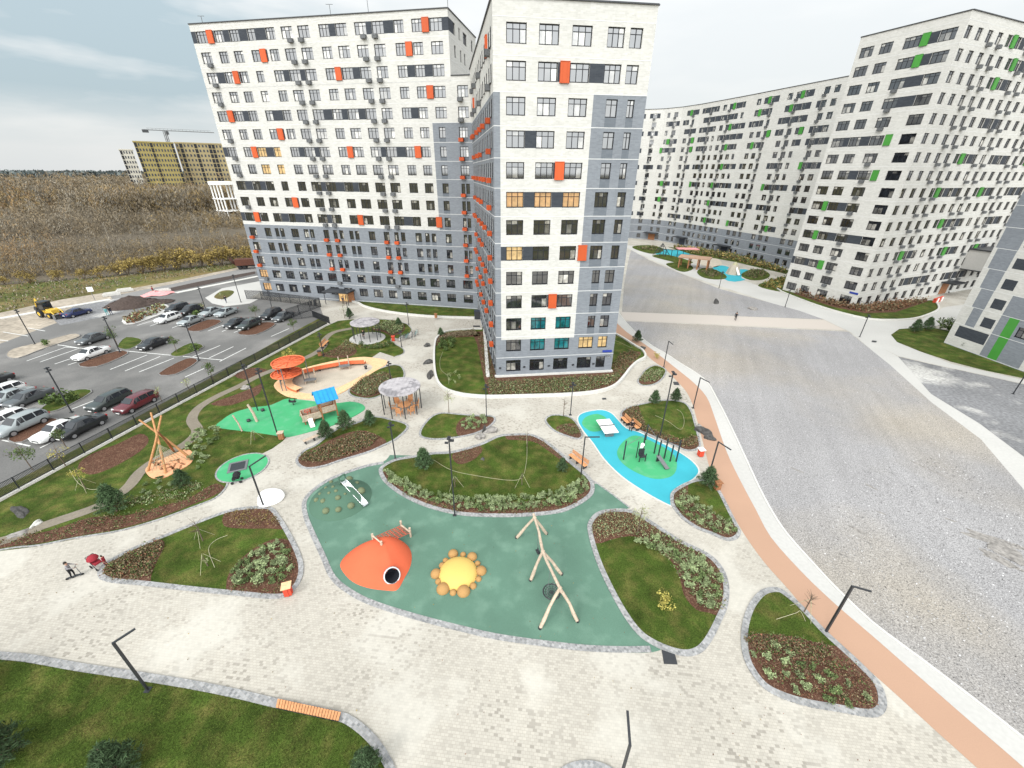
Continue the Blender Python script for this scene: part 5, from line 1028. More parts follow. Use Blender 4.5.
pines = [((424.4, 468.5), 2.5, 'young pine at the left end of the central teardrop lawn'), ((117, 511), 2.9, 'bushy young pine beside the narrow path on the left lawn'), ((184, 486), 2.0, 'small young pine in front of the wooden tepee'), ((327, 438), 2.3, 'young pine behind the low white bench, leftmost on its bed'), ((346, 429), 2.5, 'young pine in the middle of the bed below the blue roofed playhouse'), ((370.5, 425), 2.0, 'young pine nearest the front pergola on the brown shrub bed'),
  ((4, 760), 3.0, 'large dark pine cut by the left edge on the front lawn'), ((-22, 690), 2.6, 'dark pine half outside the left edge of the front lawn'), ((122, 775), 2.7, 'dark pine cut by the bottom edge on the front lawn'), ((368, 772), 2.0, 'dark low pine in the rounded right corner of the front lawn'), ((707, 486), 2.3, 'young pine at the top of the small bed below the blue surface'), ((654, 404), 2.0, 'young pine on the left of the bed above the outdoor gym'), ((675, 401), 1.9, 'young pine at the top right of the bed above the outdoor gym'), ((637, 342), 2.2, 'small dark pine on the tower lawn beside the pink track'), ((966, 349), 2.8, 'young pine before the white patterned block'), ((914, 332), 2.6, 'left of two young pines on the lawn by the road fork'), ((926, 330), 2.6, 'right of two young pines on the lawn by the road fork'), ((562, 471), 1.6, 'thin young pine beside the wooden bench on the central lawn'), ((441, 336), 1.6, 'small upright conifer at the top of the walled lawn'), ((350, 318), 2.1, 'dark conifer by the lamp at the block entrance'), ((399, 326), 1.7, 'young conifer among grey shrubs behind the rear pergola')]
for i, (p, h, lb_) in enumerate(pines):
    o = PP[i] if i < 3 else dup(PP[i % 3], (0, 0, 0), 0)
    o['label'] = lb_; o.location = at(*p, .03); o.rotation_euler = (0, 0, i*1.7); k = h/2.3; o.scale = (k*1.05, k*1.05, k)
# ---- broadleaf saplings
def sapling(px, h, label, m='leaf_pale', n=160, r=.7, stakes=False, z=.04, size=.12, trunk='bark', limbs=8, seed=1):
    t = thing('sapling', label, 'tree', at(*px, z), random.random()*6); rr = random.Random(seed); mb = MB(); mb.tube([(0, 0, 0), (.03, .02, h*.5), (.0, .03, h)], [.045, .032, .008], 6)
    for k in range(limbs):
        a = rr.random()*6.28; zz = h*rr.uniform(.4, .85); l = r*rr.uniform(.5, 1); mb.tube([(0, .02, zz), (math.cos(a)*l*.6, math.sin(a)*l*.6, zz+l*.45), (math.cos(a)*l, math.sin(a)*l, zz+l*.6)], [.018, .012, .005], 4, cap=False)
    mb.build('trunk', trunk, t)
    if n: cards('crown', blob(n, r, h*.33, h*.68, lumps=10, seed=seed), rng.uniform(size*.6, size*1.3, n), m, t, aspect=.6)
    if stakes:
        for k in range(3): a = 2.1*k+.4; mb = MB(); mb.tube([(math.cos(a)*.8, math.sin(a)*.8, 0), (math.cos(a)*.06, math.sin(a)*.06, 1.25)], .014, 5); mb.build('stake', 'rope', t)
    return t
sapling((637, 534), 2.9, 'sapling with pale sparse leaves at the top of the large oval bed', n=330, r=.85, seed=2, size=.11)
sapling((449, 413.5), 3.3, 'pale leaved sapling in the small triangular bed before the tower', n=220, r=.9, seed=3)
sapling((345, 318.5), 3.2, 'pale leaved sapling at the block entrance', n=180, r=.9, seed=4)
sapling((804, 612), 1.8, 'bare twiggy sapling in the triangular bed beside the pink track', n=0, r=.5, stakes=True, limbs=22, trunk='bark', seed=5)
sapling((203, 541), 2.2, 'bare sapling held by stakes at the top of the left teardrop bed', n=0, r=.7, stakes=True, limbs=16, trunk='bark', seed=6); sapling((208, 566), 1.0, 'stubby staked sapling in the middle of the left teardrop bed', n=30, r=.3, stakes=True, seed=7)
sapling((522, 485), 1.6, 'staked sapling at the front of the central teardrop lawn', 'leaf_green', n=60, r=.4, stakes=True, seed=8); sapling((455, 487), 1.5, 'staked sapling by the tall lamp on the central lawn', 'leaf_green', n=40, r=.4, stakes=True, seed=9); sapling((527, 447), 2.2, 'tall bare sapling at the back of the central lawn', n=0, r=.4, limbs=10, seed=10)
sapling((563.5, 416.5), 2.6, 'bare reddish sapling in the smallest bed by the blue surface', n=0, r=.5, limbs=16, trunk='bark', seed=11); sapling((86, 489), 2.6, 'yellowish sapling on the left lawn below the fence', 'leaf_yellow', n=220, r=.9, stakes=True, seed=12); sapling((66, 466), 2.4, 'faint yellow sapling between the fence and the bark mulch', 'leaf_yellow', n=200, r=.9, seed=32); sapling((255, 440), 1.2, 'tiny bare staked sapling by the bright green surface', n=10, r=.3, stakes=True, seed=13)
for i, (px, h, r_, lb_) in enumerate([((33, 470), 3.2, 1.15, 'dark green tree by the fence at the left'), ((66, 447), 2.4, .8, 'small green tree before the black saloon at the fence'), ((118, 346), 3.6, 1.1, 'green tree at the lamp on the island behind the white saloon'), ((177, 352), 2.8, .95, 'green tree just right of the lone black saloon'), ((257, 320), 3.2, 1.25, 'green tree behind the two dark cars nearest the block'), ((295, 334), 2.9, .95, 'young tree by the fence corner near the block'), ((214, 382), 3.4, .85, 'slender young tree at the middle of the fence'), ((205, 313), 2.6, .8, 'small tree at the lamp beside the silver cars'), ((190, 392), 2.2, .5, 'thin sapling just inside the fence on the left lawn'), ((162, 402), 2.3, .55, 'thin pale sapling at the fence above the tepee'), ((222, 300), 2.0, .4, 'tiny sapling on the round lawn by the gate')]):
    sapling(px, h, lb_, 'leaf_green' if i < 7 else 'leaf_pale', n=420 if i < 7 else 90, r=r_, seed=20+i, size=.17, z=0, trunk='bark')
# watering hoses left on the lawns
for pts, lb_ in (([(433, 460), (452, 471), (480, 477), (510, 481), (522, 478), (526, 465), (527, 450), (526, 432)], 'pale hose lying across the central teardrop lawn'), ([(655, 416), (668, 422), (680, 430), (684, 423), (682, 414), (677, 410)], 'pale hose looped on the bed above the outdoor gym'), ([(215, 568), (209, 550), (216, 541), (228, 536)], 'pale hose in the left teardrop bed'), ([(443, 353), (440, 362), (441, 371), (448, 378), (449, 386)], 'pale hose curled on the walled lawn'), ([(612, 341), (620, 344), (632, 349), (624, 338)], 'pale hose on the tower lawn by the track'), ([(70, 470), (78, 483), (90, 490), (104, 489)], 'pale hose on the left lawn below the fence'), ([(776, 620), (795, 614), (800, 612), (805, 622)], 'pale hose in the triangular bed by the track')):
    mb = MB(); mb.tube([Vector((*p, .09 if k else .07)) for k, p in enumerate(smooth_open(pxs(pts), 5))], .017, 6); o = mb.build('hose', 'rope'); tag(o, lb_, 'hose')
    if 'walled' in lb_ or 'tower' in lb_: o.location.z = .18
# ------------------------------------------------------------------ street lamps
def lamp(base, top, h, arm, label, arml=1.3, r=.048, rail=False, z=0.0, group=None):
    """pole with a flat bar head; arm = pixel the head points to (at pole-top height) or None"""
    p = at(*base, z); t = thing('street_lamp', label, 'street lamp', p, 0, group)
    mb = MB(); mb.box((0, 0, .02), (.3, .3, .04)); mb.box((0, 0, h/2), (r*2, r*2, h)); mb.build('pole', 'metal_dark', t)
    if arm:
        q = at(*arm, h)-p; d = Vector((q.x, q.y, 0)).normalized(); a = math.atan2(d.y, d.x)
        mb = MB(); mb.box((d.x*(arml/2), d.y*(arml/2), h+.0), (arml+r*2, .11, .06), a, 0); mb.box((d.x*arml*.6, d.y*arml*.6, h-.04), (arml*.7, .08, .02), a, 1); mb.build('lamp_head', ['metal_dark', 'metal_grey'], t)
    else:
        mb = MB(); mb.box((0, 0, h-.12), (.26, .42, .09)); mb.box((.22, 0, h-.35), (.3, .18, .14)); mb.box((-.22, .05, h-.6), (.26, .14, .12)); mb.build('lamp_head', 'metal_dark', t)
    return t
for b, h, arm, lb_, kw in [((148, 690), 4.4, (137, 628), 'black angled lamp post leaning over the front lawn edge', dict(arml=.85, r=.05, z=.03)), ((617, 790), 4.4, (628, 718), 'black lamp post cut by the bottom edge of the picture', dict(arml=1.2, r=.05)), ((825.7, 632), 4.4, (859, 588), 'black lamp post at the right of the triangular bed', dict(r=.058, arml=.85)), ((454.8, 515), 8.0, None, 'tall black floodlight mast in front of the central lawn', {}), ((264, 507), 4.4, (256, 462), 'black lamp post rising from the tip of the left teardrop bed', dict(arml=1.5)), ((278, 436), 8.2, None, 'tall black mast at the corner of the bright green surface', {}), ((395.5, 459), 4.4, None, 'lamp post in front of the front round pergola', {}), ((486.5, 417.3), 4.4, None, 'lamp post behind the small triangular bed before the tower', {}), ((570.3, 415), 4.4, None, 'lamp post behind the smallest bed', {}), ((581, 475), 4.4, (592, 437), 'lamp post beside the wooden bench at the central lawn', {}), ((663.6, 367.3), 4.2, (675, 346), 'farthest lamp post on the near edge of the pink track', {}), ((659.7, 437.6), 8.1, None, 'tall mast in the bed above the outdoor gym', {}), ((693, 408), 4.2, (705, 380), 'lamp post at the right of the bed above the outdoor gym', {}), ((708, 478), 4.2, (725, 446), 'lamp post behind the young pine by the pink track', {}),
  ((35, 344), 5.9, None, 'car park lamp on the long pale island', {}), ((71.6, 412), 5.9, None, 'car park lamp behind the white saloon by the fence', {}), ((120, 352), 5.9, None, 'car park lamp behind the lone white saloon', {}), ((199, 360), 5.9, None, 'car park lamp right of the lone black saloon', {}), ((207, 313), 5.4, None, 'car park lamp among the silver cars', {}), ((241, 302), 6.0, None, 'lamp by the gate of the left block', {}), ((272.7, 310.5), 4.4, None, 'lamp behind the dark cars nearest the left block', {}), ((349.4, 318.8), 5.9, None, 'lamp at the entrance of the left block', {}), ((408.8, 324.5), 4.3, None, 'lamp right of the rear round pergola', {}), ((324, 356.6), 4.0, None, 'lamp left of the rear pergola on the narrow path', {}), ((401.7, 347), 3.0, None, 'short lamp by the bicycles', {}), ((391.5, 384), 3.4, None, 'short lamp on the shrub bed behind the front pergola', {}), ((258, 411), 6.2, None, 'slim mast left of the sand pit', {}),
  ((785, 307), 4.2, None, 'lamp at the far edge of the gravel lot before the right tower', {}), ((859.6, 337), 4.2, None, 'lamp at the right end of the crossing path', {}), ((1013, 394), 4.2, None, 'lamp on the road at the right edge', {}), ((719, 288), 4.2, None, 'distant lamp by the far blue playground', {})]:
    lamp(b, None, h, arm, lb_, **kw)
# ------------------------------------------------------------------ fences
def fence(name, px, h, label, z=0.12, post=2.6, pick=.09, rail2=True):
    P = pxs(px); o = P[0]; t = thing(name, label, 'fence', (o.x, o.y, 0)); mesh_ = MB(); rails = MB()
    for a, b in zip(P[:-1], P[1:]):
        L = (b-a).length; d = (b-a)/L; rz = math.atan2(d.y, d.x); n = max(1, round(L/post))
        for k in range(n+1):
            if k == 0 and a is not P[0]: continue
            q = a+d*(L*k/n)-o; mb = MB(); mb.box((q.x, q.y, z+h/2), (.08, .08, h), rz); mb.build('post', 'metal_dark', t)
        m = (a+b)/2-o
        for zz in (.12, h-.05): rails.box((m.x, m.y, z+zz), (L, .045, .05), rz)
        for k in range(int(L/pick)): q = a+d*(k*pick)-o; mesh_.box((q.x, q.y, z+h/2), (.028, .028, h-.1), rz)
    rails.build('rail', 'metal_dark', t); mesh_.build('panel', 'metal_dark', t); return t
fence('metal_fence', [(-60, 531), (20, 489.5), (160, 413.8), (327, 324.5)], 1.3, 'long black metal fence between the car park and the left lawn')
fence('metal_fence', [(247, 299), (262, 299.5), (321, 307)], 2.0, 'tall black fence along the foot of the left block', 0, pick=.08); fence('metal_fence', [(321, 307), (288, 319)], 2.0, 'tall black fence running from the block corner towards the cars', 0, pick=.08); fence('metal_fence', [(290, 320), (313, 317), (330, 324)], 1.4, 'short black fence with a gate at the upper end of the lawn', 0)
# ------------------------------------------------------------------ round pergolas
def pergola(px, rpx, z, label, nposts=9, ph=.2):
    c = at(*px, z); r_ = (at(rpx[1], rpx[2], z)-at(rpx[0], rpx[2], z)).length/2; t = thing('pergola', label, 'pergola', (c.x, c.y, 0))
    mb = MB(); mb.lathe([(.001, z+.10), (r_*.98, z+.06), (r_, z+.05), (r_, z-.10), (r_*.98, z-.10), (.001, z-.06)], n=40, sm=False)
    for k in range(9): mb.box(((k-4)*r_*.2, 0, z+.085), (.05, 2*math.sqrt(max(0.01, r_*r_*.9-((k-4)*r_*.2)**2)), .03))
    mb.build('roof', ['pergola_roof', 'metal_grey'], t)
    for k in range(nposts): a = 6.283*k/nposts+ph; mb = MB(); mb.tube([(math.cos(a)*r_*.93, math.sin(a)*r_*.93, 0), (math.cos(a)*r_*.93, math.sin(a)*r_*.93, z-.1)], .06, 8); mb.build('post', 'metal_dark', t)
    return c, r_
pc1, pr1 = pergola((399.7, 386.5), (379, 419.8, 386), 3.2, 'front round pergola with a grey disc roof over orange chairs'); pc2, pr2 = pergola((364.8, 322), (350.6, 379.2, 322), 3.0, 'rear round pergola with a grey disc roof on dark posts', 10)
P = [pc2.to_2d()+V2(math.cos(a*.2618)*(pr2+.6), math.sin(a*.2618)*(pr2+.6)) for a in range(24)]; sheet('terrace', P, 0.07, 'concrete_road', .07)
ct_ = at(405, 409.5)
t = thing('cafe_table', 'orange wooden table under the front round pergola', 'table', (ct_.x, ct_.y, 0)); mb = MB(); mb.lathe([(.001, .76), (.75, .76), (.75, .70), (.001, .70)], n=20, sm=False); mb.build('tabletop', 'wood', t)
for k in range(3): a = k*2.09; mb = MB(); mb.tube([(math.cos(a)*.5, math.sin(a)*.5, 0), (math.cos(a)*.2, math.sin(a)*.2, .7)], .04, 6); mb.build('leg', 'wood', t)
def chair(loc, rz, label, group):
    t = thing('wooden_chair', label, 'chair', loc, rz, group)
    mb = MB(); [mb.box((x*.12, 0, .42), (.1, .55, .04)) for x in (-2, -1, 0, 1, 2)]; mb.build('seat', 'wood', t)
    mb = MB(); [mb.box((-.33-.0, y*.13, .85), (.04, .11, .85), 0, 0, ('Y', R(-14))) for y in (-2, -1, 0, 1, 2)]; mb.build('backrest', 'wood', t)
    for y in (-.3, .3): mb = MB(); mb.box((.02, y, .62), (.7, .1, .04)); mb.build('armrest', 'wood', t)
    for x in (-.28, .28):
        for y in (-.27, .27): mb = MB(); mb.box((x, y, .3), (.06, .06, .6)); mb.build('leg', 'wood', t)
    return t
ch0 = None
for k in range(6):
    a = k*1.047+.3; l = (ct_.x+math.cos(a)*1.35, ct_.y+math.sin(a)*1.35, 0)
    if ch0 is None: ch0 = chair(l, a+math.pi, 'orange slatted armchair around the table under the front pergola', 'chairs under the front pergola')
    else: dup(ch0, l, a+math.pi)
# ------------------------------------------------------------------ sand pit with wooden surround
t = thing('sand_pit', 'sand pit ringed by an orange wooden deck and curved bench', 'sand pit', (*at(330, 380).to_2d(), 0)); o2 = at(330, 380).to_2d()
OUT_ = smooth(pxs([(274, 386), (284, 395.5), (297, 398.6), (312.5, 399.6), (327, 397.5), (340.6, 393.7), (357, 384), (373, 373), (383, 367), (387.5, 361.5), (375, 358.5), (359, 357.6), (331, 362), (301, 369.5), (284, 377)]), 4)
INN = smooth(pxs([(286, 386), (290, 378), (301, 374), (316, 370.5), (331, 367.5), (350, 364.5), (364, 364), (372, 366.5), (370, 371), (352, 381.5), (331, 391), (316, 394), (301, 393)]), 4)
L2 = lambda P: [p-o2 for p in P]
mb = MB(); mb.prism(L2(OUT_), 0, .10); mb.build('deck', 'wood_deck', t); mb = MB(); mb.prism(L2(INN), .05, .115); mb.build('sand', 'sand', t)
BK = smooth_open(pxs([(331, 391.5), (312, 394.5), (297, 393.5), (286, 387.5), (289, 379), (301, 374.2), (316, 370.3), (331, 367.3), (350, 364.3), (366, 363.5)]), 4); i0 = 8
mb = MB(); band([p-o2 for p in BK[i0:]], -.35, .1, .42, mb, closed=False); mb.build('bench_wall', 'orange_plastic', t)
mb = MB(); band([p-o2 for p in BK[i0:]], -.9, .40, .48, mb, closed=False); mb.build('bench_seat', 'wood_deck', t)
mb = MB(); band([p-o2 for p in BK[i0+8:]], -.98, .48, .95, mb, closed=False); 
tB = [p-o2 for p in BK[i0+8:]]; mb = MB()
for i in range(len(tB)-1):
    a, b = tB[i], tB[i+1]; d = (b-a).normalized(); n_ = V2(-d.y, d.x)*-.95; m = (a+b)/2+n_; mb.box((m.x, m.y, .72), ((b-a).length*1.15, .1, .5), math.atan2(d.y, d.x))
mb.build('backrest', 'orange_plastic', t)
mb = MB(); [mb.face([(*(OUT_[(i*2) % len(OUT_)]-o2), .104)]*0 or [(0, 0, .09), (.01, 0, .09), (0, .01, .09)]) for i in range(1)]
def sandtable(px, rz, label):
    t = thing('sand_table', label, 'play table', at(*px, .11), rz); mb = MB(); mb.box((0, 0, .55), (1.5, .75, .1)); mb.build('tray', 'metal_grey', t)
    for x in (-.62, .62): mb = MB(); mb.tube([(x, .3, 0), (x*1.05, .3, 1.9)], .08, 7); mb.build('post', 'wood_pale', t)
    for x in (-.62, .62): mb = MB(); mb.tube([(x, -.3, 0), (x, -.3, .5)], .05, 6); mb.build('leg', 'wood_pale', t)
sandtable((311, 383), R(20), 'left of two sand play tables with wooden posts in the sand pit'); sandtable((345, 369), R(20), 'right of two sand play tables with wooden posts in the sand pit')
for px, lb_ in (((319.5, 371), 'black stool by the back bench of the sand pit'), ((366, 369), 'black stool at the right end of the sand pit')):
    mb = MB(); mb.lathe([(.001, .5), (.22, .5), (.25, .42), (.12, .2), (.2, 0)], n=12); o = mb.build('stool', 'metal_dark', None, at(*px, .1)); tag(o, lb_, 'stool')
# orange climbing discs
t = thing('climbing_disc_tower', 'tower of orange net discs on posts left of the sand pit', 'climbing frame', at(287, 385))
for (px, z, r_) in (((288, 361.5), 3.4, 2.0), ((286.5, 373), 1.8, 1.85), ((281, 366), 2.4, 1.0)):
    c = at(*px, z)-t.location; mb = MB(); mb.tube([(c.x+r_*math.cos(a*.314), c.y+r_*math.sin(a*.314), z) for a in range(21)], .09, 8)
    for k in range(3): mb.tube([(c.x+r_*(k+1)/4*math.cos(a*.314), c.y+r_*(k+1)/4*math.sin(a*.314), z-.03) for a in range(21)], .03, 5)
    for k in range(10): a = k*.628; mb.tube([(c.x, c.y, z), (c.x+r_*math.cos(a), c.y+r_*math.sin(a), z)], .05, 5)
    mb.lathe([(.001, z-.05), (r_*.96, z-.05), (r_*.96, z-.08), (.001, z-.08)], (c.x, c.y, 0), 24)
    mb.build('disc', 'orange_plastic', t)
    for a in (.5, 2.6, 4.7): mb = MB(); mb.tube([(c.x+r_*math.cos(a), c.y+r_*math.sin(a), 0), (c.x+r_*math.cos(a), c.y+r_*math.sin(a), z+.1)], .06, 7); mb.build('post', 'metal_grey', t)
# ------------------------------------------------------------------ playhouse
pa, pb = at(302.5, 423), at(337, 413); d = (pb-pa); L_ = d.length; rz = math.atan2(d.y, d.x)
t = thing('playhouse', 'wooden playhouse boat with a blue gabled roof and small white slide', 'playhouse', (*pa.to_2d(), .055), rz)
mb = MB(); mb.box((L_*.27, 0, .42), (L_*.5, 1.5, .12)); mb.box((L_*.76, 0, .85), (L_*.44, 1.7, .12)); mb.build('deck', 'wood_brown', t)
mb = MB()
for y in (-.78, .78):
    for k in range(5): mb.box((L_*.27, y, .52+k*.16), (L_*(.56-k*.02), .06, .13))
for k in range(4): mb.box((.12, 0, .52+k*.16), (.06, 1.5, .13))
mb.build('hull_panel', 'wood_pale', t); mb = MB()
for y in (-.86, .86):
    for k in range(5): mb.box((L_*.76, y, .98+k*.15), (L_*.44, .06, .12))
for k in range(5): mb.box((L_*.99, 0, .98+k*.15), (.06, 1.6, .12))
mb.build('cabin_panel', 'wood_pale', t)
for x in (.55, .98):
    for y in (-.84, .84): mb = MB(); mb.box((L_*x, y, 1.35), (.14, .14, 2.7)); mb.build('post', 'wood_brown', t)
for x in (.06, .3): 
    for y in (-.7, .7): mb = MB(); mb.box((L_*x, y, .55), (.12, .12, 1.1)); mb.build('post', 'wood_brown', t)
mb = MB(); xa, xb, yw, z0, z1 = L_*.46, L_*1.07, 1.25, 2.45, 3.45
for s_ in (-1, 1):
    q = [(xa, s_*yw, z0), (xb, s_*yw, z0), (xb, 0, z1), (xa, 0, z1)]; mb.face(q); mb.face([(x, y, z-.07) for x, y, z in q])
    for k in range(6): x = xa+(xb-xa)*k/5; mb.tube([(x, s_*yw, z0+.02), (x, 0, z1+.02)], .035, 5)
    mb.face([q[0], q[3], (xa, 0, z1-.07), (xa, s_*yw, z0-.07)]); mb.face([q[1], q[2], (xb, 0, z1-.07), (xb, s_*yw, z0-.07)]); mb.face([q[0], q[1], (xb, s_*yw, z0-.07), (xa, s_*yw, z0-.07)])
mb.build('roof', 'blue_roof', t)
for x in (xa+.25, xb-.25): mb = MB(); mb.face([(x, -1.0, z0+.1), (x, 1.0, z0+.1), (x, 0, z1-.15)]); mb.build('gable', 'wood_brown', t)
mb = MB(); mb.mesh([(.5, -.75, .75), (1.0, -.75, .75), (1.0, -1.5, .1), (.5, -1.5, .1), (1.0, -1.8, .06), (.5, -1.8, .06)], [(0, 1, 2, 3), (3, 2, 4, 5)]); [mb.mesh([(x, -.75, .95), (x, -1.5, .28), (x, -1.8, .16), (x, -1.8, .02), (x, -1.5, .04), (x, -.75, .7)], [(0, 1, 2, 3, 4, 5)]) for x in (.5, 1.0)]; mb.build('slide', 'white_paint', t)
mb = MB(); mb.tube([(L_*.2+.3*math.cos(a*.4), .3*math.sin(a*.4), 1.3) for a in range(17)], .035, 6); mb.tube([(L_*.2, 0, .45), (L_*.2, 0, 1.3)], .04, 6); mb.build('steering_wheel', 'red_paint', t)
for (px, h, lb_) in (((242, 431), 2.0, 'slim leaning wooden post at the left of the bright green surface'), ((257, 421.5), 2.2, 'thick leaning wooden post on the bright green surface')):
    mb = MB(); mb.tube([(0, 0, 0), (-.15, .05, h*.5), (-.5, .1, h)], [.15, .14, .13] if h > 2.1 else [.09, .08, .08], 9); tag(mb.build('balance_post', 'wood_pale', None, at(*px, .055)), lb_, 'play post')
for px, lb_ in (((249, 421.5), 'dark stepping knob beside the thick wooden post'), ((263, 411), 'dark stepping knob behind the thick wooden post')):
    mb = MB(); mb.lathe([(.001, .32), (.2, .28), (.22, .1), (.15, 0)], n=12); tag(mb.build('stepping_stool', 'metal_dark', None, at(*px, .055)), lb_, 'stepping knob')
t = thing('spring_rider', 'small black spring rider on the bright green surface', 'spring rider', at(293.5, 405, .055)); mb = MB(); mb.tube([(.06*math.cos(a*.8), .06*math.sin(a*.8), a*.011) for a in range(32)], .02, 5); mb.build('spring', 'metal_dark', t); mb = MB(); mb.box((0, 0, .5), (.8, .3, .14)); mb.box((.25, 0, .68), (.12, .5, .06)); mb.box((-.35, 0, .65), (.08, .28, .25)); mb.build('body', 'metal_dark', t)
# in-ground trampoline
t = thing('trampoline', 'black square trampoline set in the bright green circle', 'trampoline', at(238, 466.5, .058), R(24)); mb = MB(); mb.box((0, 0, .02), (1.35, 1.35, .03)); mb.build('mat', 'metal_dark', t)
mb = MB(); [mb.box((x, y, .03), (a, b, .06)) for x, y, a, b in ((0, .72, 1.65, .2), (0, -.72, 1.65, .2), (.72, 0, .2, 1.24), (-.72, 0, .2, 1.24))]; mb.build('frame', 'metal_grey', t)
# ------------------------------------------------------------------ tepee
tb = at(168, 470)
t = thing('climbing_tepee', 'tall leaning wooden pole tepee with ropes over an orange pad', 'climbing frame', (tb.x, tb.y, .05))
def lc(px, z): return at(*px, z)-Vector((tb.x, tb.y, 0))
ap = lc((158, 443), 3.4)
for bt_, tp in (((166, 474), (151, 413)), ((148, 472), (161.5, 416)), ((190, 458), (139, 420)), ((174, 452), (158, 432))):
    b_ = lc(bt_, 0); e_ = ap+(ap-b_)*.0; p1 = b_+(lc(tp, 5.0 if tp[1] < 418 else 4.6)-b_); mb = MB(); mb.tube([b_, b_.lerp(p1, .5)+Vector((.05, .03, 0)), p1], [.115, .105, .08], 8); mb.build('pole', 'wood_brown' if tp[1] > 430 else 'wood_tan', t)
mb = MB(); pad = [at(u, v, .05).to_2d()-tb.to_2d() for u, v in [(145.5, 471), (150, 465), (160, 460), (172, 455), (184, 450), (191, 451), (194, 457), (190, 464), (178, 471), (164, 478), (152, 478)]]; mb.prism(smooth(pad, 3), -.02, .05); mb.build('pad', 'pad_orange', t)
g = random.Random(4); mb = MB()
for k in range(16): a = g.random()*6.28; p = lc((170+g.uniform(-18, 18), 464+g.uniform(-6, 6)), 0); mb.box((p.x, p.y, .06), (g.uniform(.5, 1.1), .18, .02), a)
mb.build('pad_pattern', 'wood_brown', t); mb = MB()
for k in range(9): b_ = lc((152+k*4.5, 473-k*1.6), .3); mb.tube([b_, ap-Vector((0, 0, .2))], .022, 4, cap=False)
for j in range(4): mb.tube([lc((152+k*4.5, 473-k*1.6), .3).lerp(ap, .18+.18*j) for k in range(9)], .022, 4, cap=False)
mb.build('rope_net', 'rope', t)
# ------------------------------------------------------------------ green hill with bumps and slide
hc = at(341, 499); t = thing('play_hill', 'dark green rubber mound studded with olive bumps', 'play mound', (hc.x, hc.y, .008)); HR, HH = 2.62, 1.15
dome = lambda x, y: HH*max(0, 1-(x*x+y*y)/(HR*HR))**1.15
mb = MB(); mb.lathe([(HR*k/14, HH*max(0, 1-(k/14)**2)**1.15) for k in range(14, -1, -1)][:-1]+[(.001, HH)], n=36); mb.build('mound', 'hill_green', t)
for u, v, r_ in ((326, 511, .30), (338.5, 510, .26), (351, 506, .30), (361, 491, .36), (316.5, 500, .22), (323, 501, .22), (338, 498, .24), (349, 479, .34), (331, 482, .18), (326, 488, .14), (333, 487, .14), (336, 491, .16), (329, 493, .14), (320, 494, .14), (341, 484, .15), (357, 483, .18), (345, 494, .12)):
    z = .4
    for _ in range(5): p = at(u, v, z)-hc; z = dome(p.x, p.y)
    mb = MB(); mb.ball((p.x, p.y, z), r_, sz=.85, n=14, lo=-.3); mb.build('bump', 'bump_olive', t)
a0, a1 = at(345, 483.5, 1.15)-hc, at(365, 505, .12)-hc; d = (a1-a0); dn = Vector((d.x, d.y, 0)).normalized(); sd_ = Vector((-dn.y, dn.x, 0))*.24
t2 = thing('slide', 'short steel slide running down the dark green mound', 'slide', (hc.x, hc.y, 0)); mb = MB(); pth = [a0-dn*.25+Vector((0, 0, .03)), a0, a0.lerp(a1, .5)+Vector((0, 0, -.02)), a1, a1+dn*.15]
for p, q in zip(pth[:-1], pth[1:]):
    u_ = Vector((0, 0, .06)); mb.face([p-sd_+u_, q-sd_+u_, q+sd_+u_, p+sd_+u_]); 
    for s_ in (-1, 1): mb.face([p+sd_*s_+u_, q+sd_*s_+u_, q+sd_*s_+u_*3.6, p+sd_*s_+u_*3.6]); mb.tube([p+sd_*s_+u_*3.6, q+sd_*s_+u_*3.6], .03, 6)
mb.build('chute', 'steel', t2); mb = MB(); 
for s_ in (-1, 1): mb.box(a0-dn*.3+sd_*s_*1.25+Vector((0, 0, .35)), (.1, .1, .75))
mb.box(a0-dn*.3+Vector((0, 0, .72)), (.12, .62, .1), math.atan2(dn.y, dn.x)); mb.build('handrail', 'hill_green', t2)
# ------------------------------------------------------------------ orange mound with tunnel
oc = at(377, 565); t = thing('play_hill', 'smooth orange rubber mound with a steel tunnel', 'play mound', (oc.x, oc.y, .008))
ol = smooth([p-oc.to_2d() for p in pxs([(340.5, 563), (343, 572), (353, 582), (368, 588), (386, 590.5), (397, 590), (404, 579), (410.5, 566), (411.5, 554), (407, 545), (398, 540), (384, 540), (366, 545), (350, 552)])], 3)
apx = (at(386, 535.5, 1.3)-oc).to_2d()*.75; HO = 1.3; mb = MB(); V, F = [], []; K = 30; ol = smooth(ol, 2); n = len(ol)
for j in range(K):
    s_ = 1-j/K; z = HO*(1-s_**2)**.95
    V += [Vector((apx.x*(1-s_)+p.x*s_, apx.y*(1-s_)+p.y*s_, z)) for p in ol]
V.append(Vector((apx.x, apx.y, HO))); F += [(j*n+i, j*n+(i+1) % n, (j+1)*n+(i+1) % n, (j+1)*n+i) for j in range(K-1) for i in range(n)]+[((K-1)*n+i, (K-1)*n+(i+1) % n, K*n) for i in range(n)]
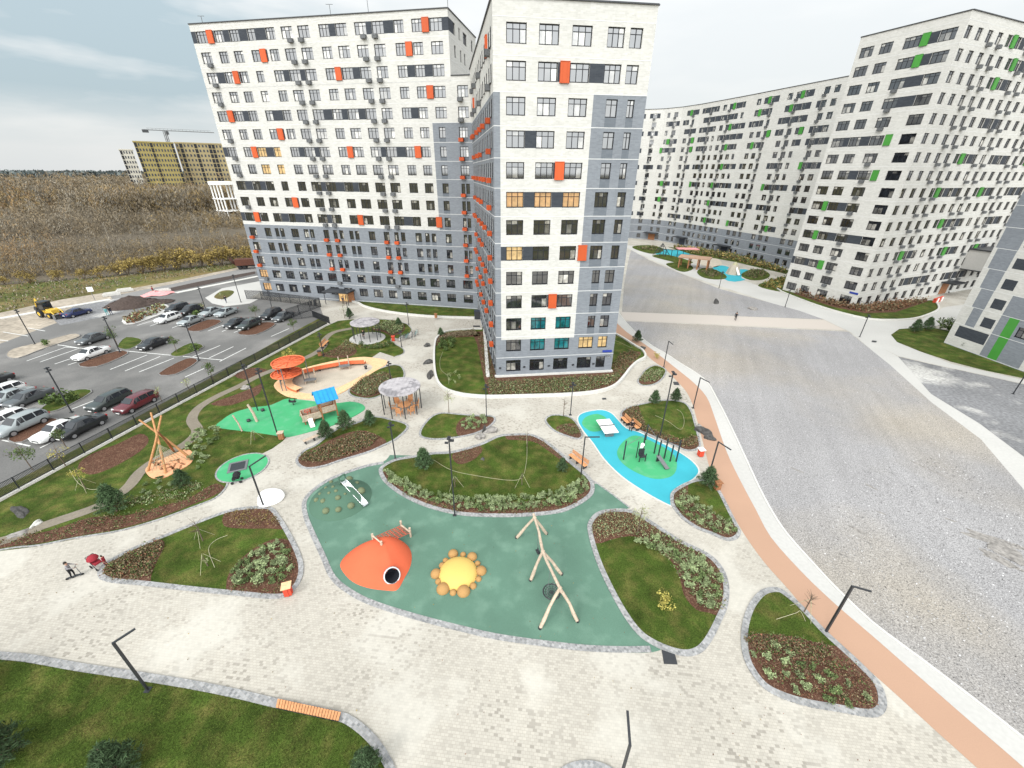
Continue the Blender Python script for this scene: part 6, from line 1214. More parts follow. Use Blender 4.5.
# tunnel mouth: the mound is cut open where the steel tube comes out
eye = Vector((0, 0, CAMH))-oc; rd = ray(392.5, 575.5).normalized(); cand = [(i, (v-eye-rd*(v-eye).dot(rd)).length, (v-eye).length) for i, v in enumerate(V[:-1])]
ci = min((c for c in cand if c[1] < .12), key=lambda c: c[2])[0]; tc_ = V[ci]; j_, i_ = divmod(ci, n); e1 = V[j_*n+(i_+1) % n]-V[j_*n+(i_-1) % n]; e2 = V[min(j_+1, K-1)*n+i_]-V[max(j_-1, 0)*n+i_]
td = e1.cross(e2).normalized(); td = td if td.z > 0 else -td; td = (td+Vector((.25, -.45, 0))).normalized(); tu = td.cross(Vector((0, 0, 1))).normalized(); tv = tu.cross(td)
F = [f for f in F if (sum((V[i] for i in f), Vector())/len(f)-tc_).length > .52]
mb.mesh(V, F, 0, True); mb.build('mound', 'hill_orange', t)
ring_ = lambda r_, o_: [tc_+td*o_+(tu*math.cos(a*.2618)+tv*math.sin(a*.2618))*r_ for a in range(24)]
mb = MB(); A_, B2, C2 = ring_(.60, -.10), ring_(.57, .05), ring_(.50, .06); hin = Vector((td.x, td.y, 0)).normalized(); D2 = [tc_-hin*.60+Vector((0, 0, -.12))+(tu*math.cos(a*.2618)+Vector((0, 0, 1))*math.sin(a*.2618))*.30 for a in range(24)]
for a, b in ((A_, B2), (B2, C2), (C2, D2)): mb.mesh(a+b, [(i, (i+1) % 24, 24+(i+1) % 24, 24+i) for i in range(24)], 0, True)
mb.face(D2, 1); mb.m[-25:-1] = [1]*24; mb.build('tunnel', ['steel_dull', 'frame_dark'], t)  # inner tube and end coloured near-black, standing in for shade inside the tunnel
def lo_(px, z): return at(*px, z)-oc
t3 = thing('climbing_net', 'red rope net on wooden posts reaching the orange mound', 'climbing net', (oc.x, oc.y, 0))
q1, q2_, q3, q4 = lo_((372, 534), 1.65), lo_((381, 541.5), 1.6), lo_((400.5, 521), .95), lo_((409.5, 528), .95)
for p, zb in ((q1, .7), (q2_, .5), (q3, 0), (q4, 0)): mb = MB(); mb.tube([(p.x, p.y, zb), (p.x, p.y, p.z)], .09, 9); mb.build('post', 'wood_pale', t3)
mb = MB(); mb.tube([q1-Vector((0, 0, .15)), q2_-Vector((0, 0, .15))], .06, 8); mb.build('crossbar', 'wood_pale', t3); mb = MB(); mb.tube([q3-Vector((0, 0, .45)), q4-Vector((0, 0, .45))], .07, 8); mb.build('crossbar', 'wood_pale', t3)
mb = MB(); n1_, n2_, n3_, n4_ = [q-Vector((0, 0, k)) for q, k in ((q1, .4), (q2_, .4), (q3, .5), (q4, .5))]
for k in range(7): mb.tube([n1_.lerp(n2_, k/6), n3_.lerp(n4_, k/6)], .025, 5, cap=False)
for k in range(8): mb.tube([n1_.lerp(n3_, k/7), n2_.lerp(n4_, k/7)], .025, 5, cap=False)
mb.build('net', 'rope_red', t3)
# ------------------------------------------------------------------ yellow sun mound
sc_ = at(458, 573.5); t = thing('play_mound', 'round yellow rubber mound ringed by brown bumps like a sun', 'play mound', (sc_.x, sc_.y, .008)); mb = MB(); mb.lathe([(1.42, 0), (1.32, .18), (1.1, .38), (.7, .52), (.3, .57), (.001, .58)], n=36); mb.build('mound', 'sun_yellow', t)
for u, v, r_ in ((436, 573, .40), (443, 588, .46), (463.5, 590.5, .46), (481, 570, .40), (472, 556, .38), (453, 553, .38), (442, 564.5, .24), (445.5, 559.5, .22), (438.5, 580.5, .24), (453, 591.5, .24), (473, 585, .25), (478.5, 578, .22), (463, 553.5, .22), (477.5, 562.5, .22)):
    p = at(u, v, .15)-sc_; mb = MB(); mb.ball((p.x, p.y, .02), r_, sz=.9, n=18, lo=-.1); mb.build('bump', 'sun_brown', t)
# ------------------------------------------------------------------ swing of knotty logs
so_ = at(547, 580); t = thing('log_swing', 'long swing frame of pale knotty logs on the green surface', 'swing', (so_.x, so_.y, .008)); ls = lambda px, z: at(*px, z)-so_; ZS = 2.35
aps = [ls((534.5, 518), ZS), ls((543, 552), ZS), ls((560, 588.5), ZS)]; feet = [((516.5, 538), (546.5, 534)), ((530.5, 580.5), (561.5, 574.5)), ((540, 628.5), (577.5, 621.5))]
def log(a, b, r0, r1, bend, s=1):
    n_ = Vector((-(b-a).y, (b-a).x, 0)).normalized()*bend; mb = MB(); mb.tube([a, a.lerp(b, .25)+n_*.8, a.lerp(b, .5)+n_*1.2+Vector((.02, 0, .03)), a.lerp(b, .75)+n_*.3, b], [r0, r0*1.05, (r0+r1)/2*.92, r1*1.1, r1], 9); return mb
for ap_, fs in zip(aps, feet):
    for k, f in enumerate(fs):
        b_ = ls(f, 0); log(ap_+(ap_-b_).normalized()*.12, b_, .10, .115, .07*(1 if k else -1)).build('leg', 'wood_pale', t); mb = MB(); mb.tube([b_-Vector((0, 0, .02)), b_+Vector((0, 0, .12))], .12, 9); mb.build('foot', 'metal_dark', t)
log(aps[0]+(aps[0]-aps[1]).normalized()*.4, aps[1], .095, .10, .04).build('beam', 'wood_pale', t); log(aps[1], aps[2]+(aps[2]-aps[1]).normalized()*.3, .10, .095, -.04).build('beam', 'wood_pale', t)
def on(q, a, b): return aps[a].lerp(aps[b], q)
nc = on(.62, 1, 2); nc = Vector((nc.x, nc.y, .55)); mb = MB()
for rr_, w_ in ((.58, .05), (.44, .018), (.3, .018), (.15, .018)): mb.tube([nc+Vector((rr_*math.cos(a*.2618), rr_*math.sin(a*.2618), -.08*(1-rr_/.58))) for a in range(25)], w_, 6, cap=False)
for k in range(14): a = k*.4488; mb.tube([nc+Vector((0, 0, -.08)), nc+Vector((.57*math.cos(a), .57*math.sin(a), 0))], .016, 4, cap=False)
mb.build('nest_seat', 'metal_dark', t); mb = MB()
for q in (.45, .8):
    p = on(q, 1, 2)
    for a in (0.9, 2.2) if q > .6 else (4.0, 5.3): mb.tube([p, nc+Vector((.56*math.cos(a), .56*math.sin(a), 0))], .012, 4)
mb.build('chain', 'metal_grey', t)
sc2 = on(.5, 0, 1); sc2 = Vector((sc2.x, sc2.y, .5)); mb = MB(); mb.box(sc2, (.2, .48, .05), R(20)); mb.box(sc2+Vector((.08, 0, .12)), (.04, .44, .2), R(20)); mb.build('swing_seat', 'metal_dark', t); mb = MB()
for q, y in ((.38, .22), (.62, -.22)): mb.tube([on(q, 0, 1), sc2+Vector((0, y, 0))], .012, 4)
mb.build('chain', 'metal_grey', t)
# ------------------------------------------------------------------ sports area
cs = [at(u, v, .76) for u, v in ((595.8, 420), (609.5, 418.5), (618.3, 431.8), (605.5, 435))]; c = sum(cs, Vector())/4; d = ((cs[3]+cs[2])/2-(cs[0]+cs[1])/2); rz = math.atan2(d.y, d.x)
t = thing('ping_pong_table', 'white outdoor table tennis table on the blue surface', 'table tennis table', (c.x, c.y, .015), rz); mb = MB(); mb.box((-.70, 0, .75), (1.36, 1.6, .06)); mb.box((.70, 0, .75), (1.36, 1.6, .06)); mb.build('tabletop', 'white_paint', t); mb = MB(); mb.box((0, 0, .85), (.03, 1.7, .16)); mb.build('net', 'metal_grey', t)
for x in (-.85, .85): mb = MB(); mb.box((x, 0, .36), (.25, .9, .72)); mb.build('leg', 'metal_grey', t)
gc = at(650, 456); t = thing('outdoor_gym', 'row of black exercise bars on posts over the green patch', 'exercise frame', (gc.x, gc.y, .015)); lg = lambda px, z=0: at(*px, z)-gc
gps = [((623.3, 459.7), 2.3), ((654, 453.5), 2.3), ((657.2, 461), 2.5), ((664, 458.5), 2.4), ((670, 461.5), 2.0), ((676, 461.7), 2.6), ((643, 448), 1.8), ((645.5, 440), 2.0)]
for p, h in gps: b_ = lg(p); mb = MB(); mb.box((b_.x, b_.y, h/2), (.11, .11, h)); mb.build('post', 'metal_dark', t)
for a, b, h in ((0, 6, 1.7), (6, 1, 1.75), (1, 7, 1.9), (2, 5, 2.3), (3, 5, 1.95)): mb = MB(); mb.tube([lg(gps[a][0])+Vector((0, 0, h)), lg(gps[b][0])+Vector((0, 0, h))], .025, 6); mb.build('bar', 'metal_grey' if h < 2 else 'metal_dark', t)
t = thing('exercise_machine', 'black seated exercise machine with a white head on the green patch', 'exercise machine', at(640.5, 459.5, .015), R(10)); mb = MB(); [mb.tube([(x, -.35, 0), (x, -.35, .95)], .05, 6) for x in (-.32, .32)]; [mb.tube([(x, .35, 0), (x, .35, 2.0)], .05, 6) for x in (-.32, .32)]; mb.build('frame', 'metal_dark', t); mb = MB(); mb.box((0, -.2, .6), (.6, .5, .1)); mb.box((0, .1, .95), (.6, .1, .6)); mb.build('seat', 'metal_dark', t); mb = MB(); mb.ball((0, .1, 1.75), .2, n=12); mb.box((0, .2, 1.5), (.3, .12, .35)); mb.build('weight', 'white_paint', t)
t = thing('incline_bench', 'grey sloping sit-up bench leaning on the bars', 'exercise bench', at(662, 465, .015), R(-68)); mb = MB(); mb.box((0, 0, .38), (1.7, .42, .08), 0, 0, ('Y', R(20))); mb.build('board', 'metal_grey', t); [MB() for _ in ()]
mb = MB(); mb.box((.55, 0, .1), (.08, .4, .2)); mb.box((-.65, 0, .3), (.08, .4, .6)); mb.build('leg', 'metal_dark', t)
# ------------------------------------------------------------------ benches, bins and other furniture
def bench(px, px2, label, back=True, m='wood', z=0):
    a, b = at(*px, z), at(*px2, z); d = b-a; L_ = d.length; c = (a+b)/2; t = thing('park_bench', label, 'bench', (c.x, c.y, z), math.atan2(d.y, d.x))
    mb = MB(); [mb.box((0, y, .44), (L_, .1, .04)) for y in (-.2, -.08, .04, .16)]; mb.build('seat', m, t)
    if back: mb = MB(); [mb.box((0, .27+k*.03, .58+k*.13), (L_, .04, .1)) for k in range(3)]; mb.build('backrest', m, t)
    for x in (-L_*.42, 0, L_*.42): mb = MB(); mb.box((x, 0, .21), (.08, .45, .42)); mb.build('leg', 'metal_dark', t)
    return t
bench((570, 457.5), (586, 469.5), 'orange wooden bench on the path right of the central lawn'); bench((304, 444.5), (324, 436), 'low pale bench behind the brown shrub bed', False, 'wood_pale'); bench((622, 420), (628, 426), 'orange bench at the edge of the blue surface, left half'); bench((629.5, 424.5), (638, 431.5), 'orange bench behind the seated person in black'); bench((322, 349), (328, 343), 'orange bench on the narrow path left of the rear pergola', z=.06)
t = thing('deck_bench', 'orange slatted seat set on the kerb of the front lawn', 'bench', at(308, 709, .1)); cq = [at(u, v, .22)-at(308, 709, .1) for u, v in ((277.5, 698.5), (341, 712), (338.5, 720.5), (275.5, 707))]; mb = MB()
for k in range(22):
    u0, u1 = k/22+.004, (k+1)/22-.004; q = [cq[0].lerp(cq[1], u0), cq[0].lerp(cq[1], u1), cq[3].lerp(cq[2], u1), cq[3].lerp(cq[2], u0)]; v_ = q+[p-Vector((0, 0, .06)) for p in q]; mb.mesh(v_, [(0, 1, 2, 3), (0, 1, 5, 4), (1, 2, 6, 5), (2, 3, 7, 6), (3, 0, 4, 7)])
mb.build('seat', 'wood', t); mb = MB(); [mb.face([a, b, b-Vector((0, 0, .22)), a-Vector((0, 0, .22))]) for a, b in ((cq[0]*.98, cq[1]*.98), (cq[3]*.98, cq[2]*.98))]; mb.build('base', 'metal_dark', t)
def bin_(px, rz, label, m='wood', top='wood_pale', z=0, k=1.0):
    t = thing('litter_bin', label, 'litter bin', at(*px, z), rz); mb = MB(); [mb.box((x*k*.24, y*k*.24, .42*k), (.10*k if y else .05*k, .05*k if y else .10*k, .72*k)) for x, y in ((-1, 0), (1, 0), (0, -1), (0, 1))]; mb.box((0, 0, .42*k), (.46*k, .46*k, .7*k)); mb.build('body', m, t); mb = MB(); mb.box((0, 0, .86*k), (.62*k, .62*k, .06*k)); mb.build('lid', top, t); [None]
    for x in (-.2, .2): mb = MB(); mb.box((x*k, 0, .76*k), (.05, .4*k, .16*k)); mb.build('bracket', 'metal_dark', t)
bin_((289, 594), R(20), 'orange litter bin with a pale lid at the corner of the left teardrop bed', 'red_paint', 'wood_deck'); bin_((282, 439), R(10), 'brown wooden litter bin at the foot of the tall left mast', 'wood_brown', 'wood_pale'); bin_((700, 456), R(10), 'red litter bin with a white lid beside the pink track', 'red_paint', 'white_paint'); bin_((716.5, 489), R(10), 'brown litter bin behind the young pine at the pink track', 'wood_brown', 'wood_brown'); bin_((320, 356), R(30), 'dark litter bin beside the narrow path', 'wood_brown', 'metal_dark'); bin_((393.5, 341), R(10), 'red bin at the edge of the rear pergola terrace', 'red_paint', 'red_paint'); bin_((436, 318), R(0), 'brown bin at the front of the block lawn', 'wood_brown', 'wood_brown', .3)
t = thing('stone_bench', 'white pebble shaped slab lying on the paving', 'sculpture', at(271.5, 499)); mb = MB(); P = smooth([p-at(271.5, 499).to_2d() for p in pxs([(257.5, 505), (259, 496), (265, 491), (274, 489.5), (282, 491), (285.5, 496), (281, 502), (272, 506), (262, 508)])], 3); n = len(P)
vv = [(*(p*s_), z) for s_, z in ((.94, 0), (1, .08), (.97, .2), (.85, .27), (.5, .31)) for p in P]+[(0, 0, .32)]; mb.mesh(vv, [(j*n+i, j*n+(i+1) % n, (j+1)*n+(i+1) % n, (j+1)*n+i) for j in range(4) for i in range(n)]+[(4*n+i, 4*n+(i+1) % n, 5*n) for i in range(n)], 0, True); mb.build('slab', 'white_paint', t)
def hatch(px4, label, z=.012): mb = MB(); q = [at(*p) for p in px4]; c = sum(q, Vector())/4; P = [(p-c).to_2d() for p in q]; mb.prism(P, 0, .03); [mb.box((0, 0, .032), (.03, 1, .012), k*.5) for k in range(0)]; tag(mb.build('floor_hatch', 'metal_dark', None, (c.x, c.y, .002)), label, 'hatch')
hatch([(661.5, 650), (674, 651), (677.5, 664.5), (664, 664)], 'black square hatch at the tip of the green surface'); hatch([(673, 382), (678, 382), (679.5, 385.3), (674, 385)], 'small black hatch on the paving beside the pink track'); hatch([(872, 340.5), (877, 341), (876, 342.6), (871.5, 342.2)], 'small hatch on the road at the crossing path'); hatch([(473, 325.6), (480, 325.6), (480, 327), (473, 327)], 'dark drain hatch near the inner corner of the blocks'); hatch([(602, 398.2), (606, 398), (606.5, 399.5), (602.5, 399.7)], 'tiny hatch on the paving before the tower')
def boulder(px, s, label, m='rock', seed=1, z=0.0, group=None, name='boulder'):
    g_ = np.random.default_rng(seed); bm = bmesh.new(); bmesh.ops.create_icosphere(bm, subdivisions=3, radius=1)
    for v in bm.verts:
        n_ = v.co.normalized(); k = 1+.22*math.sin(n_.x*3.1+seed)+.18*math.sin(n_.y*4.3+seed*2)+.15*math.sin(n_.z*5+n_.x*3)+g_.normal(0, .03); v.co = Vector((n_.x*s[0], n_.y*s[1], max(n_.z, -.3)*s[2]))*k
    me = bpy.data.meshes.new(name); bm.to_mesh(me); bm.free(); me.materials.append(MATS[m]); o = link(name, me, None, at(*px, z), seed*1.1); return tag(o, label, 'rock', group)
boulder((480, 437), (.75, .4, .45), 'left of the pale boulders behind the central lawn', 'rock', 2); boulder((490, 431.5), (.8, .45, .5), 'right of the pale boulders behind the central lawn', 'rock', 3); boulder((484, 431), (.35, .2, .55), 'small dark stone on top of the pale boulders behind the central lawn', 'rock_dark', 4)
boulder((703, 432), (.85, .6, .6), 'large dark boulder between the bed and the pink track', 'rock_dark', 5); boulder((709, 438), (.6, .5, .4), 'lower dark boulder beside the pink track', 'rock_dark', 6); boulder((699, 427), (.4, .3, .3), 'small boulder behind the large dark boulder', 'rock', 7)
boulder((427, 346), (.7, .35, .5), 'dark stone by the walled lawn, farthest of three', 'rock_dark', 8); boulder((427.5, 363), (.85, .4, .5), 'dark stone by the walled lawn, middle of three', 'rock_dark', 9); boulder((430, 376.5), (.8, .5, .6), 'dark stone by the walled lawn, nearest of three', 'rock_dark', 10)
boulder((20, 512), (1.0, .4, .3), 'dark flat stone on the left lawn', 'rock_dark', 11); boulder((17, 535), (.7, .3, .22), 'pale flat stone at the left end of the narrow path', 'rock', 12); boulder((36, 525), (.55, .25, .25), 'pale stone on the narrow path of the left lawn', 'concrete_kerb', 13); boulder((246, 388), (.9, .4, .3), 'pale flat stone on the path below the fence', 'rock', 14, .06); boulder((642, 349), (.7, .35, .35), 'dark boulder by the pink track at the tower lawn', 'rock_dark', 15); boulder((483, 460), (.3, .22, .12), 'dark stone lying on the central lawn', 'rock_dark', 16)
g = random.Random(9)
for k in range(26):
    u = g.uniform(126, 168); v = 322-(u-124)*.3+g.uniform(-3, 2); s_ = g.uniform(.25, .75); boulder((u, v), (s_, s_*.8, s_*.6), 'stone in the heap of pale rubble on the car park island', 'concrete_kerb' if g.random() < .6 else 'rock', 20+k, 0, 'rubble on the car park island', 'rubble_stone')
cover([(122, 322), (132, 324), (150, 316), (168, 309), (160, 305), (140, 312)], 12, .45, ['leaf_brown', 'leaf_red', 'leaf_silver'], z=.1, h=.6)
# soil heap, tarpaulin, barriers
mb = MB(); g_ = np.random.default_rng(3); 
for k, (x, y, r_, h) in enumerate(((0, 0, 4.2, 2.2), (3.2, -.6, 2.6, 1.2), (-2.4, .6, 2.4, 1.2), (5.5, -1.0, 2.0, .6))): mb.lathe([(r_*(1-j/8)+.001, h*(j/8)**.85*(1-.12*(j/8)**3)) for j in range(9)], (x, y, 0), 18)
mb.v = [(x+g_.normal(0, .12), y+g_.normal(0, .12), z+abs(g_.normal(0, .07))) for x, y, z in mb.v]; tag(mb.build('soil_heap', 'dirt', None, (*at(132, 304.5).to_2d(), -.1), R(35)), 'heap of dark soil at the far side of the car park', 'soil heap')
mb = MB(); mb.lathe([(2.2*(1-j/6)+.001, .8*(j/6)**.7) for j in range(7)], n=14, sx=1.5); mb.v = [(x+g_.normal(0, .15), y+g_.normal(0, .15), max(0, z+g_.normal(0, .1))) for x, y, z in mb.v]; tag(mb.build('tarpaulin', 'pink_cover', None, (*at(157, 294).to_2d(), -.1), R(30)), 'crumpled pink tarpaulin by the road behind the soil heap', 'tarpaulin')
for px, lb_ in (((163, 291.5), 'white concrete barrier right of the pink tarpaulin'), ((125, 291), 'pinkish concrete slab on the sandy strip behind the soil heap'), ((112, 295), 'concrete slab on the sandy strip left of the soil heap')):
    mb = MB(); mb.prism([V2(-1.6, -.5), V2(1.6, -.5), V2(1.5, .5), V2(-1.5, .5)], 0, .5); mb.prism([V2(-1.3, -.25), V2(1.3, -.25), V2(1.3, .3), V2(-1.3, .3)], .5, .75); tag(mb.build('concrete_slab', 'concrete_kerb', None, (*at(*px).to_2d(), -.1), R(40)), lb_, 'concrete slab')
t = thing('road_sign', 'white sign on a pole at the edge of the dirt yard', 'sign', (*at(95, 300).to_2d(), -.1), R(30)); mb = MB(); mb.tube([(0, 0, 0), (0, 0, 2.6)], .05, 6); mb.build('pole', 'metal_grey', t); mb = MB(); mb.box((0, -.07, 2.5), (1.0, .05, 1.0)); mb.build('plate', 'white_paint', t)
# bicycles in the rack
def bicycle(px, rz, label, m, group):
    t = thing('bicycle', label, 'bicycle', at(*px), rz, group)
    for x in (-.52, .52): mb = MB(); mb.tube([(x+.33*math.cos(a*.3927), 0, .34+.33*math.sin(a*.3927)) for a in range(17)], .025, 6, cap=False); [mb.tube([(x, 0, .34), (x+.32*math.cos(a*.785), 0, .34+.32*math.sin(a*.785))], .006, 3) for a in range(8)]; mb.build('wheel', 'metal_grey', t)
    mb = MB(); [mb.tube([a, b], .022, 6) for a, b in (((-.52, 0, .34), (-.12, 0, .3)), ((-.12, 0, .3), (-.25, 0, .85)), ((-.52, 0, .34), (-.25, 0, .8)), ((-.25, 0, .8), (.36, 0, .85)), ((-.12, 0, .3), (.36, 0, .8)), ((.52, 0, .34), (.34, 0, .98)))]; mb.build('frame', m, t); mb = MB(); mb.tube([(.32, -.28, 1.02), (.36, 0, 1.0), (.32, .28, 1.02)], .018, 6); mb.build('handlebar', 'metal_dark', t); mb = MB(); mb.box((-.27, 0, .92), (.26, .13, .06)); mb.build('saddle', 'metal_dark', t)
for k in range(6): bicycle((401.5+k*3.0, 341-k*1.1), R(62+k*3), 'bicycle parked in the tangle at the rear pergola', ['white_paint', 'metal_grey', 'cloth_teal'][k % 3], 'bicycles by the rear pergola')
mb = MB(); [mb.tube([(x, 0, 0), (x, 0, .8), (x+.5, 0, .8), (x+.5, 0, 0)], .03, 6) for x in (-1.6, -.8, 0, .8)]; tag(mb.build('bike_rack', 'metal_grey', None, at(409, 339), R(-25)), 'steel bicycle rack beside the rear pergola', 'bike rack')
t = thing('utility_cabinet', 'dark utility cabinet in the inner corner of the blocks', 'cabinet', at(478, 319)); mb = MB(); mb.box((0, 0, .9), (1.3, .8, 1.6)); mb.box((0, 0, 1.73), (1.4, .9, .06)); mb.build('body', 'panel_dark', t); mb = MB(); mb.box((0, -.41, .9), (1.1, .03, 1.4)); mb.build('door', 'metal_dark', t)
# ------------------------------------------------------------------ far courtyard on the right
t = thing('shade_pavilion', 'far pavilion with a pinkish flat roof on brown posts', 'pavilion', at(693, 268), R(-30)); mb = MB(); mb.box((0, 0, 3.2), (9, 5, .3)); mb.build('roof', 'pink_track', t)
for x in (-4, -1.3, 1.3, 4):
    for y in (-2, 2): mb = MB(); mb.box((x, y, 1.5), (.35, .35, 3)); mb.build('post', 'wood_brown', t)
t = thing('play_tower', 'far tan climbing tower on the blue splash of rubber', 'climbing tower', at(733, 274)); mb = MB(); mb.lathe([(2.1, 0), (1.8, .8), (1.5, 1.7), (1.1, 2.4), (.6, 2.8), (.001, 2.9)], n=7, sm=False); mb.build('body', 'bark_pale', t); mb = MB(); mb.tube([(0, -.5, 2.4), (.3, -2.8, .2)], .3, 8); mb.build('slide_tube', 'white_paint', t); mb = MB(); mb.lathe([(.9, 2.5), (.6, 3.0), (.001, 3.5)], n=7, sm=False); mb.build('roof', 'rope', t)
t = thing('climbing_bars', 'far white and red climbing bars on the blue rubber', 'climbing frame', at(671, 257)); mb = MB(); [mb.tube([(x, 0, 0), (x, 0, 2.4)], .12, 5) for x in (-4, -2, 0, 2, 4)]; mb.tube([(-4, 0, 2.4), (4, 0, 2.4)], .12, 5); mb.build('bars', 'metal_dark', t); mb = MB(); mb.box((6, 2, 2.5), (7, 3.5, .25)); mb.build('canopy', 'pink_cover', t)
t = thing('cargo_net', 'far dark rope pyramid on the turquoise rubber', 'climbing net', at(661, 255)); mb = MB(); [mb.tube([(3*math.cos(a), 3*math.sin(a), 0), (0, 0, 4)], .1, 5) for a in (0, 1.57, 3.14, 4.71)]; [mb.tube([(3*(1-k/4)*math.cos(a*1.57), 3*(1-k/4)*math.sin(a*1.57), k) for a in range(5)], .06, 4) for k in (1, 2, 3)]; mb.build('net', 'metal_dark', t)
t = thing('road_barrier', 'red and white barriers by the passage between the right blocks', 'barrier', at(937, 302), R(30)); mb = MB()
for k in range(4): mb.box((k*1.2-1.8, 0, .5), (.7, .5, 1.0), 0, k % 2)
mb.build('block', ['red_paint', 'white_paint'], t); mb = MB(); mb.box((0, 0, 1.05), (4.6, .3, .12)); mb.build('bar', 'red_paint', t)
mb = MB(); mb.tube([(0, 0, 0), (-2.2, 4.0, 8.6), (.5, 6.0, 9.4)], .12, 7); o = mb.build('leaning_mast', 'metal_dark', None, at(949, 293)); tag(o, 'dark leaning mast beside the covered passage of the right tower', 'mast')
boulder((716, 303), (.8, .6, .8), 'small dark object lying on the far gravel', 'rock_dark', 61); boulder((752, 309), (.9, .7, .6), 'little rubble heap on the far gravel by the crossing path', 'rock', 62, .02); boulder((1000, 548), (1.1, .7, .12), 'low grey stone half sunk in the gravel at the right', 'rock', 63, .0); boulder((1008, 553), (1.5, .8, .1), 'pale flat stone slab sunk in the gravel at the right', 'rock', 64, .0)
# ------------------------------------------------------------------ cars
def car_proto(kind, label):
    st = dict(sedan=[(-2.25, .74, .36, .86, .88, .6), (-2.12, .85, .3, .97, .99, .66), (-1.45, .90, .27, .98, 1.03, .72), (-.78, .91, .25, .96, 1.41, .60), (0, .91, .25, .94, 1.47, .62), (.48, .91, .25, .93, 1.42, .60), (1.12, .90, .26, .92, .97, .72), (1.85, .88, .28, .87, .91, .68), (2.16, .82, .3, .79, .82, .62), (2.27, .74, .34, .62, .64, .56)],
              wagon=[(-2.2, .76, .36, .9, .95, .62), (-2.12, .86, .3, .98, 1.12, .70), (-1.85, .90, .27, 1.0, 1.43, .64), (-1.0, .91, .25, .98, 1.49, .64), (0, .91, .25, .96, 1.50, .64), (.48, .91, .25, .95, 1.45, .61), (1.15, .90, .26, .94, .99, .72), (1.85, .88, .28, .90, .94, .68), (2.14, .82, .3, .83, .86, .62), (2.24, .74, .34, .66, .68, .56)],
              suv=[(-2.2, .80, .42, 1.0, 1.05, .66), (-2.12, .90, .36, 1.08, 1.28, .74), (-1.85, .94, .32, 1.10, 1.62, .68), (-1.0, .95, .3, 1.08, 1.70, .68), (0, .95, .3, 1.06, 1.71, .68), (.45, .95, .3, 1.05, 1.65, .65), (1.1, .94, .31, 1.04, 1.10, .76), (1.85, .91, .33, .96, 1.0, .70), (2.18, .86, .36, .90, .93, .68), (2.27, .78, .4, .72, .74, .6)])[kind]
    t = thing(kind+'_car', label, 'car'); mb = MB(); rings = []
    for x, w_, zb, zs_, zr, wr_ in st:
        half = [(w_*.88, zb), (w_, zb+.14), (w_, (zb+zs_)/2+.05), (w_*.96, zs_), (wr_, zr), (wr_*.5, zr+.03)]
        rings.append([Vector((x, -y, z)) for y, z in half]+[Vector((x, y, z)) for y, z in half[::-1]])
    m = 12; v = [p for g_ in rings for p in g_]
    mb.mesh(v, [(i*m+k, i*m+(k+1) % m, (i+1)*m+(k+1) % m, (i+1)*m+k) for i in range(len(st)-1) for k in range(m)], 0, True); mb.face(rings[0][::-1]); mb.face(rings[-1])
    body = mb.build('body', 'car_white', t)
    gl = MB(); cab = [i for i in range(len(st)) if st[i][4]-st[i][3] > .3]; i0, i1 = cab[0], cab[-1]
    def pane(q, ins=.1, off=.014):
        c = sum(q, Vector())/4; n_ = (q[1]-q[0]).cross(q[2]-q[0]).normalized(); 
        if n_.dot(c-Vector((0, 0, .7))) < 0: n_ = -n_
        gl.face([c+(p-c)*(1-ins)+n_*off for p in q])
    for a, b in zip(cab[:-1], cab[1:]):
        for k in (3, 7): pane([rings[a][k], rings[b][k], rings[b][k+1], rings[a][k+1]], .10)
    for a, b in ((i0-1, i0), (i1, i1+1)):
        for k in (3, 7):
            up = rings[b][k+1 if k == 3 else k] if a == i0-1 else rings[a][k+1 if k == 3 else k]; lo_a, lo_b = (rings[a][k if k == 3 else k+1], rings[b][k if k == 3 else k+1]); gl.face([p+Vector((0, .012 if k == 7 else -.012, 0)) for p in (lo_a.lerp(lo_b, .45 if a == i0-1 else .05), lo_a.lerp(lo_b, .95 if a == i0-1 else .6), up.lerp(lo_b if a == i0-1 else lo_a, .12))])
        pane([rings[a][4], rings[b][4], rings[b][7], rings[a][7]], .07, .05)
    gl.build('window', 'car_glass', t)
    wr = .36 if kind == 'suv' else .32; wy = st[4][1]-.10
    for x in (-1.38, 1.36):
        for s_ in (-1, 1):
            wm = MB(); wm.tube([(x, s_*(wy-.1), wr), (x, s_*(wy+.115), wr)], wr, 18); w_ = wm.build('wheel', 'tyre', t)
            rm = MB(); rm.tube([(x, s_*(wy+.09), wr), (x, s_*(wy+.122), wr)], wr*.62, 14); rm.build('rim', 'rim', w_)
    f = st[-2]; b = st[1]
    for s_ in (-1, 1): lm = MB(); lm.box((f[0]-.0, s_*f[1]*.80, f[3]-.06), (.16, .30, .13), s_*R(-18)); lm.build('headlight', 'lens_white', t); lm = MB(); lm.box((b[0]-.04, s_*b[1]*.82, b[3]-.08), (.12, .28, .16), s_*R(14)); lm.build('tail_light', 'lens_red', t)
    gm = MB(); gm.box((2.25, 0, .50), (.05, .9, .14)); gm.build('grille', 'metal_dark', t); gm = MB(); gm.box((2.29, 0, .38), (.02, .52, .11)); gm.box((-2.27, 0, .62), (.02, .52, .11)); gm.build('number_plate', 'white_paint', t)
    for s_ in (-1, 1): gm = MB(); gm.box((.72, s_*(st[5][1]+.08), st[5][3]+.06), (.16, .18, .12)); gm.build('wing_mirror', 'car_black', t)
    body.data.materials[0] = MATS['car_white']
    return t
CP = {}
kerb_dir = (at(327, 325)-at(20, 490)).normalized(); HEAD = math.atan2(kerb_dir.y, kerb_dir.x)
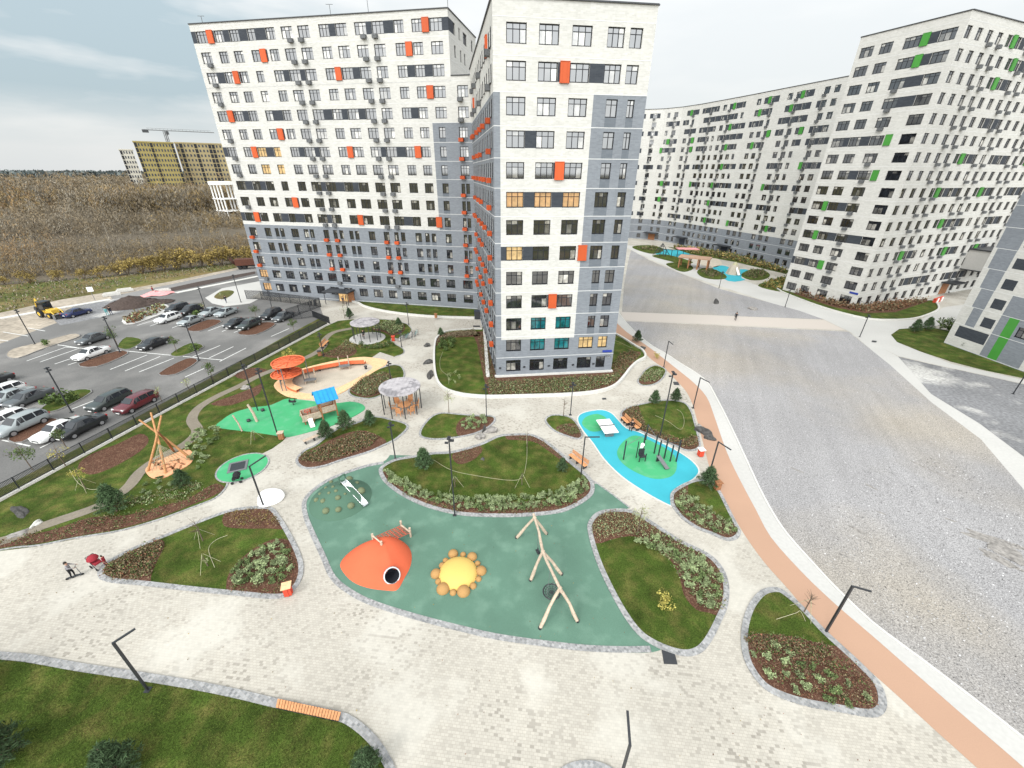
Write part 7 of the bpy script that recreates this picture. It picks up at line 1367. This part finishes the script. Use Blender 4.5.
def car(kind, colour, px, label, flip=True, turn=0.0):
    first = kind not in CP
    o = CP[kind] if not first else car_proto(kind, label)
    p = at(*px, 0); rz = HEAD+(math.pi if flip else 0)+turn
    if first: CP[kind] = o; o.location = (p.x, p.y, -.1); o.rotation_euler = (0, 0, rz)
    else: o = dup(o, (p.x, p.y, -.1), rz, label)
    for c in o.children if len(o.children) else kids(o):
        if c.name.startswith('body'): c.material_slots[0].link = 'OBJECT'; c.material_slots[0].material = MATS[colour]
    return o
cars = [('suv', 'car_silver', (24, 428), 'silver grey off-road car in the row nearest the fence', True), ('sedan', 'car_white', (62, 433), 'white saloon second from the fence, nose to the camera', True), ('sedan', 'car_black', (83, 430), 'black saloon against the fence with a bright bonnet', True), ('wagon', 'car_green', (111, 404), 'dark grey-green estate car beside the dark red car', True), ('wagon', 'car_red', (138, 406), 'dark red car parked against the fence', True),
 ('sedan', 'car_grey', (95, 341), 'dark grey saloon behind the lone white saloon', True), ('sedan', 'car_white', (93, 356), 'lone white saloon in the middle of the car park', True), ('sedan', 'car_black', (155, 346), 'lone black saloon in the middle of the car park', True), ('sedan', 'car_blue', (78, 315), 'blue saloon parked beside the yellow digger', False), ('wagon', 'car_white', (169, 320.5), 'white hatchback right of the rubble heap', True), ('sedan', 'car_silver', (192, 323), 'silver saloon in front of the mulch island', True), ('wagon', 'car_black', (178, 310.5), 'black car behind the white hatchback', True), ('suv', 'car_black', (192, 313), 'black off-road car between the white hatchback and silver saloons', True), ('sedan', 'car_silver', (212, 314), 'left of two silver saloons at the lamp', True), ('sedan', 'car_silver', (227, 314.5), 'right of two silver saloons at the lamp', True), ('sedan', 'car_black', (237, 325.5), 'black saloon left of the dark estate near the block', True), ('wagon', 'car_green', (250, 327), 'dark greenish estate in front of the round tree', True), ('suv', 'car_black', (272, 317), 'black off-road car under the tall block fence', True), ('sedan', 'car_grey', (284, 319), 'dark saloon nearest the tall block fence', True),
 ('wagon', 'car_white', (3, 396), 'white car in the second row at the left edge', True), ('sedan', 'car_silver', (13, 400), 'silver car in the second row beside the white car', True), ('sedan', 'car_grey', (31, 401), 'dark grey car beside the bush island', True), ('sedan', 'car_black', (-8, 385), 'black car cut by the left edge', True), ('wagon', 'car_white', (4, 425), 'white car behind the silver off-road car', True)]
for kd, colr, px, lb_, fl in cars: car(kd, colr, px, lb_, fl)
# ------------------------------------------------------------------ backhoe loader and lorry
t = thing('backhoe_loader', 'yellow backhoe loader parked at the far left of the car park', 'digger', (*at(52, 316).to_2d(), -.1), HEAD+R(-95)); mb = MB(); mb.box((.6, 0, 1.25), (2.6, 1.1, .7)); mb.box((-1.1, 0, 1.0), (1.6, 1.3, .6)); mb.build('chassis', 'machine_yellow', t)
mb = MB(); [mb.box((x, y, 2.2), (.1, .1, 1.5)) for x in (-1.4, .1) for y in (-.65, .65)]; mb.box((-.65, 0, 2.98), (1.8, 1.5, .12)); mb.box((-.65, 0, 1.55), (1.6, 1.35, .25)); mb.build('cab', 'metal_dark', t); mb = MB(); [mb.box((-.65, y, 2.25), (1.3, .02, 1.2)) for y in (-.67, .67)]; mb.box((.12, 0, 2.25), (.02, 1.2, 1.2)); mb.build('window', 'car_glass', t)
for x, r_ in ((1.5, .55), (-1.2, .75)):
    for y in (-.95, .95): mb = MB(); mb.tube([(x, y-.2, r_), (x, y+.2, r_)], r_, 16); w_ = mb.build('wheel', 'tyre', t); mb = MB(); mb.tube([(x, y-.22, r_), (x, y+.22, r_)], r_*.5, 12); mb.build('rim', 'machine_yellow', w_)
mb = MB(); mb.mesh([(2.6, -1.15, .1), (3.4, -1.15, .15), (3.3, -1.15, .9), (2.6, -1.15, .9), (2.6, 1.15, .1), (3.4, 1.15, .15), (3.3, 1.15, .9), (2.6, 1.15, .9)], [(0, 1, 2, 3), (4, 5, 6, 7), (0, 4, 7, 3), (0, 1, 5, 4), (3, 2, 6, 7)]); mb.build('front_bucket', 'metal_grey', t); mb = MB(); [mb.tube([(.8, y, 1.6), (2.0, y, 1.4), (2.7, y, .6)], .1, 6) for y in (-.75, .75)]; mb.build('loader_arm', 'machine_yellow', t); mb = MB(); mb.tube([(-1.9, 0, 1.0), (-2.7, 0, 3.3)], .16, 6); mb.tube([(-2.7, 0, 3.3), (-3.5, 0, 1.6)], .13, 6); mb.build('rear_boom', 'machine_yellow', t); mb = MB(); mb.box((-3.5, 0, 1.3), (.6, .7, .7), 0, 0, ('Y', R(30))); mb.build('rear_bucket', 'metal_dark', t)
t = thing('lorry', 'rusty tipper lorry half hidden behind the corner of the left block', 'lorry', (*at(252, 268).to_2d(), -.1), R(20)); mb = MB(); mb.box((-1, 0, 2.0), (5.5, 2.4, 1.7)); mb.mesh([(-3.9, -1.2, 1.3), (-3.9, 1.2, 1.3), (-5, 1.2, 3.2), (-5, -1.2, 3.2)], [(0, 1, 2, 3)]); mb.build('tipper_body', 'truck_rust', t); mb = MB(); mb.box((2.9, 0, 1.9), (1.8, 2.3, 2.2)); mb.build('cab', 'cloth_red', t); mb = MB(); mb.box((3.82, 0, 2.4), (.04, 2.0, .8)); mb.build('window', 'car_glass', t); mb = MB(); mb.box((0, 0, .8), (7.4, 1.0, .3)); mb.build('chassis', 'metal_dark', t)
for x in (-2.8, -1.6, 2.9):
    for y in (-1, 1): mb = MB(); mb.tube([(x, y-.2, .5), (x, y+.2, .5)], .5, 14); mb.build('wheel', 'tyre', t)
# ------------------------------------------------------------------ people
def person(px, rz, label, shirt, trousers, pose='walk', h=1.7, z=0.0, hair='hair_dark', extra=None):
    k = h/1.72; sit = pose == 'sit'; hipz = .48 if sit else .92
    J = {'pel': (0, 0, hipz), 'bel': (.01, 0, hipz+.16), 'che': (.02, 0, hipz+.36), 'nec': (.03, 0, hipz+.55), 'chin': (.05, 0, hipz+.62), 'hed': (.05, 0, hipz+.70), 'top': (.04, 0, hipz+.79)}
    E = [('pel', 'bel'), ('bel', 'che'), ('che', 'nec'), ('nec', 'chin'), ('chin', 'hed'), ('hed', 'top')]; rad = dict(pel=.135, bel=.125, che=.15, nec=.06, chin=.075, hed=.098, top=.06)
    st_ = {'walk': .22, 'stand': .04, 'sit': 0, 'scoot': .10}[pose]
    for s_, n_ in ((-1, 'r'), (1, 'l')):
        y = s_*.10; f = s_*st_
        if sit: leg = [('hip', (.02, y, hipz)), ('kne', (.44, y*1.2, hipz+.02)), ('ank', (.48, y*1.2, .08)), ('toe', (.62, y*1.3, .04))]
        else: leg = [('hip', (.0, y, hipz-.04)), ('kne', (f*.6+.04, y, .50)), ('ank', (f-.04*(f > 0), y, .09)), ('toe', (f+.15, y*1.15, .04))]
        arm_f = -f
        if pose == 'scoot': arm = [('sho', (.03, s_*.19, hipz+.46)), ('elb', (.16, s_*.27, hipz+.24)), ('wri', (.38, s_*.22, hipz+.14))]
        elif sit: arm = [('sho', (.03, s_*.19, hipz+.46)), ('elb', (.04, s_*.26, hipz+.18)), ('wri', (.28, s_*.16, hipz+.12))]
        else: arm = [('sho', (.02, s_*.19, hipz+.46)), ('elb', (arm_f*.5-.02, s_*.25, hipz+.2)), ('wri', (arm_f*.9+.05, s_*.25, hipz-.02))]
        for nm, p in leg+arm: J[nm+n_] = p
        E += [('pel', 'hip'+n_), ('hip'+n_, 'kne'+n_), ('kne'+n_, 'ank'+n_), ('ank'+n_, 'toe'+n_), ('che', 'sho'+n_), ('sho'+n_, 'elb'+n_), ('elb'+n_, 'wri'+n_)]
        for a, b in dict(hip=.10, kne=.066, ank=.045, toe=.035, sho=.066, elb=.046, wri=.03).items(): rad[a+n_] = b
        w_ = Vector(J['wri'+n_]); d = (w_-Vector(J['elb'+n_])).normalized(); J['pal'+n_] = tuple(w_+d*.07); rad['pal'+n_] = .034; E.append(('wri'+n_, 'pal'+n_))
        for q in range(4): J[f'f{q}{n_}'] = tuple(w_+d*(.15+.012*(q in (1, 2)))+Vector((.022*(q-1.5), 0, -.01))); rad[f'f{q}{n_}'] = .0095; E.append(('pal'+n_, f'f{q}{n_}'))
        J['th'+n_] = tuple(w_+d*.07+Vector((.06, 0, 0))); rad['th'+n_] = .011; E.append(('wri'+n_, 'th'+n_))
    ks = list(J); me = bpy.data.meshes.new('person'); me.from_pydata([Vector(J[q])*k for q in ks], [(ks.index(a), ks.index(b)) for a, b in E], []); o = bpy.data.objects.new('person', me); COL.objects.link(o)
    md = o.modifiers.new('skin', 'SKIN'); md.use_smooth_shade = True
    sv = me.skin_vertices[0].data
    for i, q in enumerate(ks): sv[i].radius = (rad[q]*k, rad[q]*k*(1.0 if q not in ('che', 'bel', 'pel') else 1.25)); sv[i].use_root = q == 'pel'
    o.modifiers.new('sub', 'SUBSURF').levels = 1
    dg = bpy.context.evaluated_depsgraph_get(); m2 = bpy.data.meshes.new_from_object(o.evaluated_get(dg)); o.modifiers.clear(); o.data = m2
    m2.materials.clear(); [m2.materials.append(MATS[x]) for x in (shirt, trousers, 'skin', 'shoe', hair)]
    jp = {q: Vector(J[q])*k for q in ks}
    for p in m2.polygons:
        c = p.center; near = min(ks, key=lambda q: (jp[q]-c).length); b_ = near.rstrip('lr') if near not in ('pel', 'bel', 'che', 'nec', 'chin', 'hed', 'top') else near
        p.material_index = 2 if (b_ in ('wri', 'pal', 'th', 'nec', 'chin', 'hed', 'top') or b_.startswith('f')) else 3 if b_ in ('toe', 'ank') and c.z < .12*k else 1 if b_ in ('hip', 'kne', 'ank') or near == 'pel' else 0
        if b_ == 'wri': p.material_index = 0 if (jp['wri'+near[-1]]-c).dot(jp['pal'+near[-1]]-jp['wri'+near[-1]]) > 0 else 2
        p.use_smooth = True
    o.location = at(*px, z); o.rotation_euler = (0, 0, rz); tag(o, label, 'person')
    hd = jp['hed']; mb = MB(); mb.ball((hd.x-.018*k, 0, hd.z+.03*k), .108*k, sz=1.08, n=14, lo=-.15); mb.ball((hd.x-.055*k, 0, hd.z-.01*k), .085*k, sz=1.2, n=12); mb.build('hair', hair, o)
    mb = MB(); fx = hd.x+.092*k
    for s_ in (-1, 1): mb.ball((fx, s_*.034*k, hd.z), .014*k, n=8); mb.ball((hd.x, s_*.1*k, hd.z-.01*k), .025*k, m=1, n=8)
    mb.tube([(fx+.004, 0, hd.z-.005), (fx+.024*k, 0, hd.z-.035*k)], .012*k, 6, 1); mb.box((fx-.004*k, 0, hd.z-.06*k), (.012, .045*k, .01*k), 0, 2); mb.build('face', ['hair_dark', 'skin', 'red_paint'], o)
    return o
CAMF = lambda px: math.atan2(-at(*px).y, -at(*px).x)
person((74, 577), R(30), 'child in a grey top and black trousers riding a scooter', 'cloth_grey', 'cloth_black', 'scoot', 1.5, hair='hair_dark')
t = thing('kick_scooter', 'small black scooter under the riding child', 'scooter', at(74.5, 577.5), R(30)); mb = MB(); mb.box((.05, 0, .12), (.75, .13, .04)); mb.build('deck', 'metal_dark', t); mb = MB(); mb.tube([(.42, 0, .1), (.36, 0, .95)], .02, 6); mb.tube([(.36, -.22, .95), (.36, .22, .95)], .018, 6); mb.build('handlebar', 'metal_grey', t)
for x in (-.36, .45): mb = MB(); mb.tube([(x, -.03, .08), (x, .03, .08)], .08, 12); mb.build('wheel', 'tyre', t)
def stroller(px, rz, label, m):
    t = thing('stroller', label, 'pushchair', at(*px), rz); mb = MB(); mb.box((0, 0, .52), (.6, .42, .12)); mb.box((-.3, 0, .72), (.12, .42, .5), 0, 0, ('Y', R(-25))); mb.build('seat', m, t); mb = MB(); mb.lathe([(.34*math.cos(a*.26), .34*math.sin(a*.26)) for a in range(7)], (-.15, 0, .8), 14); mb.build('hood', m, t)
    mb = MB(); [mb.tube([(.35, y, .12), (-.45, y, 1.0)], .018, 6) for y in (-.24, .24)]; [mb.tube([(-.35, y, .12), (.2, y, .55)], .018, 6) for y in (-.24, .24)]; mb.tube([(-.45, -.24, 1.0), (-.45, .24, 1.0)], .02, 6); mb.build('frame', 'metal_dark', t)
    for x in (-.35, .35):
        for y in (-.26, .26): mb = MB(); mb.tube([(x, y-.025, .13), (x, y+.025, .13)], .13, 12); mb.build('wheel', 'tyre', t)
stroller((99, 567), R(-20), 'dark red pushchair standing by the tip of the left teardrop bed', 'cloth_red'); stroller((237.5, 482), R(200), 'black pushchair standing at the edge of the bright green circle', 'cloth_black')
person((107, 565), R(200), 'small child in dark red clothes beside the red pushchair', 'cloth_red', 'cloth_red', 'stand', 1.0)
person((631.5, 429), R(-120), 'person in black sitting on the orange bench by the blue surface', 'cloth_black', 'cloth_black', 'sit', 1.72, -.02); person((108, 315.5), R(150), 'pedestrian in a turquoise jacket crossing the car park', 'cloth_teal', 'cloth_teal', 'walk', 1.68, -.1); person((112, 315), R(150), 'pedestrian in black beside the turquoise jacket', 'cloth_black', 'cloth_navy', 'walk', 1.78, -.1); person((226.5, 303), R(100), 'person in dark clothes by the round lawn at the gate', 'cloth_black', 'cloth_navy', 'walk', 1.72, -.05); person((735, 320.5), R(60), 'person in black walking on the crossing path of the gravel lot', 'cloth_black', 'cloth_black', 'walk', 1.75, .02); person((364, 339), R(-90), 'person in black standing under the rear round pergola', 'cloth_black', 'cloth_black', 'stand', 1.75, .07); person((343.5, 304), R(-90), 'person in dark clothes at the entrance of the left block', 'cloth_navy', 'cloth_black', 'stand', 1.72); person((154, 293.5), R(10), 'worker in dark red beside the pink tarpaulin', 'cloth_red', 'cloth_black', 'stand', 1.72, -.1)
